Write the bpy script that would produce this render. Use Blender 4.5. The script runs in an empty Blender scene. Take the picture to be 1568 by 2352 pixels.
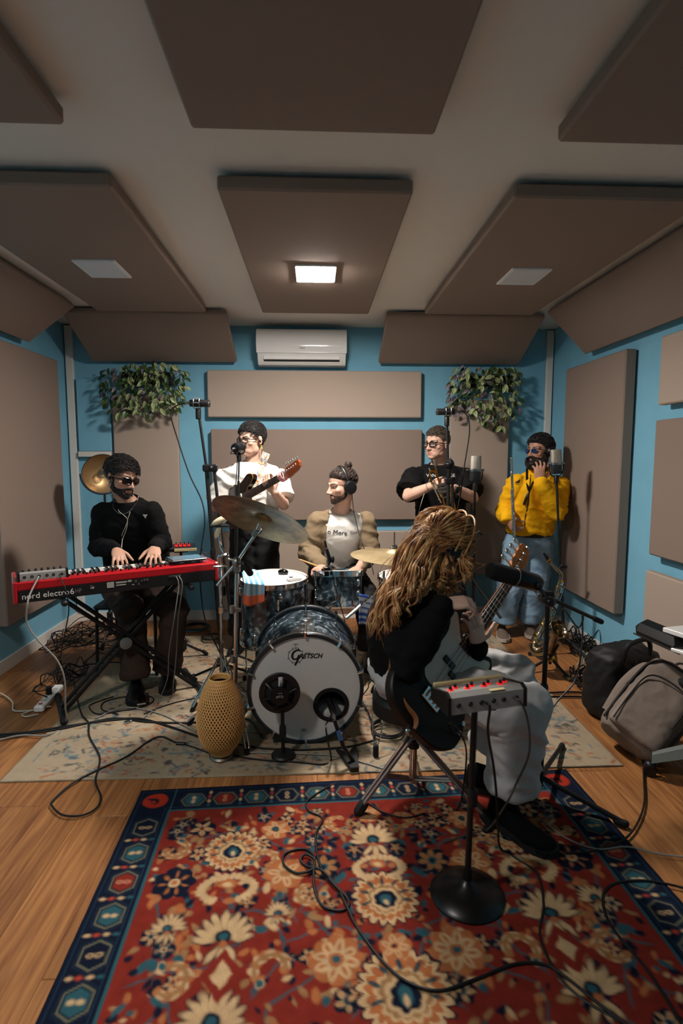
import bpy, bmesh, math, random
import numpy as np
from mathutils import Vector as V, Matrix as M, noise
from mathutils.bvhtree import BVHTree

SC = bpy.context.scene
COL = SC.collection
PI = math.pi
random.seed(7)

# ---------------------------------------------------------------- camera, world, exposure
FPX, YAW, PIT, CAMH = 1270.0, math.radians(2.66), math.radians(5.67), 1.43
cam_d = bpy.data.cameras.new('camera')
cam_d.sensor_fit = 'VERTICAL'
cam_d.sensor_height = 36.0
cam_d.sensor_width = 24.0
cam_d.lens = FPX / 2352 * 36
cam_d.clip_start = 0.05
cam_d.dof.use_dof = True
cam_d.dof.focus_distance = 3.5
cam_d.dof.aperture_fstop = 2.6
cam = bpy.data.objects.new('camera', cam_d)
cam.location = (0, 0, CAMH)
cam.rotation_euler = (PI / 2 - PIT, 0, -YAW)
COL.objects.link(cam)
SC.camera = cam
w = bpy.data.worlds.new('world')
w.use_nodes = True
w.node_tree.nodes['Background'].inputs[0].default_value = (0.5, 0.45, 0.4, 1)
w.node_tree.nodes['Background'].inputs[1].default_value = 0.05
SC.world = w
SC.view_settings.view_transform = 'Standard'
SC.view_settings.look = 'None'
SC.view_settings.exposure = 0.0
SC.view_settings.gamma = 1.0
SC.view_settings.use_curve_mapping = False
LED_MAIN, LED_NEAR = 460.0, 175.0        # radiance of the two lit ceiling LED panels

# camera axes, used once to turn a measured photo point at a known depth into metres
FW = V((math.sin(YAW) * math.cos(PIT), math.cos(YAW) * math.cos(PIT), -math.sin(PIT)))
RT = V((math.cos(YAW), -math.sin(YAW), 0))
UP = RT.cross(FW)
def at(x, y, Y):
    r = FW * FPX + RT * (x - 784) - UP * (y - 1176)
    return V((0, 0, CAMH)) + r * (Y / r.y)
def fl(x, y, z=0.0):
    r = FW * FPX + RT * (x - 784) - UP * (y - 1176)
    return V((0, 0, CAMH)) + r * ((z - CAMH) / r.z)

# ---------------------------------------------------------------- mesh helpers
def frame(d, up=V((0, 0, 1))):
    d = V(d).normalized()
    if abs(d.dot(up)) > 0.98:
        up = V((0, 1, 0))
    x = up.cross(d).normalized()
    return x, d.cross(x).normalized(), d
def axm(o, x, y, z):
    return M(((x[0], y[0], z[0], o[0]), (x[1], y[1], z[1], o[1]), (x[2], y[2], z[2], o[2]), (0, 0, 0, 1)))
def dirm(o, d, up=V((0, 0, 1))):        # local z along d
    x, y, z = frame(d, up)
    return axm(o, x, y, z)
def rotm(o, rx=0, ry=0, rz=0):
    return M.Translation(o) @ M.Rotation(rz, 4, 'Z') @ M.Rotation(ry, 4, 'Y') @ M.Rotation(rx, 4, 'X')
def spline(pts, n=8, closed=False):
    P = [V(p) for p in pts]
    N = len(P)
    out = []
    for i in range(N if closed else N - 1):
        if closed:
            p0, p1, p2, p3 = P[(i - 1) % N], P[i], P[(i + 1) % N], P[(i + 2) % N]
        else:
            p1, p2 = P[i], P[i + 1]
            p0 = P[i - 1] if i else p1 * 2 - p2
            p3 = P[i + 2] if i + 2 < N else p2 * 2 - p1
        for k in range(n):
            t = k / n
            out.append(0.5 * ((2 * p1) + (p2 - p0) * t + (2 * p0 - 5 * p1 + 4 * p2 - p3) * t * t + (3 * p1 - p0 - 3 * p2 + p3) * t ** 3))
    if not closed:
        out.append(P[-1].copy())
    return out
def lerpl(vals, n):                     # resample a list of numbers to n*(len-1)+1 values
    out = []
    for i in range(len(vals) - 1):
        for k in range(n):
            out.append(vals[i] + (vals[i + 1] - vals[i]) * k / n)
    out.append(vals[-1])
    return out

class MB:
    def __init__(s):
        s.v = []; s.f = []; s.c = None
    def add(s, vs, fs):
        o = len(s.v)
        s.v.extend(V(p) for p in vs)
        s.f.extend([tuple(i + o for i in f) for f in fs])
        return s
    def box(s, c, size, R=None, b=0.0):
        h = V(size) / 2
        b = min(b, min(h) * 0.9)
        m = (R if R else M.Identity(4))
        c = V(c)
        if b <= 0:
            vs = [c + (m.to_3x3() @ V((x * h.x, y * h.y, z * h.z))) for x in (-1, 1) for y in (-1, 1) for z in (-1, 1)]
            return s.add(vs, [(0, 1, 3, 2), (4, 6, 7, 5), (0, 4, 5, 1), (2, 3, 7, 6), (0, 2, 6, 4), (1, 5, 7, 3)])
        idx = {}
        vs = []
        for sx in (-1, 1):
            for sy in (-1, 1):
                for sz in (-1, 1):
                    sg = (sx, sy, sz)
                    for k in range(3):
                        p = V([sg[i] * (h[i] if i == k else h[i] - b) for i in range(3)])
                        idx[(sg, k)] = len(vs)
                        vs.append(c + m.to_3x3() @ p)
        fs = []
        for k in range(3):
            i, j = (k + 1) % 3, (k + 2) % 3
            for q in (-1, 1):
                def cn(a, d):
                    sg = [0, 0, 0]; sg[k] = q; sg[i] = a; sg[j] = d
                    return idx[(tuple(sg), k)]
                f = (cn(-1, -1), cn(1, -1), cn(1, 1), cn(-1, 1))
                fs.append(f if q > 0 else f[::-1])
            for qi in (-1, 1):
                for qj in (-1, 1):
                    def ce(a, ax):
                        sg = [0, 0, 0]; sg[k] = a; sg[i] = qi; sg[j] = qj
                        return idx[(tuple(sg), ax)]
                    f = (ce(-1, i), ce(1, i), ce(1, j), ce(-1, j))
                    fs.append(f if qi * qj < 0 else f[::-1])
        for sx in (-1, 1):
            for sy in (-1, 1):
                for sz in (-1, 1):
                    sg = (sx, sy, sz)
                    f = (idx[(sg, 0)], idx[(sg, 1)], idx[(sg, 2)])
                    fs.append(f if sx * sy * sz > 0 else f[::-1])
        return s.add(vs, fs)
    def rings(s, R, closed=False, caps=True):
        n = len(R[0])
        vs = [p for r in R for p in r]
        fs = []
        N = len(R)
        for i in range(N if closed else N - 1):
            a, b = i * n, ((i + 1) % N) * n
            for k in range(n):
                k2 = (k + 1) % n
                fs.append((a + k, a + k2, b + k2, b + k))
        if caps and not closed:
            fs.append(tuple(range(n - 1, -1, -1)))
            fs.append(tuple((N - 1) * n + k for k in range(n)))
        return s.add(vs, fs)
    def tube(s, pts, r, n=8, caps=True, closed=False, up=None, flat=None):
        P = [V(p) for p in pts]
        N = len(P)
        rr = list(r) if isinstance(r, list) else [r] * N
        R = []
        T = []
        for i in range(N):
            a = P[(i - 1) % N] if (closed or i) else P[0]
            b = P[(i + 1) % N] if (closed or i < N - 1) else P[-1]
            t = (b - a)
            T.append(t.normalized() if t.length > 1e-9 else V((0, 0, 1)))
        x, y, z = frame(T[0], up if up is not None else V((0, 0, 1)))
        for i in range(N):
            t = T[i]
            x = x - t * x.dot(t)
            if x.length < 1e-6:
                x = frame(t)[0]
            x.normalize()
            y = t.cross(x)
            ra = rr[i]
            rx, ry = (ra if hasattr(ra, '__len__') else (ra, ra))
            if flat:
                rx, ry = rx * flat[0], ry * flat[1]
            R.append([P[i] + x * (math.cos(2 * PI * k / n) * rx) + y * (math.sin(2 * PI * k / n) * ry) for k in range(n)])
        return s.rings(R, closed, caps)
    def cap(s, pts, r, n=12, e=4):      # tube with round ends: a tapered capsule chain
        P = [V(p) for p in pts]
        rr = list(r) if isinstance(r, list) else [r] * len(P)
        d0 = (P[0] - P[1]).normalized(); d1 = (P[-1] - P[-2]).normalized()
        r0 = rr[0] if not hasattr(rr[0], '__len__') else min(rr[0])
        r1 = rr[-1] if not hasattr(rr[-1], '__len__') else min(rr[-1])
        def sc(q, k):
            return (q[0] * k, q[1] * k) if hasattr(q, '__len__') else q * k
        pre = [(P[0] + d0 * (r0 * math.sin(a)), sc(rr[0], math.cos(a))) for a in [PI / 2 * 0.97 * (e - i) / e for i in range(e)]]
        post = [(P[-1] + d1 * (r1 * math.sin(a)), sc(rr[-1], math.cos(a))) for a in [PI / 2 * 0.97 * (i + 1) / e for i in range(e)]]
        allp = [p for p, _ in pre] + P + [p for p, _ in post]
        allr = [q for _, q in pre] + rr + [q for _, q in post]
        return s.tube(allp, allr, n)
    def lathe(s, prof, n=24, m=None, caps=True):
        m = m or M.Identity(4)
        R = [[m @ V((r * math.cos(2 * PI * k / n), r * math.sin(2 * PI * k / n), z)) for k in range(n)] for r, z in prof]
        return s.rings(R, False, caps)
    def ell(s, c, r, m=None, n=16, k=10):
        prof = [(math.sin(PI * i / k), -math.cos(PI * i / k)) for i in range(k + 1)]
        prof[0] = (0.01, -1); prof[-1] = (0.01, 1)
        mm = M.Translation(c) @ (m.to_3x3().to_4x4() if m else M.Identity(4)) @ M.Diagonal(V((r[0], r[1], r[2], 1)))
        return s.lathe(prof, n, mm)
    def prism(s, poly, z0, z1, m=None, bevel=0.0):
        m = m or M.Identity(4)
        n = len(poly)
        cx = sum(p[0] for p in poly) / n; cy = sum(p[1] for p in poly) / n
        def sh(p):
            if not bevel:
                return p
            d = V((cx - p[0], cy - p[1]))
            d = d.normalized() * bevel if d.length else d
            return (p[0] + d.x, p[1] + d.y)
        lev = [(z0, False), (z1, False)] if not bevel else [(z0, True), (z0 + bevel, False), (z1 - bevel, False), (z1, True)]
        R = [[m @ V(((sh(p) if q else p)[0], (sh(p) if q else p)[1], z)) for p in poly] for z, q in lev]
        return s.rings(R)
    def torus(s, m, R, r, n=24, k=8, a0=0, a1=2 * PI):
        full = abs(a1 - a0 - 2 * PI) < 1e-6
        N = n if full else n + 1
        pts = [m @ V((R * math.cos(a0 + (a1 - a0) * i / n), R * math.sin(a0 + (a1 - a0) * i / n), 0)) for i in range(N)]
        return s.tube(pts, r, k, closed=full, up=(m.to_3x3() @ V((0, 0, 1))))
    def xf(s, m):
        s.v = [m @ p for p in s.v]
        return s
    def mesh(s, name, sharp=35, recalc=True, off=None):
        me = bpy.data.meshes.new(name)
        o = off if off is not None else V((0, 0, 0))
        me.from_pydata([tuple(p - o) for p in s.v], [], s.f)
        if recalc:
            bm = bmesh.new(); bm.from_mesh(me)
            bmesh.ops.recalc_face_normals(bm, faces=bm.faces)
            bm.to_mesh(me); bm.free()
        me.shade_smooth()
        if sharp is not None:
            me.set_sharp_from_angle(angle=math.radians(sharp))
        return me

def tag(o, label=None, cat=None, group=None, kind=None):
    if label: o['label'] = label
    if cat: o['category'] = cat
    if group: o['group'] = group
    if kind: o['kind'] = kind
    return o
def thing(name, label, cat, loc, group=None):
    o = bpy.data.objects.new(name, None)
    o.empty_display_size = 0.1
    o.location = loc
    COL.objects.link(o)
    return tag(o, label, cat, group)
def top_of(o):
    while o.parent: o = o.parent
    return o
def link(name, me, parent=None, m=None):
    o = bpy.data.objects.new(name, me)
    COL.objects.link(o)
    if m is not None and not me.materials:
        me.materials.append(m)
    if parent: o.parent = parent
    return o
KEEP1 = ('print', 'lettering', 'logo', 'hair', 'beard', 'tangle', 'string_wrap', 'sticker')
def clusters(mb):                       # separate pieces of a mesh whose boxes do not touch
    n = len(mb.v); par = list(range(n))
    def find(a):
        while par[a] != a:
            par[a] = par[par[a]]; a = par[a]
        return a
    for f in mb.f:
        r = find(f[0])
        for i in f[1:]: par[find(i)] = r
    grp = {}
    for i in range(n): grp.setdefault(find(i), []).append(i)
    bx = []
    for ids in grp.values():
        a = [min(mb.v[i][k] for i in ids) - .0015 for k in range(3)]; b = [max(mb.v[i][k] for i in ids) + .0015 for k in range(3)]
        bx.append([set(ids), a, b])
    merged = True
    while merged:
        merged = False
        for i in range(len(bx)):
            for j in range(i + 1, len(bx)):
                if all(bx[i][1][k] <= bx[j][2][k] and bx[j][1][k] <= bx[i][2][k] for k in range(3)):
                    bx[i] = [bx[i][0] | bx[j][0], [min(p, q) for p, q in zip(bx[i][1], bx[j][1])], [max(p, q) for p, q in zip(bx[i][2], bx[j][2])]]
                    bx.pop(j); merged = True
                    break
            if merged: break
    return [b[0] for b in bx]
def part(root, name, mb, m, sharp=35, label=None, kind=None, recalc=True):
    if len(mb.v) < 2600 and not any(k in name for k in KEEP1):
        cl = clusters(mb)
        if len(cl) > 1:
            out = None
            for ids in cl:
                q = MB(); mp = {}
                for i in sorted(ids): mp[i] = len(q.v); q.v.append(mb.v[i])
                q.f = [tuple(mp[i] for i in f) for f in mb.f if f[0] in ids]
                o = link(name, q.mesh(name, sharp, recalc, V(top_of(root).location)), root, m)
                out = out or tag(o, label, None, None, kind)
            return out
    me = mb.mesh(name, sharp, recalc, V(top_of(root).location))
    return tag(link(name, me, root, m), label, None, None, kind)
def single(name, mb, m, label=None, cat=None, group=None, kind=None, sharp=35, recalc=True):
    xs = [p.x for p in mb.v]; ys = [p.y for p in mb.v]; zs = [p.z for p in mb.v]
    b = V(((min(xs) + max(xs)) / 2, (min(ys) + max(ys)) / 2, min(zs)))
    o = link(name, mb.mesh(name, sharp, recalc, b), None, m)
    o.location = b
    return tag(o, label, cat, group, kind)
def struct(name, mb, m, sharp=35):
    return single(name, mb, m, kind='structure', sharp=sharp)
def part_mesh(root, name, me, m, label=None):     # mesh already in world coordinates
    me.transform(M.Translation(-V(top_of(root).location)))
    me.name = name
    return tag(link(name, me, root, m), label)
def text_mb(txt, size, m, depth=0.0008, align='CENTER', sx=1.0, bold=0.0):   # flat lettering; local x right, y up, z out
    cu = bpy.data.curves.new('lettering', 'FONT')
    cu.body = txt; cu.size = size; cu.align_x = align; cu.align_y = 'CENTER'
    cu.extrude = depth / 2; cu.resolution_u = 3; cu.offset = bold
    ob = bpy.data.objects.new('lettering', cu)
    COL.objects.link(ob)
    dg = bpy.context.evaluated_depsgraph_get()
    me = bpy.data.meshes.new_from_object(ob.evaluated_get(dg))
    mb = MB()
    mb.add([m @ V((v.co.x * sx, v.co.y, v.co.z)) for v in me.vertices], [tuple(p.vertices) for p in me.polygons])
    bpy.data.objects.remove(ob); bpy.data.curves.remove(cu); bpy.data.meshes.remove(me)
    return mb
def remesh(mb, vox, smooth=3, fac=0.5):
    me = mb.mesh('tmp', None, True)
    ob = bpy.data.objects.new('tmp', me)
    COL.objects.link(ob)
    md = ob.modifiers.new('r', 'REMESH'); md.mode = 'VOXEL'; md.voxel_size = vox
    if smooth:
        sm = ob.modifiers.new('s', 'SMOOTH'); sm.iterations = smooth; sm.factor = fac
    dg = bpy.context.evaluated_depsgraph_get()
    out = bpy.data.meshes.new_from_object(ob.evaluated_get(dg))
    bpy.data.objects.remove(ob); bpy.data.meshes.remove(me)
    out.shade_smooth()
    return out

# ---------------------------------------------------------------- materials
def lin(c):
    if isinstance(c, str):
        c = c.lstrip('#')
        c = [int(c[i:i + 2], 16) / 255 for i in (0, 2, 4)]
    return tuple((x / 12.92 if x <= 0.04045 else ((x + 0.055) / 1.055) ** 2.4) for x in c)
MATS = {}
def mat(name, col, rough=0.6, metal=0.0, var=0.0, vscale=8.0, bump=0.0, bscale=200.0, spec=0.5, emit=None, estr=0.0,
        attr=None, aniso=None, coat=0.0, sheen=0.0, trans=0.0, ior=1.45, alpha=1.0, col2=None, detail=4.0):
    if name in MATS: return MATS[name]
    m = bpy.data.materials.new(name); m.use_nodes = True
    nt = m.node_tree; N = nt.nodes; L = nt.links
    p = N['Principled BSDF']
    c = (*lin(col), 1)
    p.inputs['Base Color'].default_value = c
    p.inputs['Roughness'].default_value = rough
    p.inputs['Metallic'].default_value = metal
    p.inputs['Specular IOR Level'].default_value = spec
    p.inputs['Coat Weight'].default_value = coat
    p.inputs['Sheen Weight'].default_value = sheen
    p.inputs['Transmission Weight'].default_value = trans
    p.inputs['IOR'].default_value = ior
    p.inputs['Alpha'].default_value = alpha
    if emit:
        p.inputs['Emission Color'].default_value = (*lin(emit), 1)
        p.inputs['Emission Strength'].default_value = estr
    m.diffuse_color = c
    src = None
    if attr:
        a = N.new('ShaderNodeAttribute'); a.attribute_name = attr
        L.new(a.outputs['Color'], p.inputs['Base Color']); src = a.outputs['Color']
    tc = None
    def coords(sc):
        nonlocal tc
        if tc is None: tc = N.new('ShaderNodeTexCoord')
        mp = N.new('ShaderNodeMapping')
        if aniso: mp.inputs['Scale'].default_value = aniso
        L.new(tc.outputs['Object'], mp.inputs['Vector'])
        nz = N.new('ShaderNodeTexNoise'); nz.inputs['Scale'].default_value = sc; nz.inputs['Detail'].default_value = detail
        L.new(mp.outputs[0], nz.inputs['Vector'])
        return nz
    if var or col2:
        nz = coords(vscale)
        mx = N.new('ShaderNodeMix'); mx.data_type = 'RGBA'; mx.blend_type = 'MIX' if col2 else 'OVERLAY'
        if col2:
            rmp = N.new('ShaderNodeMapRange'); rmp.inputs[1].default_value = 0.35; rmp.inputs[2].default_value = 0.65
            L.new(nz.outputs['Fac'], rmp.inputs[0]); L.new(rmp.outputs[0], mx.inputs['Factor'])
            mx.inputs['B'].default_value = (*lin(col2), 1)
        else:
            mx.inputs['Factor'].default_value = var
            L.new(nz.outputs['Fac'], mx.inputs['B'])
        if src: L.new(src, mx.inputs['A'])
        else: mx.inputs['A'].default_value = c
        L.new(mx.outputs['Result'], p.inputs['Base Color'])
    if bump:
        nz = coords(bscale)
        b = N.new('ShaderNodeBump'); b.inputs['Strength'].default_value = bump; b.inputs['Distance'].default_value = 0.004
        L.new(nz.outputs['Fac'], b.inputs['Height']); L.new(b.outputs[0], p.inputs['Normal'])
    MATS[name] = m
    return m

BLACK = mat('matte black metal', '#0b0b0c', 0.5, 0.0, bump=0.05, bscale=300)
RUBBER = mat('black rubber', '#0c0c0c', 0.8)
PLASTIC = mat('black plastic', '#101012', 0.4)
CHROME = mat('chrome', '#d8d8d8', 0.12, 1.0)
STEEL = mat('brushed steel', '#9a9a98', 0.32, 1.0, var=0.3, vscale=40)
WHITEP = mat('white plastic', '#e4e2de', 0.35)
FABRIC = mat('taupe acoustic fabric', '#917f73', 0.95, var=0.25, vscale=900, bump=0.5, bscale=900, spec=0.15)
FABRIC_L = mat('light taupe acoustic fabric', '#b3a192', 0.95, var=0.25, vscale=900, bump=0.5, bscale=900, spec=0.15)
CABLE = mat('black cable', '#0a0a0b', 0.55)
GREYCABLE = mat('grey cable', '#8d8a84', 0.55)

# ---------------------------------------------------------------- the room
XL, XR, YB, YF, CZ = -2.09, 2.07, 4.83, -1.6, 2.53
BLUE = mat('blue wall paint', '#79b3cb', 0.75, var=0.12, vscale=6, bump=0.08, bscale=500, spec=0.3)
CEIL = mat('white ceiling paint', '#dcd6cd', 0.9, bump=0.05, bscale=300, spec=0.2)
TRIM = mat('white trim paint', '#d9d4cb', 0.55, bump=0.03)
def wallbox(name, a, b, m):
    c = (V(a) + V(b)) / 2
    s = [abs(x - y) for x, y in zip(a, b)]
    return struct(name, MB().box(c, s), m)
wallbox('wall_back', (XL - .1, YB, 0), (XR + .1, YB + .1, CZ), BLUE)
wallbox('wall_left', (XL - .1, YF, 0), (XL, YB, CZ), BLUE)
wallbox('wall_right', (XR, YF, 0), (XR + .1, YB, CZ), BLUE)
wallbox('wall_front', (XL - .1, YF - .1, 0), (XR + .1, YF, CZ), BLUE)
wallbox('ceiling', (XL - .1, YF - .1, CZ), (XR + .1, YB + .1, CZ + .08), CEIL)
wallbox('baseboard_back', (XL, YB - .014, 0), (XR, YB, .085), TRIM)
wallbox('baseboard_left', (XL, YF, 0), (XL + .014, YB - .014, .085), TRIM)
wallbox('baseboard_right', (XR - .014, YF, 0), (XR, YB - .014, .085), TRIM)
struct('trim_1', MB().box((-2.045, YB - .016, 1.30), (.062, .03, 2.43), b=.004), TRIM)
struct('trim_2', MB().box((2.03, YB - .016, 1.30), (.055, .03, 2.43), b=.004), TRIM)

# floor of separate boards, each with its own tone and grain
def wood_mat(name):
    m = bpy.data.materials.new(name); m.use_nodes = True
    N, L = m.node_tree.nodes, m.node_tree.links
    p = N['Principled BSDF']; p.inputs['Roughness'].default_value = 0.42; p.inputs['Specular IOR Level'].default_value = 0.4
    tc = N.new('ShaderNodeTexCoord'); oi = N.new('ShaderNodeObjectInfo')
    ad = N.new('ShaderNodeVectorMath'); ad.operation = 'MULTIPLY_ADD'
    cx = N.new('ShaderNodeCombineXYZ')
    for k in range(3): L.new(oi.outputs['Random'], cx.inputs[k])
    ad.inputs[1].default_value = (13, 7, 5)
    L.new(cx.outputs[0], ad.inputs[0]); L.new(tc.outputs['Object'], ad.inputs[2])
    mp = N.new('ShaderNodeMapping'); mp.inputs['Scale'].default_value = (1, 0.05, 1)
    L.new(ad.outputs[0], mp.inputs['Vector'])
    n1 = N.new('ShaderNodeTexNoise'); n1.inputs['Scale'].default_value = 60; n1.inputs['Detail'].default_value = 6; n1.inputs['Distortion'].default_value = 0.6
    L.new(mp.outputs[0], n1.inputs['Vector'])
    r = N.new('ShaderNodeValToRGB')
    r.color_ramp.elements[0].position = 0.3; r.color_ramp.elements[0].color = (*lin('#7a4a2a'), 1)
    r.color_ramp.elements[1].position = 0.72; r.color_ramp.elements[1].color = (*lin('#b37c48'), 1)
    L.new(n1.outputs['Fac'], r.inputs[0])
    hs = N.new('ShaderNodeHueSaturation')
    mr = N.new('ShaderNodeMapRange'); mr.inputs[3].default_value = 0.82; mr.inputs[4].default_value = 1.12
    L.new(oi.outputs['Random'], mr.inputs[0]); L.new(mr.outputs[0], hs.inputs['Value']); L.new(r.outputs[0], hs.inputs['Color'])
    L.new(hs.outputs[0], p.inputs['Base Color'])
    b = N.new('ShaderNodeBump'); b.inputs['Strength'].default_value = 0.12; b.inputs['Distance'].default_value = 0.002
    L.new(n1.outputs['Fac'], b.inputs['Height']); L.new(b.outputs[0], p.inputs['Normal'])
    return m
WOOD = wood_mat('oak floorboard')
floor = struct('floor', MB().box((0, (YB + YF) / 2, -.06), (XR - XL + .2, YB - YF + .2, .1)), mat('floor underlay', '#4a3018', 0.8))
PWD, PLN = 0.19, 1.32
pm = MB().box((0, 0, 0), (PWD - .0012, PLN - .0012, .012), b=.0012).mesh('plank')
pm.materials.append(WOOD)
rows = int(math.ceil((XR - XL) / PWD))
for i in range(rows):
    x = XL + PWD * (i + .5)
    y = YF - ((i * 0.53) % 1) * PLN + PLN / 2
    while y - PLN / 2 < YB:
        if y + PLN / 2 > YF + .01:
            o = link('plank', pm, floor)
            cy0 = max(y - PLN / 2, YF); cy1 = min(y + PLN / 2, YB)
            wx = min(PWD, XR - (x - PWD / 2))
            o.location = V((x - PWD / 2 + wx / 2, (cy0 + cy1) / 2, -.006)) - V(floor.location)
            o.scale = (wx / PWD, (cy1 - cy0) / PLN, 1)
        y += PLN

# acoustic panels
def apanel(c, size, label, R=None, group=None, m_=None):
    mb = MB().box((0, 0, 0), size, b=.008)
    m = M.Translation(c) @ (R if R else M.Identity(4))
    o = link('acoustic_panel', mb.mesh('acoustic_panel'), None, m_ or FABRIC)
    o.matrix_world = m
    return tag(o, label, 'panel', group)
PT = .055
zc = 2.452 + PT / 2 + .004
for nm, x, w_, y0, y1, lab in [
    ('ml', -1.155, .76, 2.26, 4.10, 'taupe ceiling panel over the keyboard player with an unlit square light'),
    ('mc', 0.005, .76, 2.26, 4.10, 'taupe ceiling panel in the middle carrying the lit square light'),
    ('mr', 1.185, .79, 2.27, 4.08, 'taupe ceiling panel over the right-hand players with an unlit square light'),
    ('nl', -1.155, .76, .03, 1.87, 'taupe ceiling panel cut off at the upper left corner of the picture'),
    ('nc', 0.0, .77, .03, 1.87, 'large dark taupe ceiling panel at the top centre of the picture'),
    ('nr', 1.185, .78, .03, 1.89, 'taupe ceiling panel cut off at the upper right corner of the picture')]:
    apanel((x, (y0 + y1) / 2, zc), (w_, y1 - y0, PT), lab)
WT = .055
def wpanel(x0, x1, z0, z1, lab, t=WT, gap=0.0, m_=None):
    apanel(((x0 + x1) / 2, YB - gap - t / 2 - .001, (z0 + z1) / 2), (x1 - x0, t, z1 - z0), lab, m_=m_)
wpanel(-.905, .905, 1.765, 2.155, 'pale wide taupe panel directly under the air conditioner', gap=.02, m_=FABRIC_L)
wpanel(-.885, .915, .885, 1.665, 'big wide taupe panel behind the guitarist and the drummer', gap=.02)
wpanel(-.885, .905, .09, .785, 'taupe panel low on the back wall behind the drummer', gap=.0, m_=FABRIC_L)
wpanel(-1.70, -1.16, .14, 1.95, 'tall taupe panel behind the keyboard player under the left plant', gap=.0, m_=FABRIC_L)
wpanel(1.16, 1.68, .39, 1.92, 'tall taupe panel behind the trumpet player under the right plant', gap=.0, m_=FABRIC_L)
def spanel(side, y0, y1, z0, z1, lab, t=.075, gap=0.012, m_=None):
    x = (XL + gap + t / 2) if side < 0 else (XR - gap - t / 2)
    apanel((x, (y0 + y1) / 2, (z0 + z1) / 2), (t, y1 - y0, z1 - z0), lab, m_=m_)
spanel(-1, 3.60, 4.50, .33, 2.18, 'big tall taupe panel on the left wall behind the keyboard')
spanel(1, 3.53, 4.38, .38, 2.12, 'tall taupe panel on the right wall behind the man in yellow')
spanel(1, 2.1, 3.18, 1.73, 2.12, 'uppermost taupe panel of three at the right edge of the picture', gap=.03, t=.05, m_=FABRIC_L)
spanel(1, 2.1, 3.19, .85, 1.645, 'middle taupe panel of three at the right edge of the picture', gap=.03, t=.05)
spanel(1, 2.1, 3.21, .05, .75, 'lowest taupe panel of three on the right wall behind the bags', gap=.03, t=.05, m_=FABRIC_L)
def slant(a0, a1, b1, b0, lab, t=.045):             # a slab between a top edge on the ceiling and a bottom edge on the wall
    a0, a1, b0, b1 = map(V, (a0, a1, b0, b1))
    x = (a1 - a0).normalized(); y = ((b0 + b1) / 2 - (a0 + a1) / 2).normalized(); z = x.cross(y).normalized()
    y = z.cross(x)
    c = (a0 + a1 + b0 + b1) / 4
    apanel(c, ((a1 - a0).length, ((b0 + b1) / 2 - (a0 + a1) / 2).length, t), lab, axm((0, 0, 0), x, y, z))
slant((-1.84, 4.24, 2.50), (-.655, 4.24, 2.50), (-.655, 4.77, 2.235), (-1.84, 4.77, 2.235), 'slanted taupe panel in the ceiling corner above the left plant')
slant((.535, 4.24, 2.50), (1.74, 4.24, 2.50), (1.74, 4.77, 2.235), (.535, 4.77, 2.235), 'slanted taupe panel in the ceiling corner above the right plant')
slant((-1.70, 2.55, 2.50), (-1.70, 4.10, 2.50), (-2.03, 4.10, 2.25), (-2.03, 2.55, 2.25), 'slanted taupe panel along the left wall under the ceiling')
slant((1.71, 4.10, 2.50), (1.71, 2.35, 2.50), (2.01, 2.35, 2.20), (2.01, 4.10, 2.20), 'slanted taupe panel along the right wall under the ceiling')

# ceiling LED panels
DIFF_OFF = mat('unlit light diffuser', '#cfd2d6', 0.5)
def led(x, y, lab, power=0.0, wd=.205, ln=.255):
    t = thing('ceiling_light', lab, 'light', (x, y, 2.4555), 'square ceiling lights')
    z = 2.451
    fm = MB()
    for sx in (-1, 1):
        fm.box((x + sx * (wd / 2 + .004), y, z), (.010, ln + .016, .010), b=.001)
        fm.box((x, y + sx * (ln / 2 + .004), z), (wd, .010, .010), b=.001)
    part(t, 'frame', fm, WHITEP)
    m = DIFF_OFF if not power else mat('lit light diffuser %g' % power, '#ffffff', 0.5, emit='#fff7f0', estr=power)
    part(t, 'diffuser', MB().box((x, y, z - .003), (wd - .002, ln - .002, .010), b=.002), m)
led(.005, 3.215, 'lit square light glowing in the middle ceiling panel', LED_MAIN)
led(-1.155, 3.19, 'unlit square light in the ceiling panel above the keyboard')
led(1.185, 3.21, 'unlit square light in the ceiling panel above the man in yellow')
led(-1.155, .95, 'dimmed square light in the near left ceiling panel', LED_NEAR)
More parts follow.
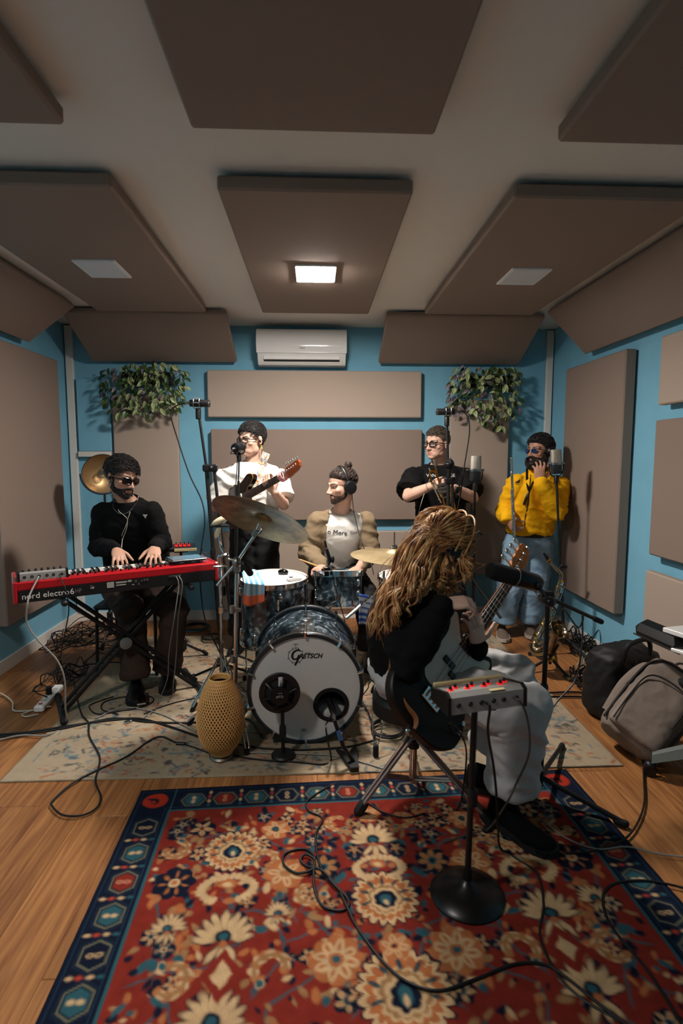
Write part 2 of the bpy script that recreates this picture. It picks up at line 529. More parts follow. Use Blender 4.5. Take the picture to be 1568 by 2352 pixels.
# ---------------------------------------------------------------- drum kit
def pearl_mat(name, seed, dark='#10161b', mid='#46545c', light='#b5bfc2', sc=30):
    m = bpy.data.materials.new(name); m.use_nodes = True
    N, L = m.node_tree.nodes, m.node_tree.links
    p = N['Principled BSDF']; p.inputs['Roughness'].default_value = 0.16; p.inputs['Coat Weight'].default_value = 0.6; p.inputs['Coat Roughness'].default_value = 0.05
    tc = N.new('ShaderNodeTexCoord')
    mp = N.new('ShaderNodeMapping'); mp.inputs['Location'].default_value = (seed, seed * .7, 0)
    L.new(tc.outputs['Object'], mp.inputs['Vector'])
    n0 = N.new('ShaderNodeTexNoise'); n0.inputs['Scale'].default_value = 9; n0.inputs['Detail'].default_value = 3
    L.new(mp.outputs[0], n0.inputs['Vector'])
    mx = N.new('ShaderNodeMix'); mx.data_type = 'VECTOR'; mx.inputs[0].default_value = 0.16
    L.new(mp.outputs[0], mx.inputs[4]); L.new(n0.outputs['Color'], mx.inputs[5])
    v = N.new('ShaderNodeTexVoronoi'); v.inputs['Scale'].default_value = sc; v.feature = 'SMOOTH_F1'
    L.new(mx.outputs[1], v.inputs['Vector'])
    r = N.new('ShaderNodeValToRGB'); e = r.color_ramp.elements
    e[0].position = 0.0; e[0].color = (*lin(light), 1)
    e[1].position = 0.66; e[1].color = (*lin(dark), 1)
    q = e.new(0.34); q.color = (*lin(mid), 1)
    L.new(v.outputs['Distance'], r.inputs[0]); L.new(r.outputs[0], p.inputs['Base Color'])
    p.inputs['Metallic'].default_value = 0.25
    return m
PEARL = pearl_mat('grey pearl drum wrap', 1.3)
HEADW = mat('coated drum head', '#e9e6de', 0.7, var=0.1, vscale=14)
HEADG = mat('smooth grey-white bass drum head', '#d2cfca', 0.55, var=0.06, vscale=9)
HOOPB = mat('dark grey lacquered hoop', '#2a3036', 0.25, 0.3)
INK = mat('black print', '#101010', 0.6)

def lug_mb(m, r, z0, z1, ang, rodtop, rodbot):
    mb = MB()
    R = m @ M.Rotation(ang, 4, 'Z')
    zc_ = (z0 + z1) / 2; h = (z1 - z0)
    mb.add([R @ p for p in MB().lathe([(.004, -h / 2), (.009, -h / 2 + .006), (.0115, -h * .2), (.0115, h * .2), (.009, h / 2 - .006), (.004, h / 2)], 8, M.Translation((r + .004, 0, zc_))).v],
           MB().lathe([(.004, 0), (.009, .1), (.01, .2), (.01, .3), (.009, .4), (.004, .5)], 8).f)
    for za, zb in rodtop + rodbot:
        mb.tube([R @ V((r + .011, 0, za)), R @ V((r + .011, 0, zb))], .0028, 6)
    return mb

# bass drum: axis runs from the front head to the back
bc = V((-.055, 2.63, .292))
bd = thing('bass_drum', 'large grey pearl bass drum with printed white front head', 'drum', (-.055, 2.86, 0))
BR, BL = .268, .44
bm_ = dirm(bc, (-.01, 1, .035))           # local z into the room
prof = [(BR - .006, .02), (BR, .02), (BR, BL), (BR - .006, BL), (BR - .006, .02)]
part(bd, 'shell', MB().lathe(prof, 64, bm_, caps=False), PEARL)
for z0, nm in ((-.006, 'front_hoop'), (BL - .012, 'back_hoop')):
    pr = [(BR + .002, z0), (BR + .018, z0), (BR + .020, z0 + .004), (BR + .020, z0 + .040), (BR + .018, z0 + .044), (BR + .002, z0 + .044), (BR + .002, z0)]
    part(bd, nm, MB().lathe(pr, 64, bm_, caps=False), HOOPB)
    part(bd, 'hoop_inlay', MB().lathe([(BR + .0205, z0 + .012), (BR + .0215, z0 + .014), (BR + .0215, z0 + .030), (BR + .0205, z0 + .032)], 64, bm_, caps=False), STEEL)
# local x / y axes of the drum seen from the front
fx, fy, fz = bm_.to_3x3().col[0], bm_.to_3x3().col[1], bm_.to_3x3().col[2]
sxs = 1 if fx.x > 0 else -1
def bdp(px_, py_, dz=0.0):               # point on the front head from offsets right / up
    return bm_ @ V((px_ * sxs, py_ if fy.z > 0 else -py_, dz))
HX, HY, HR = .126, -.085, .072
hm = MB()
n = 64
def hring(r, cx, cy, z): return [bdp(cx + r * math.cos(2 * PI * k / n), cy + r * math.sin(2 * PI * k / n), z) for k in range(n)]
hm.rings([hring(HR, HX, HY, .004), hring(BR + .001, 0, 0, .004), hring(BR + .001, 0, 0, .0055), hring(HR, HX, HY, .0055), hring(HR, HX, HY, .004)], caps=False)
head = part(bd, 'front_head', hm, HEADG)
part(bd, 'back_head', MB().lathe([(BR, BL + .006), (BR, BL + .008)], 48, bm_), HEADW)
pr_ = [bdp(HX + (HR + .006) * math.cos(a), HY + (HR + .006) * math.sin(a), .001) for a in [2 * PI * k / 40 for k in range(40)]]
part(bd, 'port_ring', MB().tube(pr_, (.011, .005), 8, closed=True, up=fz), RUBBER, label='black ring round the port hole')
# printed logo: ring with small stands, big slanted G and lettering
lg = MB()
lc = (-.047, .172)
lg.tube([bdp(lc[0] + .036 * math.cos(a), lc[1] + .036 * math.sin(a), .0032) for a in [2 * PI * k / 40 for k in range(40)]], .0012, 4, closed=True)
for a in (0.6, 1.2, 1.95, 2.6, 3.5, 4.3, 5.2, 5.9):
    lg.tube([bdp(lc[0] + .034 * math.cos(a), lc[1] + .034 * math.sin(a), .0032), bdp(lc[0] + .044 * math.cos(a), lc[1] + .044 * math.sin(a), .0032)], .0014, 4)
for x0, y0, x1, y1 in ((0, .036, 0, .062), (-.014, .058, .014, .060), (-.010, .044, -.004, .044), (.004, .044, .010, .044)):
    lg.tube([bdp(lc[0] + x0, lc[1] + y0, .0032), bdp(lc[0] + x1, lc[1] + y1, .0032)], .001, 4)
def head_text(txt, size, x, y, sh=.25, sx=1.0):
    t = text_mb(txt, size, M.Identity(4), .001, 'LEFT', sx, .0009)
    t.v = [bdp(x + p.x + sh * p.y, y + p.y, .0030 - p.z) for p in t.v]
    return t
g = spline([(.016, .022), (.004, .028), (-.016, .018), (-.023, -.004), (-.014, -.018), (.002, -.012), (.010, .004), (.004, -.02), (-.010, -.050)], 6)
gr = lerpl([.003, .0045, .006, .006, .005, .004, .0042, .006, .005], 6)
lg.tube([bdp(lc[0] + p.x + .006, lc[1] + p.y, .0032) for p in [V((q[0], q[1], 0)) for q in g]], [(q * .9, .0006) for q in gr], 6, up=fz)
lt = head_text('RETSCH', .033, lc[0] + .018, lc[1] - .004, .3, 0.95)
lg.add(lt.v, lt.f)
lg.tube([bdp(lc[0] + .045, lc[1] + .013, .0032), bdp(lc[0] + .072, lc[1] + .013, .0032)], .0012, 4)
part(bd, 'logo_print', lg, INK, label='black drum maker logo printed on the front head')
cr = MB()
for dx in (-.010, -.005, 0, .005, .010):
    cr.tube([bdp(-.01 + dx * .8, -.218, .0032), bdp(-.01 + dx, -.209, .0032)], .0008, 4)
cr.tube([bdp(-.019, -.219, .0032), bdp(-.001, -.219, .0032)], .001, 4)
part(bd, 'crown_print', cr, INK, label='small crown print at the bottom of the front head')
for k in range(10):
    a = 2 * PI * (k + .5) / 10
    cl = MB()
    R = bm_ @ M.Rotation(a, 4, 'Z')
    for z0, s_ in ((.018, 1), (BL + .006, -1)):
        cl.tube([R @ V((BR - .006 + .004, 0, z0 - s_ * .028)), R @ V((BR + .026, 0, z0 - s_ * .028)), R @ V((BR + .028, 0, z0 - s_ * .018)), R @ V((BR + .026, 0, z0 + s_ * .03))], [.007, .009, .009, .005], 6)
        cl.tube([R @ V((BR + .024, 0, z0)), R @ V((BR + .014, 0, z0 + s_ * .10))], .003, 6)
    part(bd, 'tension_claw', cl, CHROME)
    part(bd, 'lug', MB().box(R @ V((BR + .008, 0, .125)), (.016, .018, .045), R, b=.005).box(R @ V((BR + .008, 0, BL - .11)), (.016, .018, .045), R, b=.005), CHROME)
part(bd, 'badge', MB().ell(bm_ @ V((0, (BR + .001) * (1 if fy.z > 0 else -1), BL * .55)), (.018, .010, .003)), STEEL)
for s_ in (-1, 1):
    sp = MB().tube([bc + V((s_ * .26, .10, -.05)), bc + V((s_ * .33, .0, -.18)), bc + V((s_ * .345, -.02, -.275))], .007, 8)
    sp.cap([bc + V((s_ * .345, -.02, -.272)), bc + V((s_ * .347, -.022, -.284))], .009, 8)
    part(bd, 'spur', sp, CHROME)

# a pillow inside the bass drum, seen through the port
pl = MB().ell((0.07, 2.745, .130), (.10, .07, .055), n=20, k=12)
pl.v = [p + V(noise.noise_vector(p * 14)) * .012 for p in pl.v]
single('pillow', pl, mat('white cotton', '#cfcac2', 0.9, bump=.3, bscale=60), 'crumpled white pillow seen through the bass drum port', 'pillow')

def drum(name, label, c, r, h, tilt=(0, 0), nl=8, loc=None, hoop=.016, lugz=None):
    m = M.Translation(c) @ M.Rotation(tilt[0], 4, 'X') @ M.Rotation(tilt[1], 4, 'Y')
    t = thing(name, label, 'drum', loc or (c[0], c[1], c[2]))
    part(t, 'shell', MB().lathe([(r - .006, .004), (r, .004), (r, h - .004), (r - .006, h - .004), (r - .006, .004)], 48, m, caps=False), PEARL)
    part(t, 'top_head', MB().lathe([(r - .001, h - .001), (r + .001, h + .001), (r - .004, h + .003)], 48, m), HEADW)
    part(t, 'bottom_head', MB().lathe([(r - .001, -.003), (r - .001, .0)], 48, m), HEADW)
    for z0, z1, nm in ((h - hoop, h + .014, 'top_hoop'), (-.014, hoop, 'bottom_hoop')):
        part(t, nm, MB().lathe([(r + .003, z0), (r + .013, z0), (r + .013, z0 + .004), (r + .007, z0 + .006), (r + .007, z1 - .004), (r + .012, z1 - .003), (r + .012, z1), (r + .005, z1), (r + .003, z0)], 48, m, caps=False), CHROME)
    for k in range(nl):
        a = 2 * PI * (k + .35) / nl
        part(t, 'lug', lug_mb(m, r, h - .085, h - .035, a, [(h - .04, h + .004)], []), CHROME)
        part(t, 'lug', lug_mb(m, r, .035, .085, a, [], [(-.006, .04)]), CHROME)
    return t, m
ft, ftm = drum('floor_tom', 'grey pearl floor tom with white head left of the bass drum', V((-.258, 3.32, .325)), .198, .372, (math.radians(2), 0), 8, loc=(-.258, 3.32, 0))
for k in range(3):
    a = [2.6, 4.9, 0.35][k]
    ca, sa = math.cos(a), math.sin(a)
    lgm = MB().tube([V((-.258 + .222 * ca, 3.32 + .222 * sa, .62)), V((-.258 + .222 * ca, 3.32 + .222 * sa, .12)), V((-.258 + .236 * ca, 3.32 + .236 * sa, .02))], .006, 8)
    part(ft, 'leg', lgm, CHROME)
    part(ft, 'leg_bracket', MB().box((-.258 + .212 * ca, 3.32 + .212 * sa, .50), (.03, .03, .05), M.Rotation(a, 4, 'Z'), b=.006), CHROME)
    part(ft, 'rubber_foot', MB().cap([(-.258 + .236 * ca, 3.32 + .236 * sa, .03), (-.258 + .238 * ca, 3.32 + .238 * sa, .0135)], .013, 8), RUBBER)
part(ft, 'air_vent', MB().torus(dirm(ftm @ V((-.105, -.170, .20)), (-.53, -.85, 0)), .009, .003, 14, 6), STEEL)
rt_, rtm = drum('rack_tom', 'small grey pearl tom with chrome hoops in front of the drummer', V((.140, 3.43, .515)), .150, .190, (math.radians(-9), 0), 6, hoop=.022)
part(rt_, 'mount_arm', MB().tube([(.14, 3.30, .60), (.13, 3.16, .60), (.06, 3.06, .585)], .009, 8), CHROME)

# cymbals
def cym_mat(name, c0, c1, rough):
    m = bpy.data.materials.new(name); m.use_nodes = True
    N, L = m.node_tree.nodes, m.node_tree.links
    p = N['Principled BSDF']; p.inputs['Metallic'].default_value = 0.85; p.inputs['Roughness'].default_value = rough
    tc = N.new('ShaderNodeTexCoord'); n1 = N.new('ShaderNodeTexNoise'); n1.inputs['Scale'].default_value = 7; n1.inputs['Detail'].default_value = 8; n1.inputs['Roughness'].default_value = .7
    L.new(tc.outputs['Object'], n1.inputs['Vector'])
    r = N.new('ShaderNodeValToRGB'); r.color_ramp.elements[0].position = .36; r.color_ramp.elements[1].position = .66
    r.color_ramp.elements[0].color = (*lin(c0), 1); r.color_ramp.elements[1].color = (*lin(c1), 1)
    L.new(n1.outputs['Fac'], r.inputs[0]); L.new(r.outputs[0], p.inputs['Base Color'])
    wv = N.new('ShaderNodeTexNoise'); wv.inputs['Scale'].default_value = 60
    b = N.new('ShaderNodeBump'); b.inputs['Strength'].default_value = .15; b.inputs['Distance'].default_value = .003
    L.new(tc.outputs['Object'], wv.inputs['Vector']); L.new(wv.outputs['Fac'], b.inputs['Height']); L.new(b.outputs[0], p.inputs['Normal'])
    return m
AGED = cym_mat('aged dark bronze', '#4a4030', '#a8966c', .46)
BRASS = cym_mat('golden bronze', '#b0986c', '#d6c298', .40)
def cymbal_mb(m, R):
    up = [(.006, .030), (.02, .028), (.035, .022), (.048, .012), (.06, .008), (R * .5, .001), (R * .8, -.008), (R, -.016)]
    dn = [(r, z - .0016) for r, z in up[::-1]]
    return MB().lathe(up + dn, 56, m, caps=False)
ccen = at(600, 1190, 2.80)
cn_ = V((-.16, -.50, .84)).normalized()    # the cymbal leans towards the camera
cr_ = V((.47, 0, -.185)).normalized()      # its long axis falls to the right
cn_ = (cn_ - cr_ * cn_.dot(cr_)).normalized()
cn_ = (cn_ + V((0, .26, 0)))
cn_ = (cn_ - cr_ * cn_.dot(cr_)).normalized()
# seen from slightly above the eye line the underside shows: tip the normal away from the camera
cn_ = (V((0, .42, .9)) - cr_ * V((0, .42, .9)).dot(cr_)).normalized()
crm = axm(ccen, cr_, cn_.cross(cr_), cn_)
cs = thing('crash_cymbal', 'dark aged crash cymbal tilted on a chrome boom stand', 'cymbal', (-.43, 2.76, 0))
part(cs, 'cymbal', cymbal_mb(crm, .256), AGED)
part(cs, 'wing_nut', MB().cap([ccen + cn_ * .04, ccen + cn_ * .065], .006, 8).box(ccen + cn_ * .06, (.03, .006, .012), b=.002), CHROME)
part(cs, 'felt', MB().lathe([(.014, -.004), (.016, .0), (.016, .010), (.014, .013)], 14, dirm(ccen + cn_ * .028, cn_)), mat('grey felt', '#3a3a3a', .95))
clamp = at(543, 1292, 2.77)
stc = V((-.425, 2.77, 0))
part(cs, 'boom_arm', MB().tube([ccen - cn_ * .03, at(585, 1228, 2.79), clamp, at(498, 1345, 2.76)], [.006, .008, .008, .007], 10), CHROME)
part(cs, 'boom_tilter', MB().box(at(586, 1225, 2.79), (.028, .02, .045), M.Rotation(.6, 4, 'Y'), b=.006).cap([at(594, 1226, 2.77), at(601, 1216, 2.77)], .008, 8), STEEL)
part(cs, 'clamp', MB().ell(clamp, (.024, .024, .03), n=12, k=8).cap([clamp + V((-.035, -.01, .02)), clamp + V((.03, -.01, .0))], .008, 8).box(clamp - V((0, 0, .035)), (.034, .034, .04), b=.008).cap([clamp + V((.03, -.01, -.005)), clamp + V((.045, -.01, -.03))], .006, 8), STEEL)
part(cs, 'counterweight', MB().cap([at(560, 1296, 2.72), at(574, 1316, 2.72)], .017, 12), PLASTIC)
part(cs, 'tube', MB().tube([clamp - V((0, 0, .05)), V((stc.x, stc.y, .09))], .0115, 12), CHROME)
part(cs, 'tube_collar', MB().lathe([(.012, -.02), (.018, -.018), (.018, .018), (.012, .02)], 12, M.Translation((stc.x, stc.y, .66))).lathe([(.012, -.02), (.017, -.018), (.017, .018), (.012, .02)], 12, M.Translation((stc.x, stc.y, .40))).lathe([(.012, -.02), (.019, -.018), (.019, .018), (.012, .02)], 12, M.Translation((stc.x, stc.y, .20))).box((stc.x + .03, stc.y - .01, .66), (.03, .012, .02), b=.004), STEEL)
def tripod(root, c, feet, zhub, ztop, m, r=.006, fr=.014, double=False):
    for f in feet:
        f = V(f)
        hub = V((c[0], c[1], zhub))
        d = V((f.x - c[0], f.y - c[1], 0)).normalized()
        sd = V((-d.y, d.x, 0))
        lg_ = MB()
        for s_ in ((-1, 1) if double else (0,)):
            lg_.tube([hub + d * .015 + sd * s_ * .012, V((f.x, f.y, .035)) + sd * s_ * .009], r, 8)
            mid = hub.lerp(V((f.x, f.y, .035)), .55)
            lg_.tube([V((c[0], c[1], ztop)) + d * .015 + sd * s_ * .012, mid + sd * s_ * .009], r * .7, 6)
        part(root, 'leg', lg_, m)
        part(root, 'rubber_foot', MB().cap([V((f.x, f.y, .045)) - d * .02, V((f.x, f.y, fr * 1.05))], fr, 8), RUBBER)
tripod(cs, stc, [(-.335, 2.55), (-.68, 2.86), (-.33, 3.02)], .26, .10, CHROME, .005, .013, True)

rc = at(905, 1272, 3.05)
rd = thing('ride_cymbal', 'golden ride cymbal lying flat right of the drummer', 'cymbal', (rc.x, 3.05, 0))
rm = dirm(rc, (.05, -.02, 1))
part(rd, 'cymbal', cymbal_mb(rm, .245), BRASS)
part(rd, 'wing_nut', MB().cap([rc + V((0, 0, .03)), rc + V((0, 0, .12))], .004, 6).box(rc + V((0, 0, .045)), (.03, .008, .012), b=.002).cap([rc + V((-.012, 0, .03)), rc + V((.012, 0, .03))], .012, 8), STEEL)
part(rd, 'tube', MB().tube([rc - V((0, 0, .01)), V((rc.x, 3.05, .08))], .010, 10), CHROME)
tripod(rd, (rc.x, 3.05), [(rc.x - .1, 3.22), (rc.x + .22, 3.12), (rc.x, 2.84)], .3, .1, CHROME, .005, .013, True)

# hi-hat style pedal stand on the right flank of the bass drum
hs = V((.335, 2.72, 0))
hh = thing('hardware_stand', 'chrome drum hardware stand between the bass drum and the bassist', 'stand', hs)
part(hh, 'tube', MB().tube([hs + V((0, 0, .06)), hs + V((.002, 0, .44))], .0105, 10).tube([hs + V((0, 0, .44)), hs + V((.004, 0, .86))], .007, 10), CHROME)
part(hh, 'collar', MB().box(hs + V((0, 0, .44)), (.04, .03, .035), b=.006).cap([hs + V((-.03, -.01, .44)), hs + V((-.015, -.01, .44))], .007, 8), STEEL)
for k, (fx_, fy_) in enumerate(((.28, 2.50), (.56, 2.80), (.20, 2.95))):
    f = V((fx_, fy_, 0)); d = (f - hs).normalized(); sd = V((-d.y, d.x, 0))
    lm = MB()
    for s_ in (-1, 1):
        a = hs + V((0, 0, .40)) + sd * s_ * .010
        b_ = f + V((0, 0, .05)) + sd * s_ * .004
        pts = [a, a.lerp(b_, .2) + sd * s_ * .004, a.lerp(b_, .34) + sd * s_ * .022, a.lerp(b_, .50) + sd * s_ * .006, a.lerp(b_, .62) + sd * s_ * .024, a.lerp(b_, .88) + sd * s_ * .012, b_]
        lm.tube(spline(pts, 4), .0032, 6)
    part(hh, 'leg', lm, CHROME)
    part(hh, 'rubber_foot', MB().cap([f + V((0, 0, .055)), f + V((0, 0, .015))], .014, 8), RUBBER)
# slotted bar in front of the snare side
sb = thing('slotted_rail', 'straight slotted chrome rail slanting up behind the bassist hair', 'rail', (.20, 3.1, .45))
ra, rb = at(795, 1420, 3.0), at(880, 1345, 3.15)
part(sb, 'bar', MB().tube([ra, rb], .009, 8), CHROME)
slm = MB()
for k in range(9):
    slm.cap([ra.lerp(rb, .08 + k * .1) + V((0, -.0085, .003)), ra.lerp(rb, .13 + k * .1) + V((0, -.0085, .003))], .002, 6)
part(sb, 'slot', slm, BLACK)
part(sb, 'foot_post', MB().tube([rb, V((rb.x + .02, rb.y + .02, .01))], .008, 8), CHROME)

# snare drum seen as a glint behind the bassist hair
sn, snm = drum('snare_drum', 'chrome hooped snare drum half hidden behind the bassist hair', V((.56, 3.40, .55)), .165, .13, (math.radians(3), 0), 8, loc=(.56, 3.40, 0))
part(sn, 'stand_tube', MB().tube([(.56, 3.40, .53), (.56, 3.40, .06)], .011, 10), CHROME)
tripod(sn, (.56, 3.40), [(.44, 3.50), (.70, 3.50), (.56, 3.22)], .25, .1, CHROME, .005, .013)

# chrome percussion stand on the left of the kit
ps = V((-.545, 3.12, 0))
pst = thing('percussion_stand', 'chrome stand with an ivory percussion block left of the crash cymbal', 'stand', ps)
zb = [at(515, y, 3.12).z for y in (1560, 1400, 1300, 1280, 1250, 1210)]
part(pst, 'tube', MB().tube([ps + V((0, 0, .05)), ps + V((0, 0, zb[2]))], .0095, 10).tube(spline([ps + V((0, 0, zb[2])), ps + V((-.004, -.01, zb[3] + .01)), ps + V((.028, -.01, zb[3] + .02)), ps + V((.004, 0, zb[4])), ps + V((0, 0, zb[5]))], 5), .008, 8), CHROME)
part(pst, 'wing_bolt', MB().cap([ps + V((.02, -.02, zb[3] + .015)), ps + V((.045, -.02, zb[3] + .02))], .012, 8).cap([ps + V((-.03, -.01, zb[2])), ps + V((.03, -.01, zb[2]))], .008, 8).box(ps + V((0, 0, zb[1])), (.03, .03, .04), b=.006), CHROME)
bpos = at(505, 1205, 3.12)
part(pst, 'percussion_block', MB().ell(bpos + V((.0, 0, .02)), (.055, .03, .022), M.Rotation(-.5, 4, 'Y'), 16, 10).ell(bpos + V((-.012, -.01, -.04)), (.014, .014, .04), M.Rotation(.35, 4, 'Y'), 12, 8), mat('ivory plastic', '#cfc3a4', .4))
part(pst, 'clamp', MB().box(bpos + V((0, -.02, -.005)), (.11, .02, .012), b=.003), BLACK)
tripod(pst, ps, [(-.70, 3.02), (-.40, 3.00), (-.54, 3.32)], .28, .1, CHROME, .0045, .013, True)

# things lying on the floor tom
tz = ftm @ V((0, 0, .378))
def on_tom(x, y): 
    p = fl(x, y, .70); return V((p.x, p.y, ftm.translation.z + .376 + (p.y - 3.32) * math.tan(math.radians(2))))
p0 = on_tom(650, 1320)
ms = MB().ell((0, 0, .012), (.034, .024, .020), n=20, k=12)
ms.v = [V((p.x, p.y, max(p.z, 0.0))) for p in ms.v]
single('computer_mouse', ms.xf(rotm(p0, 0, 0, -.35)), mat('gloss black', '#0a0a0b', .15), 'black rounded mouse lying on the floor tom head', 'mouse')
p1 = on_tom(675, 1332)
pd = thing('pocket_recorder', 'small white handheld device lying on the floor tom head', 'device', p1)
dm = rotm(p1 + V((0, 0, .010)), 0, 0, .42)
part(pd, 'body', MB().box((0, 0, 0), (.085, .048, .018), b=.004).xf(dm), WHITEP)
part(pd, 'screen', MB().box((-.02, 0, .0095), (.022, .026, .001)).xf(dm), PLASTIC)
part(pd, 'button', MB().box((.02, .008, .0095), (.008, .008, .0015), b=.0005).xf(dm), mat('amber button', '#c98a2a', .4))
# taped pieces of gel on the head
for k, (x, y) in enumerate(((684, 1337), (628, 1312), (671, 1347))):
    q = on_tom(x, y)
    single('tape_piece', MB().box(q + V((0, 0, .002)), (.022, .010, .001), M.Rotation(.1 * k, 4, 'Z')), mat('green tape', '#1f6a45', .6), ['green tape square at the right rim of the floor tom', 'green tape square at the far rim of the floor tom', 'green tape square at the near rim of the floor tom'][k], 'tape')

# checked cloth over the rim of the floor tom
def cloth_grid(fn, nu, nv, colf, name):
    mb = MB()
    mb.add([fn(i / nu, j / nv) for j in range(nv + 1) for i in range(nu + 1)], [(j * (nu + 1) + i, j * (nu + 1) + i + 1, (j + 1) * (nu + 1) + i + 1, (j + 1) * (nu + 1) + i) for j in range(nv) for i in range(nu)])
    return mb, [colf(i / nu, j / nv) for j in range(nv + 1) for i in range(nu + 1)]
def color_attr(me, cols, name='tone'):
    a = me.color_attributes.new(name, 'FLOAT_COLOR', 'POINT')
    arr = np.ones((len(me.vertices), 4), dtype=np.float32)
    arr[:, :3] = np.asarray(cols, dtype=np.float32)
    a.data.foreach_set('color', arr.ravel())
def solid(o, t=.003):
    md = o.modifiers.new('thickness', 'SOLIDIFY'); md.thickness = t; md.offset = 0
CLOTHM = mat('checked cotton', '#ffffff', .9, attr='tone', bump=.2, bscale=500)
tl = on_tom(578, 1318)
def towel(u, v):
    if v < .36:                      # the part lying on the head
        q = V((tl.x - .055 + u * .12, tl.y + .045 - v * .28, tl.z + .008 + .010 * abs(noise.noise(V((u * 3, v * 4, 0))))))
    else:                            # falling down outside the rim
        w_ = (v - .36) / .64
        ang = -2.03 + (u - .5) * .62
        rr_ = .198 + .028 + .015 * math.sin(u * 9) * w_ + .012 * w_
        q = V((-.258 + rr_ * math.cos(ang), 3.32 + rr_ * math.sin(ang), tl.z + .008 - w_ * (.135 - .06 * abs(u - .35))))
    return q
def towelc(u, v):
    a = (u * 4) % 1 < .5
    if v < .40: return lin('#d9e6ea') if (a ^ ((v * 16) % 1 < .5)) else lin('#4f9fd0')
    if v < .72: return lin('#8b8f8c') if a else lin('#54788a')
    return lin('#b5532b') if a else lin('#a8472a')
tm, tcol = cloth_grid(towel, 24, 30, towelc, 'towel')
tw = single('tea_towel', tm, CLOTHM, 'blue, grey and orange checked towel hanging over the floor tom rim', 'towel', sharp=None)
color_attr(tw.data, tcol); solid(tw)
# blue striped cloth hanging behind the rail
c0 = at(842, 1372, 3.22)
def cl2(u, v): return V((c0.x - .045 + u * .14, c0.y + .03 * math.sin(u * 7) * v + .01, c0.z + .02 - v * .19 - .03 * u))
cm2, cc2 = cloth_grid(cl2, 16, 16, lambda u, v: lin('#2a4fa0') if (v * 5) % 1 < .5 else lin('#c9d0da'), 'cloth')
ck = single('striped_cloth', cm2, CLOTHM, 'blue and white striped cloth hanging by the slotted rail', 'cloth', sharp=None)
color_attr(ck.data, cc2); solid(ck)

# bass drum pedal shape and drum throne of the drummer
dt = thing('drum_throne', 'round black drum throne under the drummer', 'stool', (.10, 3.95, 0))
part(dt, 'seat', MB().lathe([(.02, .49), (.15, .49), (.165, .50), (.165, .545), (.15, .56), (.02, .565)], 32, M.Translation((.10, 3.95, 0))), mat('black vinyl', '#0e0d0d', .5))
part(dt, 'post', MB().tube([(.10, 3.95, .49), (.10, 3.95, .1)], .013, 10), CHROME)
tripod(dt, (.10, 3.95), [(-.1, 4.07), (.3, 4.07), (.1, 3.72)], .28, .1, CHROME, .006, .014)
# ---------------------------------------------------------------- keyboard rig
RED = mat('red lacquer', '#a3141c', .3, coat=.3)
KU = V((.887, .49, 0)).normalized()
KV = V((-KU.y, KU.x, 0))
KO = V((-1.461, 2.705, .718))
KM = axm(KO, KU, KV, V((0, 0, 1)))          # local x along the back edge, y towards the player, z up
KL, KD, KH = 1.01, .30, .105
kb = thing('stage_keyboard', 'red stage keyboard seen from its black back panel', 'keyboard', KM @ V((KL / 2, KD / 2, 0)))
part(kb, 'lower_case', MB().box((KL / 2, KD / 2, .035), (KL - .02, KD, .07), b=.004).xf(KM), mat('black keyboard case', '#0d0d0e', .5))
part(kb, 'top_panel', MB().prism([(0, .062), (.0, .098), (.012, .105), (.125, .098), (.125, .085), (.012, .062)], 0, KL - .02, M(((0, 0, 1, .01), (1, 0, 0, 0), (0, 1, 0, 0), (0, 0, 0, 1))), 0).xf(KM), RED)
for s_, x in ((0, 0.0), (1, KL)):
    part(kb, 'end_cheek', MB().box((x, KD / 2, .052), (.02, KD + .006, .108), b=.005).xf(KM), RED)
part(kb, 'front_rail', MB().box((KL / 2, KD - .008, .05), (KL - .02, .016, .06), b=.003).xf(KM), RED)
NW = 41
kw = (KL - .03) / NW
WK = mat('white key plastic', '#d9d6ce', .3); BK = mat('black key plastic', '#0b0b0b', .3)
wkm = MB().box((0, 0, 0), (kw - .0012, .150, .020), b=.0015).mesh('white_key'); wkm.materials.append(WK)
bkm = MB().box((0, 0, 0), (.0125, .095, .018), b=.002).mesh('black_key'); bkm.materials.append(BK)
for i in range(NW):
    for nm, me, ok, p in (('white_key', wkm, True, V((.015 + kw * (i + .5), .207, .080))), ('black_key', bkm, i < NW - 1 and i % 7 not in (2, 6), V((.015 + kw * (i + 1), .180, .096)))):
        if not ok: continue
        o = link(nm, me, kb)
        o.matrix_local = M.Translation(-V(kb.location)) @ KM @ M.Translation(p)
kn = MB()
for i in range(26):
    x = .20 + i * .021 + (.01 if i % 5 == 0 else 0)
    kn.lathe([(.006, 0), (.0065, .003), (.005, .013), (.003, .014)], 8, KM @ M.Translation((x, .045 + (i % 2) * .03, .100)))
part(kb, 'knob', kn, PLASTIC)
def fit_text(txt, size, x0, x1):
    t = text_mb(txt, size, M.Identity(4), .001, 'LEFT')
    a = min(p.x for p in t.v); b = max(p.x for p in t.v)
    t.v = [V((x0 + (p.x - a) / (b - a) * (x1 - x0), p.y, p.z)) for p in t.v]
    return t
tx = fit_text('nord electro', .040, 0, .208); t2 = fit_text('6', .042, .213, .230); t3 = fit_text('HP', .030, .236, .266)
tm_ = KM @ M(((1, 0, 0, .028), (0, 0, -1, -.0006), (0, 1, 0, .030), (0, 0, 0, 1)))
tx.add(t2.v, t2.f)
part(kb, 'maker_lettering', tx.xf(tm_), mat('white print', '#d8d6d0', .6), label='white lowercase lettering on the back panel')
part(kb, 'model_lettering', t3.xf(tm_), mat('grey print', '#6f6d6a', .6))
jk = MB()
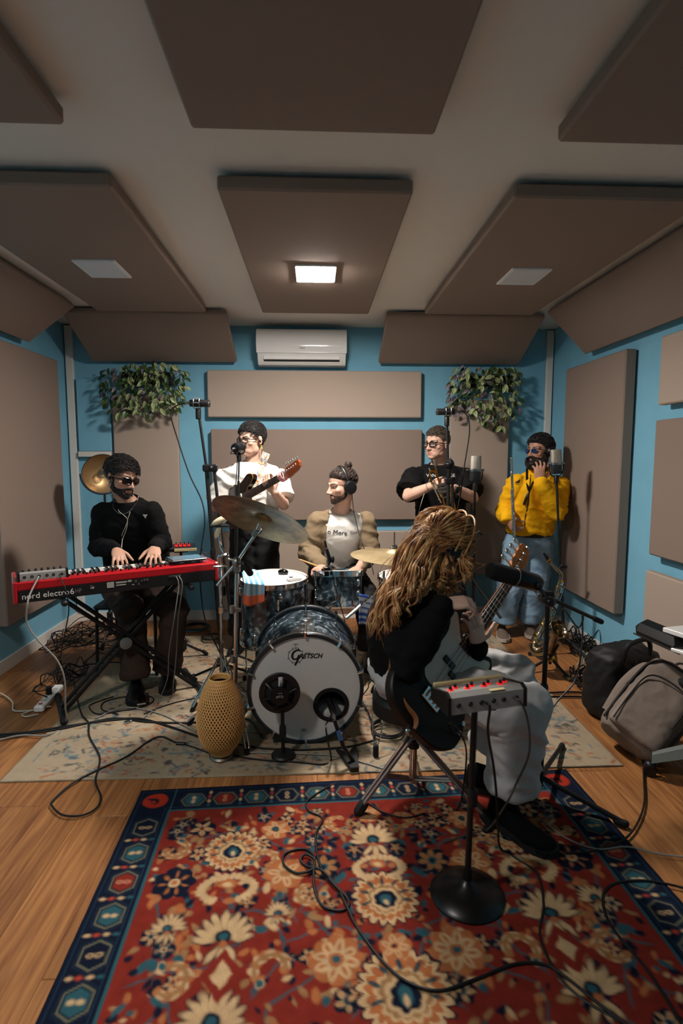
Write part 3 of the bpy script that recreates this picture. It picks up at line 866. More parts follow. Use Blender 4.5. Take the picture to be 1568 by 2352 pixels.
for x, z in ((.56, .045), (.575, .030), (.59, .045), (.605, .047), (.62, .047), (.74, .050), (.755, .050), (.768, .048), (.782, .050), (.795, .050), (.34, .045)):
    jk.torus(KM @ M.Translation((x, -.001, z)) @ M.Rotation(PI / 2, 4, 'X'), .0045, .0018, 10, 6)
part(kb, 'jack', jk, STEEL)
pn = MB()
for x0, w_, z, h in ((.415, .035, .042, .030), (.46, .055, .050, .008), (.46, .05, .036, .006), (.52, .018, .052, .010), (.54, .012, .030, .005), (.335, .018, .038, .010)):
    pn.box(KM @ V((x0 + w_ / 2, -.0008, z)), (w_, .001, h), KM)
part(kb, 'info_plate', pn, mat('pale print', '#9a9792', .7))

# X stand
ks = thing('keyboard_stand', 'black double-braced X stand under the red keyboard', 'stand', KM @ V((KL / 2, KD / 2, -KO.z)))
def kp(u, v, z): p = KM @ V((u, v, 0)); return V((p.x, p.y, z))
for v0, uu in ((.22, ((.21, .94), (.85, .19))),):
    for k, (ua, ub) in enumerate(uu):
        tb = MB()
        for dz in (-.022, .022):
            dv = .03 if k else 0
            tb.box(kp(ua, v0 + dv, .695).lerp(kp(ub, v0 + dv, .03), .5) + V((0, 0, dz)), ((kp(ua, 0, .695) - kp(ub, 0, .03)).length, .02, .022), axm((0, 0, 0), (kp(ub, 0, .03) - kp(ua, 0, .695)).normalized(), KV, (kp(ub, 0, .03) - kp(ua, 0, .695)).normalized().cross(KV)), b=.004)
        part(ks, 'cross_tube', tb, BLACK)
        part(ks, 'foot_bar', MB().tube([kp(ub, .12, .022), kp(ub, .48, .022)], .016, 10), BLACK)
        part(ks, 'end_cap', MB().cap([kp(ub, .11, .022), kp(ub, .14, .022)], .0195, 10).cap([kp(ub, .46, .022), kp(ub, .49, .022)], .0195, 10), RUBBER)
        part(ks, 'support_bar', MB().tube([kp(ua, -.02, .703), kp(ua, .32, .703)], .013, 10).cap([kp(ua, -.035, .700), kp(ua, -.02, .700)], .017, 10), BLACK)
part(ks, 'locking_knob', MB().lathe([(.005, -.012), (.032, -.010), (.034, .006), (.02, .012)], 16, dirm(kp(.53, .19, .37), -KV)), mat('dull grey plastic', '#6a6a68', .4))

# mixers
CREAM = mat('cream plastic', '#cbb98a', .5)
def mixer(m, label, w_, d, h, knobcol, silver, feet=True, nk=8, cat='mixer', base=None):
    t = thing('personal_mixer', label, cat, base or (m @ V((0, 0, 0))))
    sv = mat('silver mixer metal', '#a9a7a2', .4, .35) if silver else PLASTIC
    # wedge case: local x width, y depth (0 = rear panel towards the viewer), z up
    part(t, 'case', MB().prism([(-d / 2, 0), (d / 2, 0), (d / 2, h * .55), (-d / 2 + .02, h), (-d / 2, h * .85)], -w_ / 2 + .006, w_ / 2 - .006, M(((0, 0, 1, 0), (1, 0, 0, 0), (0, 1, 0, 0), (0, 0, 0, 1))), 0).xf(m), sv)
    for s_ in (-1, 1):
        part(t, 'side_cheek', MB().prism([(-d / 2 - .003, -.003), (d / 2 + .003, -.003), (d / 2 + .003, h * .6), (-d / 2 + .02, h + .004), (-d / 2 - .003, h * .88)], s_ * w_ / 2 - .005, s_ * w_ / 2 + .005, M(((0, 0, 1, 0), (1, 0, 0, 0), (0, 1, 0, 0), (0, 0, 0, 1))), 0).xf(m), PLASTIC)
    part(t, 'rear_jack', MB(), PLASTIC) if False else None
    jm = MB()
    for k in range(6):
        jm.torus(m @ M.Translation((-w_ * .38 + w_ * .76 * k / 5 * (1 if k % 2 else .97), -d / 2 - .001, h * .45)) @ M.Rotation(PI / 2, 4, 'X'), .0052, .0026, 10, 6)
    part(t, 'jack', jm, BLACK)
    for k in range(nk):
        x = -w_ * .40 + w_ * .78 * k / (nk - 1)
        yy = -d * .12 + (k % 2) * d * .22
        zt = h - (yy + d / 2 - .02) / (d - .02) * h * .45
        kk = part(t, 'knob', MB().lathe([(.0065, 0), (.0065, .004), (.0045, .014), (.003, .0155)], 10, m @ M.Translation((x, yy, zt))), PLASTIC)
        if knobcol:
            part(kk, 'lit_ring', MB().lathe([(.008, 0), (.0098, .0005), (.0098, .006), (.008, .0065)], 12, m @ M.Translation((x, yy, zt - .001))), knobcol)
    return t
REDGLOW = mat('red lit knob ring', '#d0141c', .4, emit='#ff2020', estr=.55)
mxm = KM @ M.Translation((.125, .075, .1055))
mixer(mxm, 'silver mixer resting on the left end of the keyboard', .215, .125, .042, None, True, nk=7)
# tablet on the right end of the keyboard
tb_ = thing('tablet', 'dark tablet lying on the right end of the keyboard', 'tablet', KM @ V((.86, .12, .106)))
tbm = KM @ M.Translation((.865, .115, .1235)) @ M.Rotation(-.02, 4, 'X')
part(tb_, 'body', MB().box((0, 0, 0), (.20, .17, .012), b=.003).xf(tbm), mat('dark tablet case', '#17191c', .3))
part(tb_, 'screen', MB().box((0, 0, .0065), (.185, .152, .001)).xf(tbm), mat('tablet screen glass', '#5a7686', .12))

# small controller with red pads on its own stand behind the keyboard
cp = at(415, 1258, 3.85)
ct = thing('pad_controller', 'small black controller with glowing red pads behind the keyboard player', 'controller', cp)
cm_ = rotm(cp, .12, 0, .25)
part(ct, 'case', MB().box((0, 0, 0), (.20, .115, .028), b=.004).xf(cm_), PLASTIC)
part(ct, 'cream_edge', MB().box((.03, -.06, .0), (.15, .008, .02), b=.002).xf(cm_), CREAM)
for i in range(8):
    part(ct, 'pad', MB().box((-.03 + (i % 4) * .028, .02 - (i // 4) * .034, .018), (.018, .018, .010), b=.002).xf(cm_), REDGLOW)
    part(ct, 'knob', MB().lathe([(.005, 0), (.005, .012), (.003, .013)], 8, cm_ @ M.Translation((-.03 + (i % 4) * .028, .045 - (i // 4) * .034, .013))), PLASTIC)

# ---------------------------------------------------------------- stands
def pole(root, name, pts, r, m=BLACK, n=10):
    return part(root, name, MB().tube(pts, r, n), m)
def tri_base(root, c, R, a0, m=BLACK, z=.14, n=3, fr=.013):
    for k in range(n):
        a = a0 + 2 * PI * k / n
        f = V((c[0] + R * math.cos(a), c[1] + R * math.sin(a), 0))
        part(root, 'leg', MB().tube([V((c[0], c[1], z)), V((f.x, f.y, .02))], .008, 8), m)
        part(root, 'rubber_foot', MB().cap([V((f.x, f.y, .022)) + (V((c[0], c[1], z)) - f).normalized() * .03, V((f.x, f.y, .017))], fr, 8), RUBBER)
    part(root, 'hub', MB().lathe([(.012, z - .05), (.022, z - .045), (.022, z + .03), (.012, z + .04)], 12, M.Translation((c[0], c[1], 0))), PLASTIC)
def clutch(root, p, d=(0, 0, 1), s=1.0):
    return part(root, 'clutch', MB().lathe([(.011 * s, -.03), (.0165 * s, -.026), (.0165 * s, .02), (.013 * s, .03)], 12, dirm(p, d)), PLASTIC)

# controller stand
s0 = thing('controller_stand', 'thin black stand holding the red-pad controller', 'stand', (cp.x, cp.y, 0))
pole(s0, 'pole', [(cp.x, cp.y, cp.z - .016), (cp.x, cp.y, .06)], .009)
tri_base(s0, (cp.x, cp.y), .16, .4, z=.12)
part(s0, 'top_plate', MB().box(cp - V((0, 0, .022)), (.09, .07, .006), rotm((0, 0, 0), .12, 0, .25), b=.002), BLACK)

# tall overhead microphone stands
def overhead(name, label, base, top, knee, mic_dir, mlabel, a0, kneeoff):
    base = V(base); top = V(top); knee = V(knee)
    t = thing(name, label, 'stand', base)
    pole(t, 'lower_tube', [base + V((0, 0, .1)), knee - (knee - base).normalized() * .02], .0125)
    kn2 = knee + V(kneeoff)
    pole(t, 'boom_tube', [V((base.x + kneeoff[0] * 1.2, base.y + kneeoff[1], base.z + .45)), kn2], .0095)
    pole(t, 'upper_tube', [knee, top], .0085)
    part(t, 'swivel', MB().box((knee + kn2) / 2, (abs(kneeoff[0]) + .045, .03, .045), b=.008).cap([(knee + kn2) / 2 + V((.01, -.03, 0)), (knee + kn2) / 2 + V((.01, .02, 0))], .014, 10), PLASTIC)
    clutch(t, top - V((0, 0, .03))); clutch(t, base.lerp(knee, .62)); clutch(t, base.lerp(knee, .45) + V((kneeoff[0], kneeoff[1], 0)), s=.9)
    hk = base.lerp(knee, .62)
    part(t, 'cable_hook', MB().tube(spline([hk, hk + V((-.05, -.01, .004)), hk + V((-.065, -.01, .02)), hk + V((-.06, -.01, .03))], 4), .004, 6), BLACK)
    tri_base(t, (base.x, base.y), .27, a0, z=.16)
    mc = top + V((0, 0, .035))
    mt = thing('overhead_microphone', mlabel, 'microphone', mc - V((0, 0, .03)))
    d = V(mic_dir).normalized()
    part(mt, 'body', MB().lathe([(.004, -.05), (.020, -.048), (.022, -.03), (.022, .02), (.0215, .022), (.0215, .066), (.019, .071), (.004, .072)], 16, dirm(mc, d)), PLASTIC)
    part(mt, 'grille_band', MB().lathe([(.0222, .062), (.0226, .064), (.0222, .069)], 16, dirm(mc, d), caps=False), STEEL)
    sh = MB()
    for q in (-.022, .012):
        sh.torus(dirm(mc + d * q, d), .032, .0022, 20, 6)
    for k in range(6):
        a = k * PI / 3
        X, Y_, Z_ = frame(d)
        e = X * math.cos(a) + Y_ * math.sin(a)
        sh.tube([mc + d * -.024 + e * .033, mc + d * .014 + e * .033], .002, 5)
        sh.tube([mc + d * -.005 + e * .022, mc + d * .010 + e * .032], .0013, 4)
    part(mt, 'shock_mount', sh, STEEL)
    part(mt, 'mount_yoke', MB().box(mc - V((0, 0, .035)), (.03, .02, .02), b=.005).cap([mc - V((0, 0, .04)), mc - V((0, 0, .065))], .011, 10), PLASTIC)
    part(mt, 'plug', MB().tube([mc - d * .05, mc - d * .075], .0085, 10), STEEL)
    return mc - d * .075
LO = fl(513, 1582)
plugL = overhead('tall_microphone_stand', 'tall black stand left of the drums with a microphone on top', LO, at(455, 940, 3.38), at(474, 1075, 3.38), (1, 0, -.02), 'black overhead microphone in a shock mount on the left stand', .5, (.045, 0, 0))
RO = at(1031, 1330, 3.65); RO.z = 0
plugR = overhead('tall_microphone_stand', 'tall black stand in front of the trumpet player', RO, at(1026, 958, 3.65), at(1029, 1105, 3.65), (-1, 0, -.02), 'black overhead microphone in a shock mount on the right stand', .9, (.028, .0, 0))
# round dynamic microphone clamped to the right stand
rp = at(1031, 1066, 3.60)
rmic = thing('round_microphone', 'round black microphone clamped to the stand before the trumpet player', 'microphone', rp - V((0, 0, .03)))
part(rmic, 'grille', MB().ell(rp, (.033, .033, .036), n=18, k=12), mat('black mesh grille', '#141414', .35, .6, bump=.6, bscale=900))
part(rmic, 'band', MB().torus(M.Translation(rp + V((0, 0, .002))), .033, .003, 24, 6), PLASTIC)
part(rmic, 'collar', MB().lathe([(.010, -.085), (.016, -.08), (.016, -.045), (.024, -.03)], 14, M.Translation(rp)), PLASTIC)
part(rmic, 'tip', MB().cap([rp + V((.008, 0, .036)), rp + V((.008, 0, .044))], .005, 8), STEEL)

def boomcable(name, pts, r, label, m=CABLE, n=7, seg=8, group=None):
    return single(name, MB().tube(spline(pts, seg), r, n), m, label, 'cable', group)
boomcable('cable', [plugL, plugL + V((-.045, 0, -.012)), at(392, 950, 3.38), at(408, 1010, 3.38), at(435, 1090, 3.37), at(463, 1150, 3.36), at(470, 1200, 3.34), at(462, 1260, 3.33), at(458, 1310, 3.33), at(470, 1420, 3.35), at(505, 1500, 3.36)], .0042, 'black cable drooping from the left overhead microphone')
boomcable('cable', [plugR, plugR + V((.04, 0, -.006)), at(1076, 965, 3.65), at(1077, 1000, 3.65), at(1066, 1070, 3.65), at(1058, 1130, 3.65), at(1050, 1180, 3.65), at(1046, 1300, 3.65), at(1042, 1420, 3.66)], .0042, 'black cable hanging from the right overhead microphone')

# large condenser microphones
GRILLE = mat('champagne mesh grille', '#a8a296', .4, .75, bump=.5, bscale=900)
def condenser(label, slabel, top, Y, base, lean, gdark):
    top = V(top)
    t = thing('condenser_microphone', label, 'microphone', top - V((0, 0, .17)))
    R = M.Translation(top) @ M.Rotation(lean, 4, 'Y')
    def sup(a, b, z, n=20):
        return [R @ V((math.copysign(abs(math.cos(q)) ** .6, math.cos(q)) * a, math.copysign(abs(math.sin(q)) ** .6, math.sin(q)) * b, z)) for q in [2 * PI * k / n for k in range(n)]]
    part(t, 'grille', MB().rings([sup(.030, .010, .0), sup(.036, .020, -.003), sup(.038, .026, -.05), sup(.038, .028, -.092)]), GRILLE)
    part(t, 'band', MB().rings([sup(.039, .029, -.092), sup(.039, .029, -.108)]), STEEL)
    part(t, 'body', MB().rings([sup(.037, .028, -.108), sup(.037, .028, -.16), sup(.030, .022, -.172)]), mat('gunmetal', gdark, .4, .6))
    yk = MB()
    yk.tube(spline([R @ V((-.050, 0, -.10)), R @ V((-.048, 0, -.15)), R @ V((-.03, 0, -.182)), R @ V((0, 0, -.188)), R @ V((.03, 0, -.182)), R @ V((.048, 0, -.15)), R @ V((.050, 0, -.10))], 5), .004, 6)
    part(t, 'yoke', yk, PLASTIC)
    part(t, 'yoke_knob', MB().cap([R @ V((-.056, 0, -.10)), R @ V((-.046, 0, -.10))], .008, 10).cap([R @ V((.046, 0, -.10)), R @ V((.056, 0, -.10))], .008, 10), STEEL)
    part(t, 'logo_dot', MB().ell(R @ V((.012, -.028, -.13)), (.007, .002, .007)), PLASTIC)
    s = thing('microphone_stand', slabel, 'stand', base)
    bt = R @ V((0, 0, -.19))
    pole(s, 'upper_tube', [bt, bt.lerp(V(base), .55)], .0085)
    pole(s, 'lower_tube', [bt.lerp(V(base), .5), V(base) + V((0, 0, .08))], .012)
    clutch(s, bt - V((0, 0, .02))); clutch(s, bt.lerp(V(base), .52))
    tri_base(s, base, .26, 1.1, z=.13)
    return s, bt
b1 = at(1086, 1440, 3.72); b1.z = 0
s1, q1 = condenser('silver condenser microphone standing between the two horn players', 'black stand of the condenser microphone beside the trumpet player', at(1092, 1046, 3.72), 3.72, b1, 0.0, '#3a3b3e')
part(s1, 'boom', MB().tube([at(1060, 1290, 3.70), at(1095, 1345, 3.66), at(1150, 1420, 3.50)], .010, 8), BLACK)
part(s1, 'boom_tip', MB().cap([at(1082, 1168, 3.70), at(1082, 1160, 3.70)], .006, 8).tube([at(1082, 1168, 3.70), at(1080, 1330, 3.70)], .010, 8), BLACK)
part(s1, 'wing_knob', MB().cap([at(1100, 1222, 3.69), at(1106, 1226, 3.69)], .012, 8), PLASTIC)
b2 = at(1297, 1440, 3.82); b2.z = 0
s2, q2 = condenser('silver condenser microphone in front of the man in yellow', 'black stand in front of the man in yellow', at(1276, 1032, 3.82), 3.82, b2, -.06, '#333438')
part(s2, 'knob', MB().cap([at(1290, 1300, 3.80), at(1298, 1302, 3.80)], .014, 10), PLASTIC)

# vocal microphone of the guitarist
vp = at(549, 1027, 3.62)
vm = thing('vocal_microphone', 'black vocal microphone in front of the guitarist mouth', 'microphone', vp - V((0, 0, .03)))
vd = V((.28, .75, .12)).normalized()
part(vm, 'body', MB().lathe([(.006, -.06), (.030, -.055), (.034, -.03), (.034, .0)], 18, dirm(vp, vd)), PLASTIC)
part(vm, 'grille', MB().lathe([(.034, .0), (.036, .012), (.034, .035), (.02, .048), (.004, .05)], 18, dirm(vp, vd)), mat('dark mesh grille', '#202020', .35, .6, bump=.6, bscale=900))
part(vm, 'end_badge', MB().box(vp - vd * .0605, (.030, .002, .008), dirm((0, 0, 0), (0, 0, 1)) , b=.0005), mat('grey badge', '#8a8a88', .5))
part(vm, 'yoke', MB().tube(spline([vp + V((-.035, 0, 0)), vp + V((-.03, 0, -.035)), vp + V((0, 0, -.045)), vp + V((.03, 0, -.035)), vp + V((.035, 0, 0))], 4), .004, 6), PLASTIC)
vb = at(535, 1480, 3.62); vb.z = 0
vs = thing('microphone_stand', 'slim stand carrying the vocal microphone of the guitarist', 'stand', vb)
vt = vp - V((0, 0, .045))
pole(vs, 'upper_tube', [vt, vt.lerp(vb, .35)], .0065, CHROME)
pole(vs, 'lower_tube', [vt.lerp(vb, .12), vb + V((0, 0, .1))], .0085)
clutch(vs, vt - V((0, 0, .02)), s=.8)
tri_base(vs, vb, .2, .2, z=.12)
boomcable('cable', [vp - vd * .06, vp - vd * .07 + V((-.02, 0, -.03)), vt + V((-.012, -.015, -.02)), vt.lerp(vb, .15) + V((-.015, -.012, 0)), vt.lerp(vb, .4) + V((-.012, -.012, 0)), vt.lerp(vb, .7) + V((.01, -.014, 0)), vb + V((.03, -.03, .12))], .003, 'thin black cable winding down the vocal microphone stand')

# broadcast microphone on a boom stand behind the bassist knees
sb0 = fl(1238, 1835)
bs = thing('boom_stand', 'black boom stand beside the bassist knee holding a broadcast microphone', 'stand', sb0)
top = at(1258, 1372, 2.12)
pole(bs, 'lower_tube', [sb0 + V((0, 0, .06)), sb0.lerp(top, .55)], .0125)
pole(bs, 'upper_tube', [sb0.lerp(top, .5), top], .010)
clutch(bs, sb0.lerp(top, .55)); clutch(bs, sb0.lerp(top, .28), s=.95)
part(bs, 'swivel', MB().cap([top + V((-.005, -.03, -.01)), top + V((-.005, .03, -.01))], .022, 12).box(top, (.05, .035, .05), b=.008), PLASTIC)
bA, bB = at(1222, 1335, 2.10), at(1380, 1428, 2.30)
pole(bs, 'boom', [bA, top, bB], .0085)
part(bs, 'boom_weight', MB().cap([bB - (bB - top).normalized() * .05, bB], .012, 10), RUBBER)
for f, nm in ((fl(1435, 1902), 0), (fl(1115, 1915), 1), (fl(1290, 1720), 2)):
    f = V((f.x, f.y, 0))
    part(bs, 'leg', MB().tube([sb0 + V((0, 0, .10)), f + V((0, 0, .018))], .0105, 8), BLACK)
    part(bs, 'end_cap', MB().cap([f + V((0, 0, .018)) + (sb0 - f).normalized() * .03, f + V((0, 0, .0175))], .0145, 8), RUBBER)
mA, mB = at(1128, 1310, 2.04), at(1228, 1338, 2.10)
md_ = (mA - mB).normalized()
mmx = dirm(mB, md_)
ln_ = (mA - mB).length
bm2 = thing('broadcast_microphone', 'chunky black broadcast microphone with foam front on the boom', 'microphone', mB - V((0, 0, .04)))
part(bm2, 'foam', MB().lathe([(.024, ln_ * .47), (.034, ln_ * .48), (.035, ln_ * .9), (.030, ln_ * 1.03), (.015, ln_ * 1.08), (.002, ln_ * 1.085)], 20, mmx), mat('black foam', '#101010', .95, bump=.6, bscale=500))
part(bm2, 'body', MB().lathe([(.012, -ln_ * .12), (.027, -ln_ * .10), (.035, -.0), (.036, ln_ * .44), (.034, ln_ * .47), (.01, ln_ * .475)], 20, mmx), mat('satin black metal', '#1b1c1e', .3, .5))
part(bm2, 'ring', MB().lathe([(.0345, ln_ * .465), (.0365, ln_ * .47), (.0345, ln_ * .48)], 20, mmx, caps=False), STEEL)
part(bm2, 'yoke', MB().tube(spline([mB + V((0, -.041, 0)), mB + V((.012, -.041, -.03)), mB + V((.02, 0, -.055)), mB + V((.012, .041, -.03)), mB + V((0, .041, 0))], 4), .005, 6).cap([mB + V((0, -.040, 0)), mB + V((0, -.03, 0))], .011, 10), PLASTIC)
boomcable('cable', [mB - md_ * .03, bA + V((.03, -.02, -.03)), top + V((.03, -.02, -.05)), at(1295, 1400, 2.14), at(1325, 1440, 2.2), at(1338, 1425, 2.2), at(1337, 1415, 2.22), at(1336, 1480, 2.22), at(1322, 1560, 2.22), at(1280, 1610, 2.18), at(1255, 1650, 2.14), at(1246, 1700, 2.12)], .0038, 'grey-black cable looping from the broadcast microphone boom', mat('dark grey cable', '#3a3a3c', .5))

# monitor mixer on the round-based stand in the foreground
gx = fl(1072, 2062)
ms_ = thing('round_base_stand', 'black stand with a domed round base on the red rug', 'stand', gx)
part(ms_, 'base', MB().lathe([(.005, .0), (.118, .0), (.120, .008), (.112, .018), (.075, .032), (.03, .044), (.016, .060), (.014, .085)], 40, M.Translation(gx + V((0, 0, .008)))), mat('semi-gloss black', '#0d0d0e', .32))
mxc = at(1098, 1592, 1.66)
pole(ms_, 'pole', [gx + V((0, 0, .06)), V((mxc.x - .01, mxc.y, mxc.z - .03))], .0105)
clutch(ms_, gx.lerp(mxc, .5))
part(ms_, 'top_plate', MB().box((mxc.x - .01, mxc.y, mxc.z - .034), (.11, .09, .008), b=.002), BLACK)
m2 = M.Translation((mxc.x, mxc.y, mxc.z - .028)) @ M.Rotation(.20, 4, 'Z') @ M.Rotation(-.02, 4, 'Y')
m2t = mixer(m2, 'silver monitor mixer with red-ringed knobs on the round-based stand', .255, .125, .062, REDGLOW, True, nk=8)
part(m2t, 'cream_edge', MB().box((0, .068, .042), (.245, .010, .014), b=.003).xf(m2), CREAM)
part(m2t, 'name_tape', MB().box((.035, -.0635 + .012, .0592), (.05, .018, .0015)).xf(m2 @ M.Rotation(.0, 4, 'X')), mat('masking tape', '#d3c08c', .8))
boomcable('cable', [m2 @ V((-.01, -.066, .028)), m2 @ V((-.006, -.085, .02)), at(1120, 1680, 1.60), at(1133, 1760, 1.62), at(1140, 1830, 1.68), at(1143, 1900, 1.74), fl(1150, 1950, .02), fl(1190, 1975, .01), fl(1235, 2010, .01), fl(1248, 2080, .01), fl(1240, 2150, .01), fl(1275, 2230, .01), fl(1330, 2290, .01), fl(1430, 2350, .01)], .0042, 'black cable hanging from the monitor mixer across the red rug')
boomcable('cable', [m2 @ V((.085, -.066, .03)), m2 @ V((.095, -.085, .026)), at(1208, 1640, 1.62), at(1216, 1690, 1.64), at(1212, 1740, 1.66), at(1185, 1800, 1.70), at(1160, 1850, 1.72), fl(1120, 1905, .03), fl(1080, 1915, .012), fl(1020, 1935, .012)], .0036, 'grey cable bowing out of the right end of the monitor mixer', mat('slate cable', '#45423f', .5))

# subkick speaker microphone and kick microphone
sk = at(642, 1594, 2.50)
skm = dirm(sk, (.06, -1, .04))              # local z towards the viewer
st = thing('speaker_microphone', 'round black speaker used as microphone before the bass drum', 'microphone', (sk.x, sk.y, 0))
part(st, 'frame_ring', MB().lathe([(.070, -.022), (.095, -.022), (.097, -.018), (.097, -.008), (.094, -.005), (.070, -.005), (.070, -.022)], 40, skm, caps=False), PLASTIC)
part(st, 'cone', MB().lathe([(.004, -.020), (.075, -.020), (.075, -.016), (.04, .002), (.004, .004)], 32, skm), mat('black paper cone', '#0a0a0a', .8))
for k in range(6):
    a = k * PI / 3 + .3
    part(st, 'basket_arm', MB().tube([skm @ V((.078 * math.cos(a), .078 * math.sin(a), -.008)), skm @ V((.055 * math.cos(a), .055 * math.sin(a), .014)), skm @ V((.034 * math.cos(a), .034 * math.sin(a), .018))], [(.012, .004), (.009, .004), (.008, .004)], 8), PLASTIC)
part(st, 'magnet', MB().lathe([(.004, .008), (.040, .008), (.042, .012), (.042, .030), (.040, .033), (.004, .034)], 32, skm), mat('dark magnet steel', '#161616', .4, .4))
part(st, 'magnet_print', text_mb('Yoo', .020, skm @ M.Translation((0, 0, .0346)) @ M.Rotation(PI + .25, 4, 'Z'), .0006).add(*(lambda q: (q.v, q.f))(MB().box((skm @ V((.002, .016, .0346))), (.018, .001, .0015), skm))), mat('silver print', '#b9b9b6', .5))
part(st, 'sticker', MB().box(skm @ V((.004, .062, .0125)), (.018, .046, .0012), skm.to_3x3().to_4x4()), mat('white paper label', '#cfccc4', .8), label='white barcode sticker')
brs = MB()
for k in range(5): brs.box(skm @ V((.006, .047 + k * .005, .0133)), (.010, .0022, .0006), skm.to_3x3().to_4x4())
part(st, 'sticker_print', brs, INK)
pole(st, 'pole', [sk + V((.012, .0, -.085)), V((sk.x + .012, sk.y + .02, .02))], .009)
clutch(st, V((sk.x + .012, sk.y + .01, .14)))
part(st, 'base', MB().lathe([(.01, 0), (.055, 0), (.057, .01), (.05, .018), (.015, .024)], 28, M.Translation((sk.x + .012, sk.y + .02, .009))), BLACK)

kbp = fl(805, 1752)
kst = thing('kick_microphone_stand', 'short black stand with a microphone pointing into the bass drum port', 'stand', kbp)
km0 = bdp(HX, HY, -.05)
part(kst, 'base_wedge', MB().prism([(-.065, .085), (-.012, .03), (.02, .10), (.034, .085), (.032, -.09), (-.005, -.095)], 0, .022, M.Translation((kbp.x, kbp.y, .009)), .003), mat('black cast iron', '#121212', .55))
el = at(768, 1655, 2.44)
pole(kst, 'tube', [V((kbp.x + .01, kbp.y - .04, .03)), at(788, 1715, 2.42), el], .0095)
part(kst, 'tube_tape', MB().tube([at(783, 1700, 2.42), at(776, 1678, 2.43)], .0105, 10), mat('blue printed tape', '#3d5a8a', .5))
pole(kst, 'goose_tube', [el, bdp(HX + .005, HY - .0, -.075), bdp(HX - .012, HY + .012, .02)], .008, STEEL)
part(kst, 'microphone', MB().cap([bdp(HX + .008, HY - .012, -.045), bdp(HX - .016, HY + .024, .05)], .017, 12).cap([bdp(HX - .016, HY + .024, .05), bdp(HX - .022, HY + .032, .075)], .021, 12), PLASTIC)
boomcable('cable', [bdp(HX + .006, HY - .015, -.05), bdp(HX - .02, HY - .05, -.07), at(748, 1668, 2.43), at(752, 1700, 2.42), fl(760, 1745, .012), fl(740, 1755, .012), fl(680, 1750, .012), fl(600, 1745, .012), fl(540, 1735, .012), fl(500, 1715, .012)], .0042, 'black cable from the kick microphone curving past the bamboo lamp')

# clip microphone on the rack tom
cpm = thing('clip_microphone', 'small black microphone clipped to the rim of the small tom', 'microphone', at(752, 1310, 3.26))
part(cpm, 'clip', MB().box(at(752, 1306, 3.27), (.05, .03, .022), b=.004).box(at(750, 1318, 3.27), (.03, .02, .03), b=.004), PLASTIC)
part(cpm, 'capsule', MB().cap([at(746, 1243, 3.24), at(750, 1262, 3.24)], .006, 8).cap([at(750, 1262, 3.24), at(757, 1288, 3.25)], [.010, .014], 10), PLASTIC)
part(cpm, 'arm', MB().tube([at(757, 1288, 3.25), at(754, 1300, 3.26)], .008, 8).ell(at(764, 1285, 3.25), (.010, .012, .022)), BLACK)
boomcable('cable', [at(755, 1298, 3.24), at(762, 1312, 3.21), at(768, 1340, 3.20), at(778, 1378, 3.18), at(786, 1405, 3.16), at(795, 1440, 3.14), at(805, 1500, 3.13)], .003, 'thin black cable falling from the clip microphone over the small tom')

# ---------------------------------------------------------------- air conditioner
acx, acz = -.11, 2.335
ac = thing('air_conditioner', 'white split air conditioner high on the back wall', 'air conditioner', (acx, YB - .1, 2.19))
GLW = mat('glossy white plastic', '#e9e7e3', .12, coat=.4)
pf = [(0, -.145), (-.13, -.145), (-.165, -.12), (-.20, -.055), (-.205, -.04), (-.205, .08), (-.19, .125), (-.15, .145), (0, .145)]
AM = M(((0, 0, 1, acx), (1, 0, 0, YB - .001), (0, 1, 0, acz), (0, 0, 0, 1)))
part(ac, 'body', MB().prism(pf[:4] + [(-.198, -.05), (0, -.05)], -.36, .36, AM, 0), WHITEP)
part(ac, 'front_cover', MB().prism([(0, -.05), (-.198, -.05), (-.206, -.04), (-.210, .0), (-.208, .06), (-.198, .105), (-.175, .132), (-.14, .145), (0, .145)], -.368, .368, AM, 0), GLW)
part(ac, 'seam_strip', MB().box((acx, YB - .205, acz - .055), (.736, .012, .012), b=.003), GLW)
part(ac, 'louver', MB().box((acx, YB - .184, acz - .088), (.62, .008, .048), M.Rotation(-.48, 4, 'X'), b=.003), WHITEP)
part(ac, 'louver_gap', MB().box((acx, YB - .170, acz - .117), (.62, .010, .006), M.Rotation(-.48, 4, 'X')), INK)
part(ac, 'logo', text_mb('elux', .026, M(((1, 0, 0, acx + .005), (0, 0, -1, YB - .2115), (0, 1, 0, acz - .02), (0, 0, 0, 1))), .001), mat('grey logo', '#77757a', .5))

# blue boxing with a pale ledge in the left corner
bxm = thing('wall_boxing', 'blue painted boxing with a pale ledge in the left corner', 'boxing', (-1.86, YB - .04, 1.44))
part(bxm, 'box', MB().box((-1.855, YB - .025, 1.78), (.27, .048, .60), b=.003), BLUE)
part(bxm, 'ledge', MB().box((-1.86, YB - .03, 1.455), (.27, .056, .045), b=.003), TRIM)
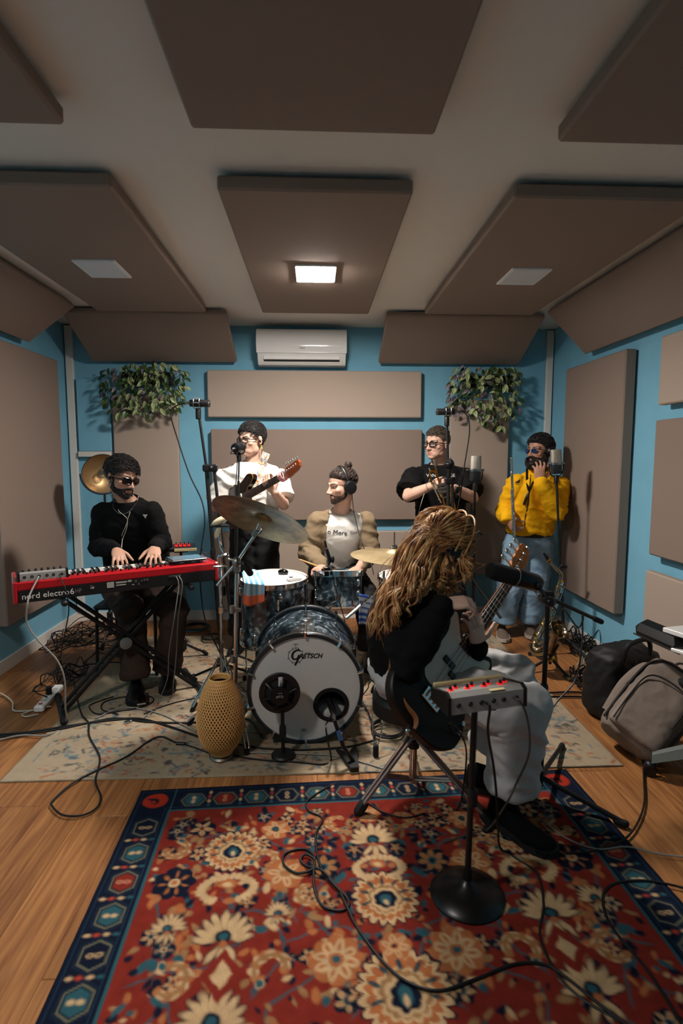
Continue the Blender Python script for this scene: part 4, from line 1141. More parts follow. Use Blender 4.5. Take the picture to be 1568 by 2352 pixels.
# ---------------------------------------------------------------- people
SKIN = mat('skin', '#c08a6c', .5, attr='tone', var=.12, vscale=30, bump=.12, bscale=500, spec=.4)
EYEW = mat('eye white', '#d8d2c8', .2); IRIS = mat('dark iris', '#1c120c', .1)
def ramp(x, xs, ys):
    return float(np.interp(x, xs, ys))
def head_prims(mb, HM, jaw=1.0, cheek=1.0, nose=1.0):
    def e(c, r, m=None):
        t = MB().ell(c, r, m, 18, 12); mb.add([HM @ p for p in t.v], t.f)
    def c(p, r):
        t = MB().cap(p, r, 10, 3); mb.add([HM @ q for q in t.v], t.f)
    e((0, .016, .036), (.077, .098, .084))
    e((0, -.030, -.030), (.066 * cheek, .060, .075))
    e((0, -.040, -.072), (.052 * jaw, .048, .042))
    e((0, -.064, -.098), (.027 * jaw, .022, .019))
    for s in (-1, 1):
        e((s * .046 * jaw, -.012, -.066), (.018, .032, .030))
        e((s * .044 * cheek, -.052, -.026), (.023, .024, .022))
        e((s * .080, .014, -.012), (.008, .021, .033), M.Rotation(-.2, 4, 'X') @ M.Rotation(s * .28, 4, 'Z'))
        e((s * .0125 * nose, -.094, -.040), (.0085, .011, .008))
    c([(-.046, -.066, .019), (-.018, -.079, .018), (0, -.079, .014), (.018, -.079, .018), (.046, -.066, .019)], .0115)
    c([(0, -.080, .012), (0, -.092, -.012), (0, -.106 * nose, -.036)], [.008, .0095, .0125])
    c([(-.021, -.080, -.0655), (-.008, -.0895, -.063), (.008, -.0895, -.063), (.021, -.080, -.0655)], [.004, .0062, .0062, .004])
    c([(-.018, -.081, -.072), (0, -.0885, -.0735), (.018, -.081, -.072)], [.0045, .0075, .0045])
def hand(mb, w, fd, pn, side, curl=(.35, .35, .35, .4), spread=.12, thumb=(.55, .75, -.25), s=1.0, c1=None):
    x = V(fd).normalized(); z = -(V(pn) - x * V(pn).dot(x)).normalized(); y = z.cross(x)
    HM = axm(w, x, y, z) @ M.Scale(s, 4)
    g = side
    R = []
    for px_, a, b in ((-.02, .023, .019), (.0, .026, .018), (.03, .036, .018), (.06, .041, .016), (.082, .040, .0135), (.094, .034, .010)):
        R.append([HM @ V((px_, math.cos(t) * a, math.sin(t) * b)) for t in [2 * PI * k / 14 for k in range(14)]])
    mb.rings(R)
    L_ = ((.042, .025, .021), (.047, .029, .022), (.044, .027, .021), (.034, .021, .018))
    tips = []
    for i in range(4):
        p = V((.086 - (.004 if i == 3 else 0), g * (.030 - .0195 * i), 0))
        yaw = g * spread * (1.5 - i) * .6
        ang = curl[i] * .7 if c1 is None else c1[i]
        pts = [V((.07, p.y, -.001)), p]
        for k in range(3):
            d = V((math.cos(ang) * math.cos(yaw), math.sin(yaw) * math.cos(ang), -math.sin(ang)))
            p = p + d * L_[i][k]
            pts.append(p)
            ang += curl[i] * (1.15 if k == 0 else .8)
        mb.cap([HM @ q for q in pts], [r * s for r in (.009, .0095, .0085, .0078, .0068)], 9, 3)
        tips.append(HM @ p)
    b = V((.018, g * .024, -.006)); d = V((thumb[0], g * thumb[1], thumb[2])).normalized(); d2 = (d + V((.55, -g * .12, -.12))).normalized()
    pts = [b, b + d * .040, b + d * .040 + d2 * .032, b + d * .040 + d2 * .056]
    mb.cap([HM @ q for q in pts], [r * s for r in (.0135, .012, .0100, .0075)], 9, 3)
    return tips
def torso_rings(mb, J, inf, wd, dp, low=.10, front=0.0, hem=None):
    P, Nk = J['pelvis'], J['neck']
    sh = (J['shL'] - J['shR']).normalized()
    hp = (J['hipL'] - J['hipR']).normalized()
    bend = J.get('bend', V((0, 0, 0)))
    upv = (Nk - P)
    R = []
    #      t      half width  half depth
    prof = [(-low / upv.length, .158, .112), (0, .160, .118), (.18, .150, .112), (.40, .150, .108), (.62, .165, .118), (.80, .172, .112), (.92, .150, .088), (1.0, .085, .066), (1.06, .052, .052)]
    if inf > 0: prof = prof[:-1] + [(1.012, .070, .060)]
    if low < 0: prof = [(-low / upv.length, .158, .112)] + [q for q in prof[1:] if q[0] > -low / upv.length + .06]
    if hem: prof[0] = (prof[0][0], hem[0], hem[1])
    for t, a, b in prof:
        c = P + upv * t + bend * (math.sin(PI * min(max(t, 0), 1)))
        x = hp.lerp(sh, min(max(t, 0), 1)).normalized()
        y = upv.normalized().cross(x).normalized()
        a_ = a * wd + inf; b_ = b * dp + inf
        pts = []
        for k in range(28):
            q = 2 * PI * k / 28
            cx, cy = math.cos(q), math.sin(q)
            cx = math.copysign(abs(cx) ** .85, cx); cy = math.copysign(abs(cy) ** .85, cy)
            pts.append(c + x * (cx * a_) + y * (cy * b_))
        R.append(pts)
    mb.rings(R)
def limb(mb, pts, rad, n=14, seg=5):
    P = [V(p) for p in pts]
    # round the joint a little
    out, rr = [], []
    for i in range(len(P) - 1):
        for k in range(seg):
            t = k / seg
            out.append(P[i].lerp(P[i + 1], t)); rr.append(rad[i] + (rad[i + 1] - rad[i]) * t)
    out.append(P[-1]); rr.append(rad[-1])
    for _ in range(2):
        out = [out[0]] + [(out[i - 1] + out[i] * 2 + out[i + 1]) / 4 for i in range(1, len(out) - 1)] + [out[-1]]
    mb.cap(out, rr, n, 4)
def wrinkle(me, amp, f=(9, 9, 16), centers=(), seed=0.0, lim=None):
    n = len(me.vertices)
    co = np.empty(n * 3); me.vertices.foreach_get('co', co); co = co.reshape(-1, 3)
    no = np.empty(n * 3); me.vertices.foreach_get('normal', no); no = no.reshape(-1, 3)
    wgt = np.full(n, .6)
    for c, r, s in centers:
        wgt += s * np.exp(-((co - np.array(c)) ** 2).sum(1) / (r * r))
    d = np.empty(n)
    for i in range(n):
        x, y, z = co[i]
        v = noise.noise((x * f[0] + seed, y * f[1], z * f[2] + (x + y) * f[0] * .6))
        v2 = noise.noise((x * f[0] * 2.1, y * f[1] * 2.1 + seed, z * f[2] * 2.0 - x * f[0]))
        d[i] = (1 - 2.2 * abs(v)) * .8 + (.5 - abs(v2)) * .45
    co += no * (d * amp * 1.5 * wgt)[:, None]
    me.vertices.foreach_set('co', co.ravel()); me.update()
def to_np(me):
    n = len(me.vertices)
    co = np.empty(n * 3); me.vertices.foreach_get('co', co)
    no = np.empty(n * 3); me.vertices.foreach_get('normal', no)
    return co.reshape(-1, 3), no.reshape(-1, 3)
def bvh_of(me):
    return BVHTree.FromPolygons([v.co.copy() for v in me.vertices], [tuple(p.vertices) for p in me.polygons])
def decal(mb, o, right, up, bvh, off=.0015):
    out = V(right).cross(V(up)).normalized()
    res = []
    for p in mb.v:
        q = o + V(right) * p.x + V(up) * p.y
        h = bvh.ray_cast(q + out * .25, -out, .6)
        res.append((h[0] + out * (off + p.z)) if h[0] is not None else q)
    mb.v = res
    return mb

HAIRLINE = ([-.095, -.07, -.045, -.02, -.004, .012, .034, .06, .13], [.064, .060, .050, .022, .008, .012, -.012, -.048, -.060])
def hair_in(p, line=HAIRLINE):
    s = p[2] - ramp(p[1], *line)
    e = math.hypot((p[1] - .014) / .024, (p[2] + .012) / .036)
    if abs(p[0]) > .066 and e < 1.15: s = min(s, (e - 1.15) * .03)
    return s
def beard_in(p, low=-.135):
    x, y, z = abs(p[0]), p[1], p[2]
    if y > .006 or z < low or x > .084: return -1
    top = ramp(y, [-.12, -.085, -.07, -.045, -.022, -.010, .0], [-.050, -.050, -.058, -.062, -.050, -.020, .004])
    s = top - z
    s = min(s, z - ramp(y, [-.12, -.06, -.04, -.02, 0], [-.14, -.122, -.104, -.094, -.070]))
    s = min(s, (x - ramp(y, [-.06, -.045, -.03, 0], [-.02, .012, .032, .046])) if z < -.06 and y > -.06 else s)
    if y < -.06:
        l = math.hypot(x / .024, (z + .069) / .0105)
        s = min(s, (l - 1) * .012)
        s = min(s, (math.hypot(x / .02, (z + .038) / .014) - 1) * .015)
    return s
def shell(body, HM, fn, thick, nz, name_):
    """A closed-looking skin of hair lifted off the head where fn is positive."""
    co, no = to_np(body)
    Hi = HM.inverted()
    loc = np.array([(Hi @ V(c))[:] for c in co]) if len(co) < 1 else (np.c_[co, np.ones(len(co))] @ np.array(Hi).T)[:, :3]
    near = np.nonzero((np.abs(loc) < .15).all(1))[0]
    val = {}
    for i in near:
        s = fn(loc[i])
        if s > -.008: val[i] = s
    mb = MB(); idx = {}
    for p in body.polygons:
        vs = p.vertices
        if all(v in val for v in vs):
            f = []
            for v in vs:
                if v not in idx:
                    s = min(1, max(0, (val[v] + .008) / .022))
                    t = thick * s * (1 + nz * noise.noise(V(loc[v]) * 38)) - .003 * (1 - s)
                    idx[v] = len(mb.v); mb.v.append(V(co[v]) + V(no[v]) * t)
                f.append(idx[v])
            mb.f.append(tuple(f))
    return mb
def tufts(mb, body_bvh, HM, fn, count, length, rad, flow, lift, rnd, seed, curl=0.0, base=.004):
    rg = random.Random(seed)
    Hi = HM.inverted(); R3 = HM.to_3x3()
    got = 0; tries = 0
    while got < count and tries < count * 12:
        tries += 1
        d = V((rg.gauss(0, 1), rg.gauss(0, 1), rg.gauss(0, 1))).normalized()
        o = HM @ V((0, -.01, 0))
        h = body_bvh.ray_cast(o + (R3 @ d) * .25, -(R3 @ d), .25)
        if h[0] is None: continue
        lp = Hi @ h[0]
        if fn(lp) < .002: continue
        nl = (R3.transposed() @ h[1]).normalized()
        fl_ = V(flow(lp)) + V((rg.gauss(0, rnd), rg.gauss(0, rnd), rg.gauss(0, rnd)))
        fl_ = fl_ - nl * fl_.dot(nl)
        L = length * rg.uniform(.6, 1.25)
        p0 = lp + nl * base
        dd = (nl * lift + fl_.normalized() * (1 - lift)).normalized()
        sdv = nl.cross(fl_).normalized() if fl_.length > 1e-5 else V((1, 0, 0))
        c_ = rg.uniform(-curl, curl)
        pts = [p0, p0 + dd * L * .4 + nl * L * .06, p0 + (dd * .95 - nl * .15).normalized() * L * .75 + sdv * c_ * L * .3, p0 + (dd - nl * .4).normalized() * L + sdv * c_ * L * .6]
        mb.tube([HM @ q for q in pts], [rad, rad * 1.1, rad * .8, rad * .15], 5)
        got += 1
HAIRC = lambda n, c, c2=None, r=.5: mat('hair ' + n, c, r, var=.5, vscale=90, spec=.35, col2=c2, sheen=.1, detail=6)

def glasses(root, HM, m, lensm, w_=.046, h=.034, rnd=.35, zc=-.004, yc=-.098, t=.0032, half=False, name='glasses'):
    g_ = MB()
    lens = []
    for s in (-1, 1):
        pts = []
        for k in range(20):
            q = 2 * PI * k / 20
            cx = math.copysign(abs(math.cos(q)) ** rnd, math.cos(q)); cz = math.copysign(abs(math.sin(q)) ** rnd, math.sin(q))
            x = s * .034 + cx * w_ / 2
            pts.append(HM @ V((x, yc + abs(x) ** 2 * 4.5, zc + cz * h / 2)))
        g_.tube(pts, t * .8, 6, closed=True)
        lens.append(pts)
        ex = .034 + w_ / 2
        g_.tube([HM @ V((s * ex, yc + ex * ex * 4.5, zc + h * .3)), HM @ V((s * (.080), -.05, zc + .006)), HM @ V((s * .084, .012, zc + .006)), HM @ V((s * .083, .030, zc - .012))], t * .75, 6)
    g_.tube([HM @ V((-.034 + w_ / 2, yc + .001, zc + h * .15)), HM @ V((0, yc - .001, zc + h * .25)), HM @ V((.034 - w_ / 2, yc + .001, zc + h * .15))], t * .7, 6)
    gp = part(root, name, g_, m)
    for L_ in lens:
        lm = MB(); c = sum(L_, V()) / len(L_)
        o2 = (HM.to_3x3() @ V((0, .0012, 0)))
        lm.rings([L_, [p + o2 for p in L_]])
        part(gp, 'lens', lm, lensm)
    return gp
def headphones(root, HM, m=PLASTIC, R=.104, tilt=0.05, thin=False, cup=.043, band=None):
    T = HM @ M.Rotation(tilt, 4, 'X')
    pts = [T @ V((math.cos(a) * .094, .014, .0 + math.sin(a) * (R + .028) - .006)) for a in [PI * k / 16 for k in range(17)]]
    hp = part(root, 'headphones', MB().tube(pts, (.004, .010) if not thin else .0032, 8, up=T.to_3x3() @ V((0, 1, 0))), band or m)
    for s in (-1, 1):
        cm = dirm(T @ V((s * .080, .014, -.012)), T.to_3x3() @ V((s, 0, 0)))
        part(hp, 'ear_cup', MB().lathe([(.010, .004), (cup - .004, .004), (cup, .010), (cup, .022), (cup - .006, .032), (.012, .036), (.002, .036)], 22, cm), m)
        part(hp, 'ear_pad', MB().torus(cm @ M.Translation((0, 0, .004)), cup - .011, .009, 22, 8), mat('soft vinyl pad', '#151414', .7))
    return hp
def shoe(root, an, d, m, solem, L=.27, w_=.048, hi=.085, name='shoe'):
    d = V((d[0], d[1], 0)).normalized(); sd = V((-d.y, d.x, 0)); a = V((an.x, an.y, 0))
    R = []
    for t, hw, h in ((-.30, .020, .05), (-.26, .034, hi), (-.12, .040, hi + .012), (.05, .040, hi), (.22, .043, .072), (.42, .050, .056), (.58, .048, .046), (.68, .034, .036), (.72, .014, .026)):
        c = a + d * (t * L)
        ring = []
        for k in range(16):
            q = 2 * PI * k / 16
            z = math.sin(q)
            ring.append(c + sd * (math.cos(q) * hw * (w_ / .048) * (1 if z < 0 else (1 - .25 * z))) + V((0, 0, .022 + (max(z, -.35) + .35) / 1.35 * (h - .02))))
        R.append(ring)
    sh = part(root, name, MB().rings(R), m, sharp=60)
    sp = []
    for t, hw in ((-.315, .012), (-.30, .028), (-.2, .040), (.05, .042), (.35, .051), (.52, .051), (.66, .038), (.73, .014)):
        sp.append((a + d * (t * L), hw * (w_ / .048)))
    poly = [c + sd * hw for c, hw in sp] + [c - sd * hw for c, hw in sp[::-1]]
    b = MB().rings([[p + V((0, 0, .010)) for p in poly], [p + V((0, 0, .034)) for p in poly]])
    part(sh, 'sole', b, solem)
    return sh

DBG = []
def person(label, J, skin='#c49073', stub=None, jaw=1.0, cheek=1.0, nose=1.0, wd=1.0, dp=1.0, hands=None, arm=1.0, neckr=.056, hs=1.0, browc='#1c130e', lips='#a85c4c', base=None):
    for k in J:
        J[k] = V(J[k])
    hp_ = (J['hipL'] - J['hipR'])
    for a, b in (('shR', 'elR'), ('elR', 'wrR'), ('shL', 'elL'), ('elL', 'wrL'), ('hipR', 'knR'), ('knR', 'anR'), ('hipL', 'knL'), ('knL', 'anL'), ('pelvis', 'neck'), ('neck', 'head')):
        DBG.append('%s %s-%s %.2f' % (label[:22], a, b, (J[a] - J[b]).length))
    root = thing('person', label, 'person', base or (J['pelvis'].x, J['pelvis'].y, 0))
    f = J['face'].normalized()
    ux = J['hup'] if 'hup' in J else V((0, 0, 1))
    x = (-f).cross(ux).normalized() * -1      # person's left
    x = ux.cross(-f).normalized() * -1 if False else (f.cross(ux)).normalized() * -1
    z = x.cross(-f).normalized()
    HM = axm(J['head'], x, -f, z) @ M.Scale(hs, 4)
    mb = MB()
    head_prims(mb, HM, jaw, cheek, nose)
    nb = HM @ V((0, .022, -.055))
    limb(mb, [J['neck'] - (J['neck'] - J['pelvis']).normalized() * .05, J['neck'], nb], [neckr + .012, neckr, neckr - .003], 14, 3)
    torso_rings(mb, J, -.012, wd, dp, .02)
    mb.cap([J['shR'].lerp(J['shL'], .12), J['shL'].lerp(J['shR'], .12)], .042, 12)
    for s, S in ((1, 'R'), (-1, 'L')):
        a, e, w_ = J['sh' + S], J['el' + S], J['wr' + S]
        limb(mb, [a, a.lerp(e, .5), e], [.046 * arm, .043 * arm, .037 * arm])
        limb(mb, [e, e.lerp(w_, .35), w_], [.037 * arm, .039 * arm, .0255 * arm])
        hd = hands[S]
        hand(mb, w_, hd[0], hd[1], s, **(hd[2] if len(hd) > 2 else {}))
    body = remesh(mb, .0047, 2, .45)
    # soften sockets, philtrum and mouth line
    co, no = to_np(body)
    Hi = np.array(HM.inverted())
    loc = (np.c_[co, np.ones(len(co))] @ Hi.T)[:, :3]
    dl = np.zeros_like(loc)
    for s in (-1, 1):
        g = np.exp(-(((loc - np.array([s * .031, -.078, -.001])) / np.array([.016, .022, .0105])) ** 2).sum(1))
        dl[:, 1] += .010 * g
        g = np.exp(-(((loc - np.array([s * .052, -.06, -.052])) / np.array([.016, .03, .02])) ** 2).sum(1))
        dl[:, 1] += .004 * g
    g = np.exp(-(((loc - np.array([0, -.092, -.0685])) / np.array([.02, .02, .0022])) ** 2).sum(1)); dl[:, 1] += .004 * g
    co2 = co + dl @ np.array(HM.to_3x3()).T
    body.vertices.foreach_set('co', co2.ravel()); body.update()
    sk = np.array(lin(skin)); col = np.tile(sk, (len(co), 1))
    ishead = (np.abs(loc) < .16).all(1)
    def blend(g, c):
        nonlocal col
        g = (g * ishead)[:, None]; col = col * (1 - g) + np.array(lin(c)) * g
    for s in (-1, 1):
        blend(.22 * np.exp(-(((loc - np.array([s * .045, -.06, -.035])) / .022) ** 2).sum(1)), '#b0503c')
        blend(.30 * np.exp(-(((loc - np.array([s * .032, -.08, -.010])) / np.array([.016, .03, .009])) ** 2).sum(1)), '#5a3426')
    blend(.75 * (np.exp(-((loc[:, 0] / .024) ** 4 + ((loc[:, 2] + .0685) / .0085) ** 4)) * (loc[:, 1] < -.07)), lips)
    if stub:
        nb_ = np.array([min(1, max(0, beard_in(p) / .012)) if k else 0 for p, k in zip(loc, ishead)])
        blend(stub[1] * nb_, stub[0])
        if len(stub) > 2:
            nh = np.array([min(1, max(0, hair_in(p) / .012)) if k else 0 for p, k in zip(loc, ishead)])
            blend(stub[2] * nh, stub[0])
    color_attr(body, col)
    bvh = bvh_of(body)
    ob = part_mesh(root, 'body', body.copy(), SKIN)
    # brows and eyes
    bw = MB()
    for s in (-1, 1):
        pts = []
        for k in range(6):
            q = V((s * (.013 + .0085 * k), -.2, .0185 + .006 * math.sin(k / 5 * 2.3)))
            h = bvh.ray_cast(HM @ q, HM.to_3x3() @ V((0, 1, 0)), .3)
            if h[0] is not None: pts.append(h[0])
        if len(pts) > 2: bw.tube(pts, [(.0042 * (1 - .10 * k), .0022) for k in range(len(pts))], 6, up=HM.to_3x3() @ V((0, -1, 0)))
        ec = V((s * .0315, -.0635, -.001))
        ey = part(root, 'eye', MB().ell(HM @ ec, (.0118 * hs, .0118 * hs, .0118 * hs), None, 16, 10), EYEW)
        look = V((0, -1, -.08)).normalized()
        part(ey, 'iris', MB().lathe([(.0055, .0108), (.0052, .0122), (.001, .0128)], 12, HM @ dirm(ec, look)), IRIS)
    part(root, 'eyebrow', bw, mat('brow ' + browc, browc, .7))
    bpy.data.meshes.remove(body) if False else None
    return root, HM, bvh, body
def top_garment(root, J, name, m, inf=.014, wd=1.0, dp=1.0, sleeve='long', low=.10, arm=1.0, amp=.006, vox=.008, cut=None, hem=None, cuff=.0, seed=0, slw=1.0, label=None):
    mb = MB()
    torso_rings(mb, J, inf, wd, dp, low, hem=hem)
    mb.cap([J['shR'].lerp(J['shL'], .08), J['shL'].lerp(J['shR'], .08)], .048 + inf, 14)
    cs_ = []
    for S in 'RL':
        a, e, w_ = J['sh' + S], J['el' + S], J['wr' + S]
        if sleeve == 'long':
            limb(mb, [a, a.lerp(e, .5), e], [(.052 * arm + inf) * slw, (.050 * arm + inf) * slw, (.043 * arm + inf) * slw])
            e2 = e.lerp(w_, .93 - cuff)
            limb(mb, [e, e.lerp(w_, .4), e2], [(.043 * arm + inf) * slw, (.042 * arm + inf) * slw, .031 * arm + inf * .8])
            cs_ += [(e, .10, 1.1), (w_, .08, .6)]
        elif sleeve == 'short':
            q = a.lerp(e, .80)
            mb.tube([a - (e - a).normalized() * .03, a, a.lerp(e, .4), q], [.030, .056 * arm + inf, (.060 * arm + inf) * slw, (.066 * arm + inf) * slw], 16)
            cs_ += [(a, .12, .7)]
    cs_ += [(J['pelvis'] + (J['neck'] - J['pelvis']) * .25, .2, .8), (J['shR'], .1, .4), (J['shL'], .1, .4)]
    me = remesh(mb, vox, 5, .5)
    wrinkle(me, amp, centers=cs_, seed=seed)
    if cut:
        bm = bmesh.new(); bm.from_mesh(me)
        bmesh.ops.delete(bm, geom=[v for v in bm.verts if cut(v.co)], context='VERTS')
        for _ in range(14):
            bmesh.ops.smooth_vert(bm, verts=[v for v in bm.verts if v.is_boundary], factor=.5, use_axis_x=True, use_axis_y=True, use_axis_z=True)
        for _ in range(3):
            bmesh.ops.smooth_vert(bm, verts=[v for v in bm.verts if not v.is_boundary and any(e.other_vert(v).is_boundary for e in v.link_edges)], factor=.5, use_axis_x=True, use_axis_y=True, use_axis_z=True)
        bm.to_mesh(me); bm.free()
    me.shade_smooth()
    bvh = bvh_of(me)
    o = part_mesh(root, name, me, m, label)
    if cut:
        md = o.modifiers.new('thickness', 'SOLIDIFY'); md.thickness = .006; md.offset = -1
    return o, bvh
def trousers(root, J, m, inf=.012, wd=1.0, dp=1.0, leg=(.090, .072, .062, .056), amp=.007, vox=.009, name='trousers', end=.95, flare=None, seed=0, up=.06):
    mb = MB()
    hx = (J['hipL'] - J['hipR']).normalized()
    P = J['pelvis']
    tv = (J['neck'] - P).normalized()
    mb.cap([J['hipR'].lerp(P, .2), J['hipL'].lerp(P, .2)], .105 * dp + inf, 16)
    R = []
    for t, a, b in ((-.05, .10, .08), (-.02, .155, .115), (.03, .158, .115), (up, .150, .108)):
        c = P + tv * t; y = tv.cross(hx)
        R.append([c + hx * (math.cos(q) * (a * wd + inf)) + y * (math.sin(q) * (b * dp + inf)) for q in [2 * PI * k / 24 for k in range(24)]])
    mb.rings(R)
    cs_ = []
    for S in 'RL':
        h, k_, a = J['hip' + S], J['kn' + S], J['an' + S]
        limb(mb, [h, h.lerp(k_, .5), k_], [leg[0] + inf, (leg[0] + leg[1]) / 2 + inf, leg[1] + inf], 16)
        e = k_.lerp(a, end)
        limb(mb, [k_, k_.lerp(a, .5)], [leg[1] + inf, leg[2] + inf], 16)
        d_ = (e - k_).normalized()
        mb.tube([k_.lerp(a, .3), k_.lerp(a, .6), e - d_ * .02, e], [leg[2] + inf, (leg[2] + leg[3]) / 2 + inf, leg[3] + inf, leg[3] + inf], 18)
        cs_ += [(k_, .14, 1.0), (e, .12, .9), (h, .14, .6)]
    me = remesh(mb, vox, 5, .5)
    wrinkle(me, amp, centers=cs_, seed=seed, f=(8, 8, 13))
    me.shade_smooth()
    return part_mesh(root, name, me, m)
def ring_collar(root, J, HM, m, r=.068, t=.010, name='collar', dz=.0, tilt=.35, f=None, sx=1.08):
    up = (J['neck'] - J['pelvis']).normalized()
    sh = (J['shL'] - J['shR']).normalized()
    fw_ = V((sh.y, -sh.x, 0)); fw_ = fw_ if f is None else V(f)
    n_ = (up + fw_ * tilt).normalized()
    c = J['neck'] + up * dz + fw_ * .012
    X = sh; Y_ = n_.cross(X).normalized()
    pts = [c + X * (math.cos(a) * r * sx) + Y_ * (math.sin(a) * r) for a in [2 * PI * k / 28 for k in range(28)]]
    return part(root, name, MB().tube(pts, (t * .55, t), 8, closed=True, up=n_), m)
BLACKKNIT = mat('black knit', '#0d0c0d', .9, bump=.3, bscale=700, spec=.2)
BLACKTEE = mat('black cotton', '#0b0b0c', .85, bump=.2, bscale=600, spec=.2)
WHITETEE = mat('white cotton jersey', '#dedad3', .85, bump=.2, bscale=500, spec=.25)
DARKTR = mat('dark brown trousers', '#3d2f28', .85, bump=.2, bscale=500, spec=.2)
BLACKTR = mat('black denim', '#0a0a0b', .8, bump=.2, bscale=600)
SHOEB = mat('black leather', '#0b0a0a', .4)
TINT = mat('tinted lens', '#1a1216', .08, trans=.55, spec=.6)
CLEAR = mat('clear lens', '#e8eef2', .03, trans=1.0, alpha=.35)
GOLD = mat('gold', '#c9973a', .2, 1.0); SILVER = mat('silver', '#c9c9c6', .2, 1.0)

# ---- keyboard player
def sit_z(p, z): return V((p.x, p.y, z))
J = dict(pelvis=(-1.235, 3.70, .585), neck=at(292, 1152, 3.54), shR=at(236, 1178, 3.53), shL=at(350, 1176, 3.51), head=at(280, 1096, 3.47), face=(.84, -.52, -.24), hup=(.02, .1, 1),
         elR=at(226, 1256, 3.54), wrR=at(268, 1260, 3.32), elL=at(372, 1250, 3.52), wrL=at(356, 1256, 3.30),
         hipR=(-1.33, 3.68, .57), hipL=(-1.14, 3.68, .57), knR=at(300, 1405, 3.30), knL=at(402, 1400, 3.36), anR=at(312, 1562, 3.28), anL=at(384, 1545, 3.42))
pK, hmK, bvK, bdK = person('man in black sweater and sunglasses playing the red keyboard', J, '#b48a73', ('#1a100b', .75), jaw=.98, hands={
    'R': ((.34, -.66, -.34), (.1, -.3, -1), dict(curl=(.34, .32, .32, .36), spread=.22, s=.98)), 'L': ((.12, -.66, -.30), (.0, -.3, -1), dict(curl=(.34, .32, .32, .36), spread=.3, s=.98))})
swK, bsK = top_garment(pK, J, 'sweater', BLACKKNIT, .012, .98, 1.0, 'long', .09, 1.0, .006, seed=1)
ring_collar(pK, J, hmK, BLACKKNIT, .072, .012)
trousers(pK, J, DARKTR, .010, .98, 1.0, (.088, .070, .066, .074), end=.94, seed=2)
for S in 'RL': shoe(pK, J['an' + S], (.25, -1), SHOEB, RUBBER, .27, name='boot', hi=.12)
hK = shell(bdK, hmK, hair_in, .016, .5, 'h')
tufts(hK, bvK, hmK, lambda p: min(hair_in(p), p[2] - .02), 1200, .040, .0020, lambda p: (p[0] * 2 + .45, -.9 - p[1] * 1.5, .30), .34, .24, 3, .5, .010)
tufts(hK, bvK, hmK, hair_in, 420, .022, .0020, lambda p: (p[0], .6, -.6), .25, .35, 33, .4, .006)
part(pK, 'hair', hK, HAIRC('near black brown', '#1d130f', '#0e0908'), sharp=None, recalc=False)
bK = shell(bdK, hmK, beard_in, .005, .5, 'b')
tufts(bK, bvK, hmK, beard_in, 380, .012, .0018, lambda p: (0, -.2, -1), .3, .4, 34, .2, .003)
part(pK, 'beard', bK, HAIRC('near black brown', '#1d130f'), sharp=None, recalc=False)
glasses(pK, hmK, mat('black acetate', '#0a0a0b', .2), TINT, .056, .038, .6, t=.0042, name='sunglasses')
part(pK, 'in_ear_monitor', MB().ell(hmK @ V((-.086, .004, -.012)), (.010, .010, .012)), PLASTIC)
decK = decal(MB().prism([(-.016, .012), (.016, .012), (0, -.014)], 0, .0015), at(328, 1188, 3.4), V((1, 0, 0)), V((0, 0, 1)), bsK)
part(pK, 'chest_emblem', decK, mat('white enamel', '#d9d6cf', .4), label='small white triangle emblem on the chest')
nk = []
for k in range(13):
    a = PI * (k / 12)
    q = J['neck'] + V((-math.cos(a) * .078, -.02, .035 - math.sin(a) * .105))
    h = bsK.ray_cast(q + V((0, -.3, 0)), V((0, 1, 0)), .5)
    nk.append((h[0] if h[0] is not None else q) + V((0, -.004, 0)))
part(pK, 'necklace', MB().tube(nk, .0025, 6), SILVER)
def chest_path(px_, bvh, Y, off=.005):
    out = []
    for x_, y_ in px_:
        q = at(x_, y_, Y)
        d = (q - V((0, 0, CAMH))).normalized()
        h = bvh.ray_cast(q - d * .5, d, 1.0)
        out.append((h[0] if h[0] is not None else q) - d * off)
    return out
WIREW = mat('pale earphone wire', '#b9b0a0', .5)
wkp = chest_path([(271, 1150), (272, 1172), (285, 1184), (293, 1194), (288, 1210), (280, 1228), (281, 1238), (279, 1258)], bsK, 3.45)
part(pK, 'earphone_wire', MB().tube(spline([hmK @ V((-.088, .0, -.02)), hmK @ V((-.083, -.01, -.10))] + wkp, 5), .0022, 5), WIREW)
wk2 = chest_path([(304, 1150), (298, 1178), (293, 1194), (291, 1212), (284, 1232), (281, 1240)], bsK, 3.45)
part(pK, 'earphone_wire', MB().tube(spline(wk2, 5), .0020, 5), WIREW)
for S, q in (('R', .104), ('L', .10)):
    pass
JK = J

# ---- guitarist
J = dict(pelvis=at(584, 1215, 4.06), neck=at(580, 1064, 4.04), shR=at(522, 1092, 4.00), shL=at(634, 1092, 4.02), head=at(577, 1009, 4.00), face=(-.66, -.74, -.10),
         elR=at(494, 1166, 4.04), wrR=at(545, 1158, 3.84), elL=at(652, 1160, 3.86), wrL=at(629, 1130, 3.64),
         hipR=at(562, 1222, 4.06), hipL=at(607, 1222, 4.06), knR=at(556, 1365, 4.02), knL=at(612, 1365, 4.02), anR=at(552, 1492, 4.06), anL=at(618, 1492, 4.06))
J['anR'].z = .1; J['anL'].z = .1
pG, hmG, bvG, bdG = person('man in white t-shirt and glasses playing the electric guitar', J, '#c79f8a', jaw=1.04, cheek=1.04, wd=1.05, dp=1.08, hands={
    'R': ((.8, -.45, -.25), (0, .9, -.4), dict(curl=(.6, .6, .6, .6))), 'L': ((-.55, -.1, .75), (.35, .8, .35), dict(curl=(1.1, 1.15, 1.15, 1.15), spread=.1, thumb=(.5, .6, -.5)))})
tG, btG = top_garment(pG, J, 'tshirt', WHITETEE, .015, 1.04, 1.06, 'short', -.06, 1.0, .008, slw=1.08, seed=4)
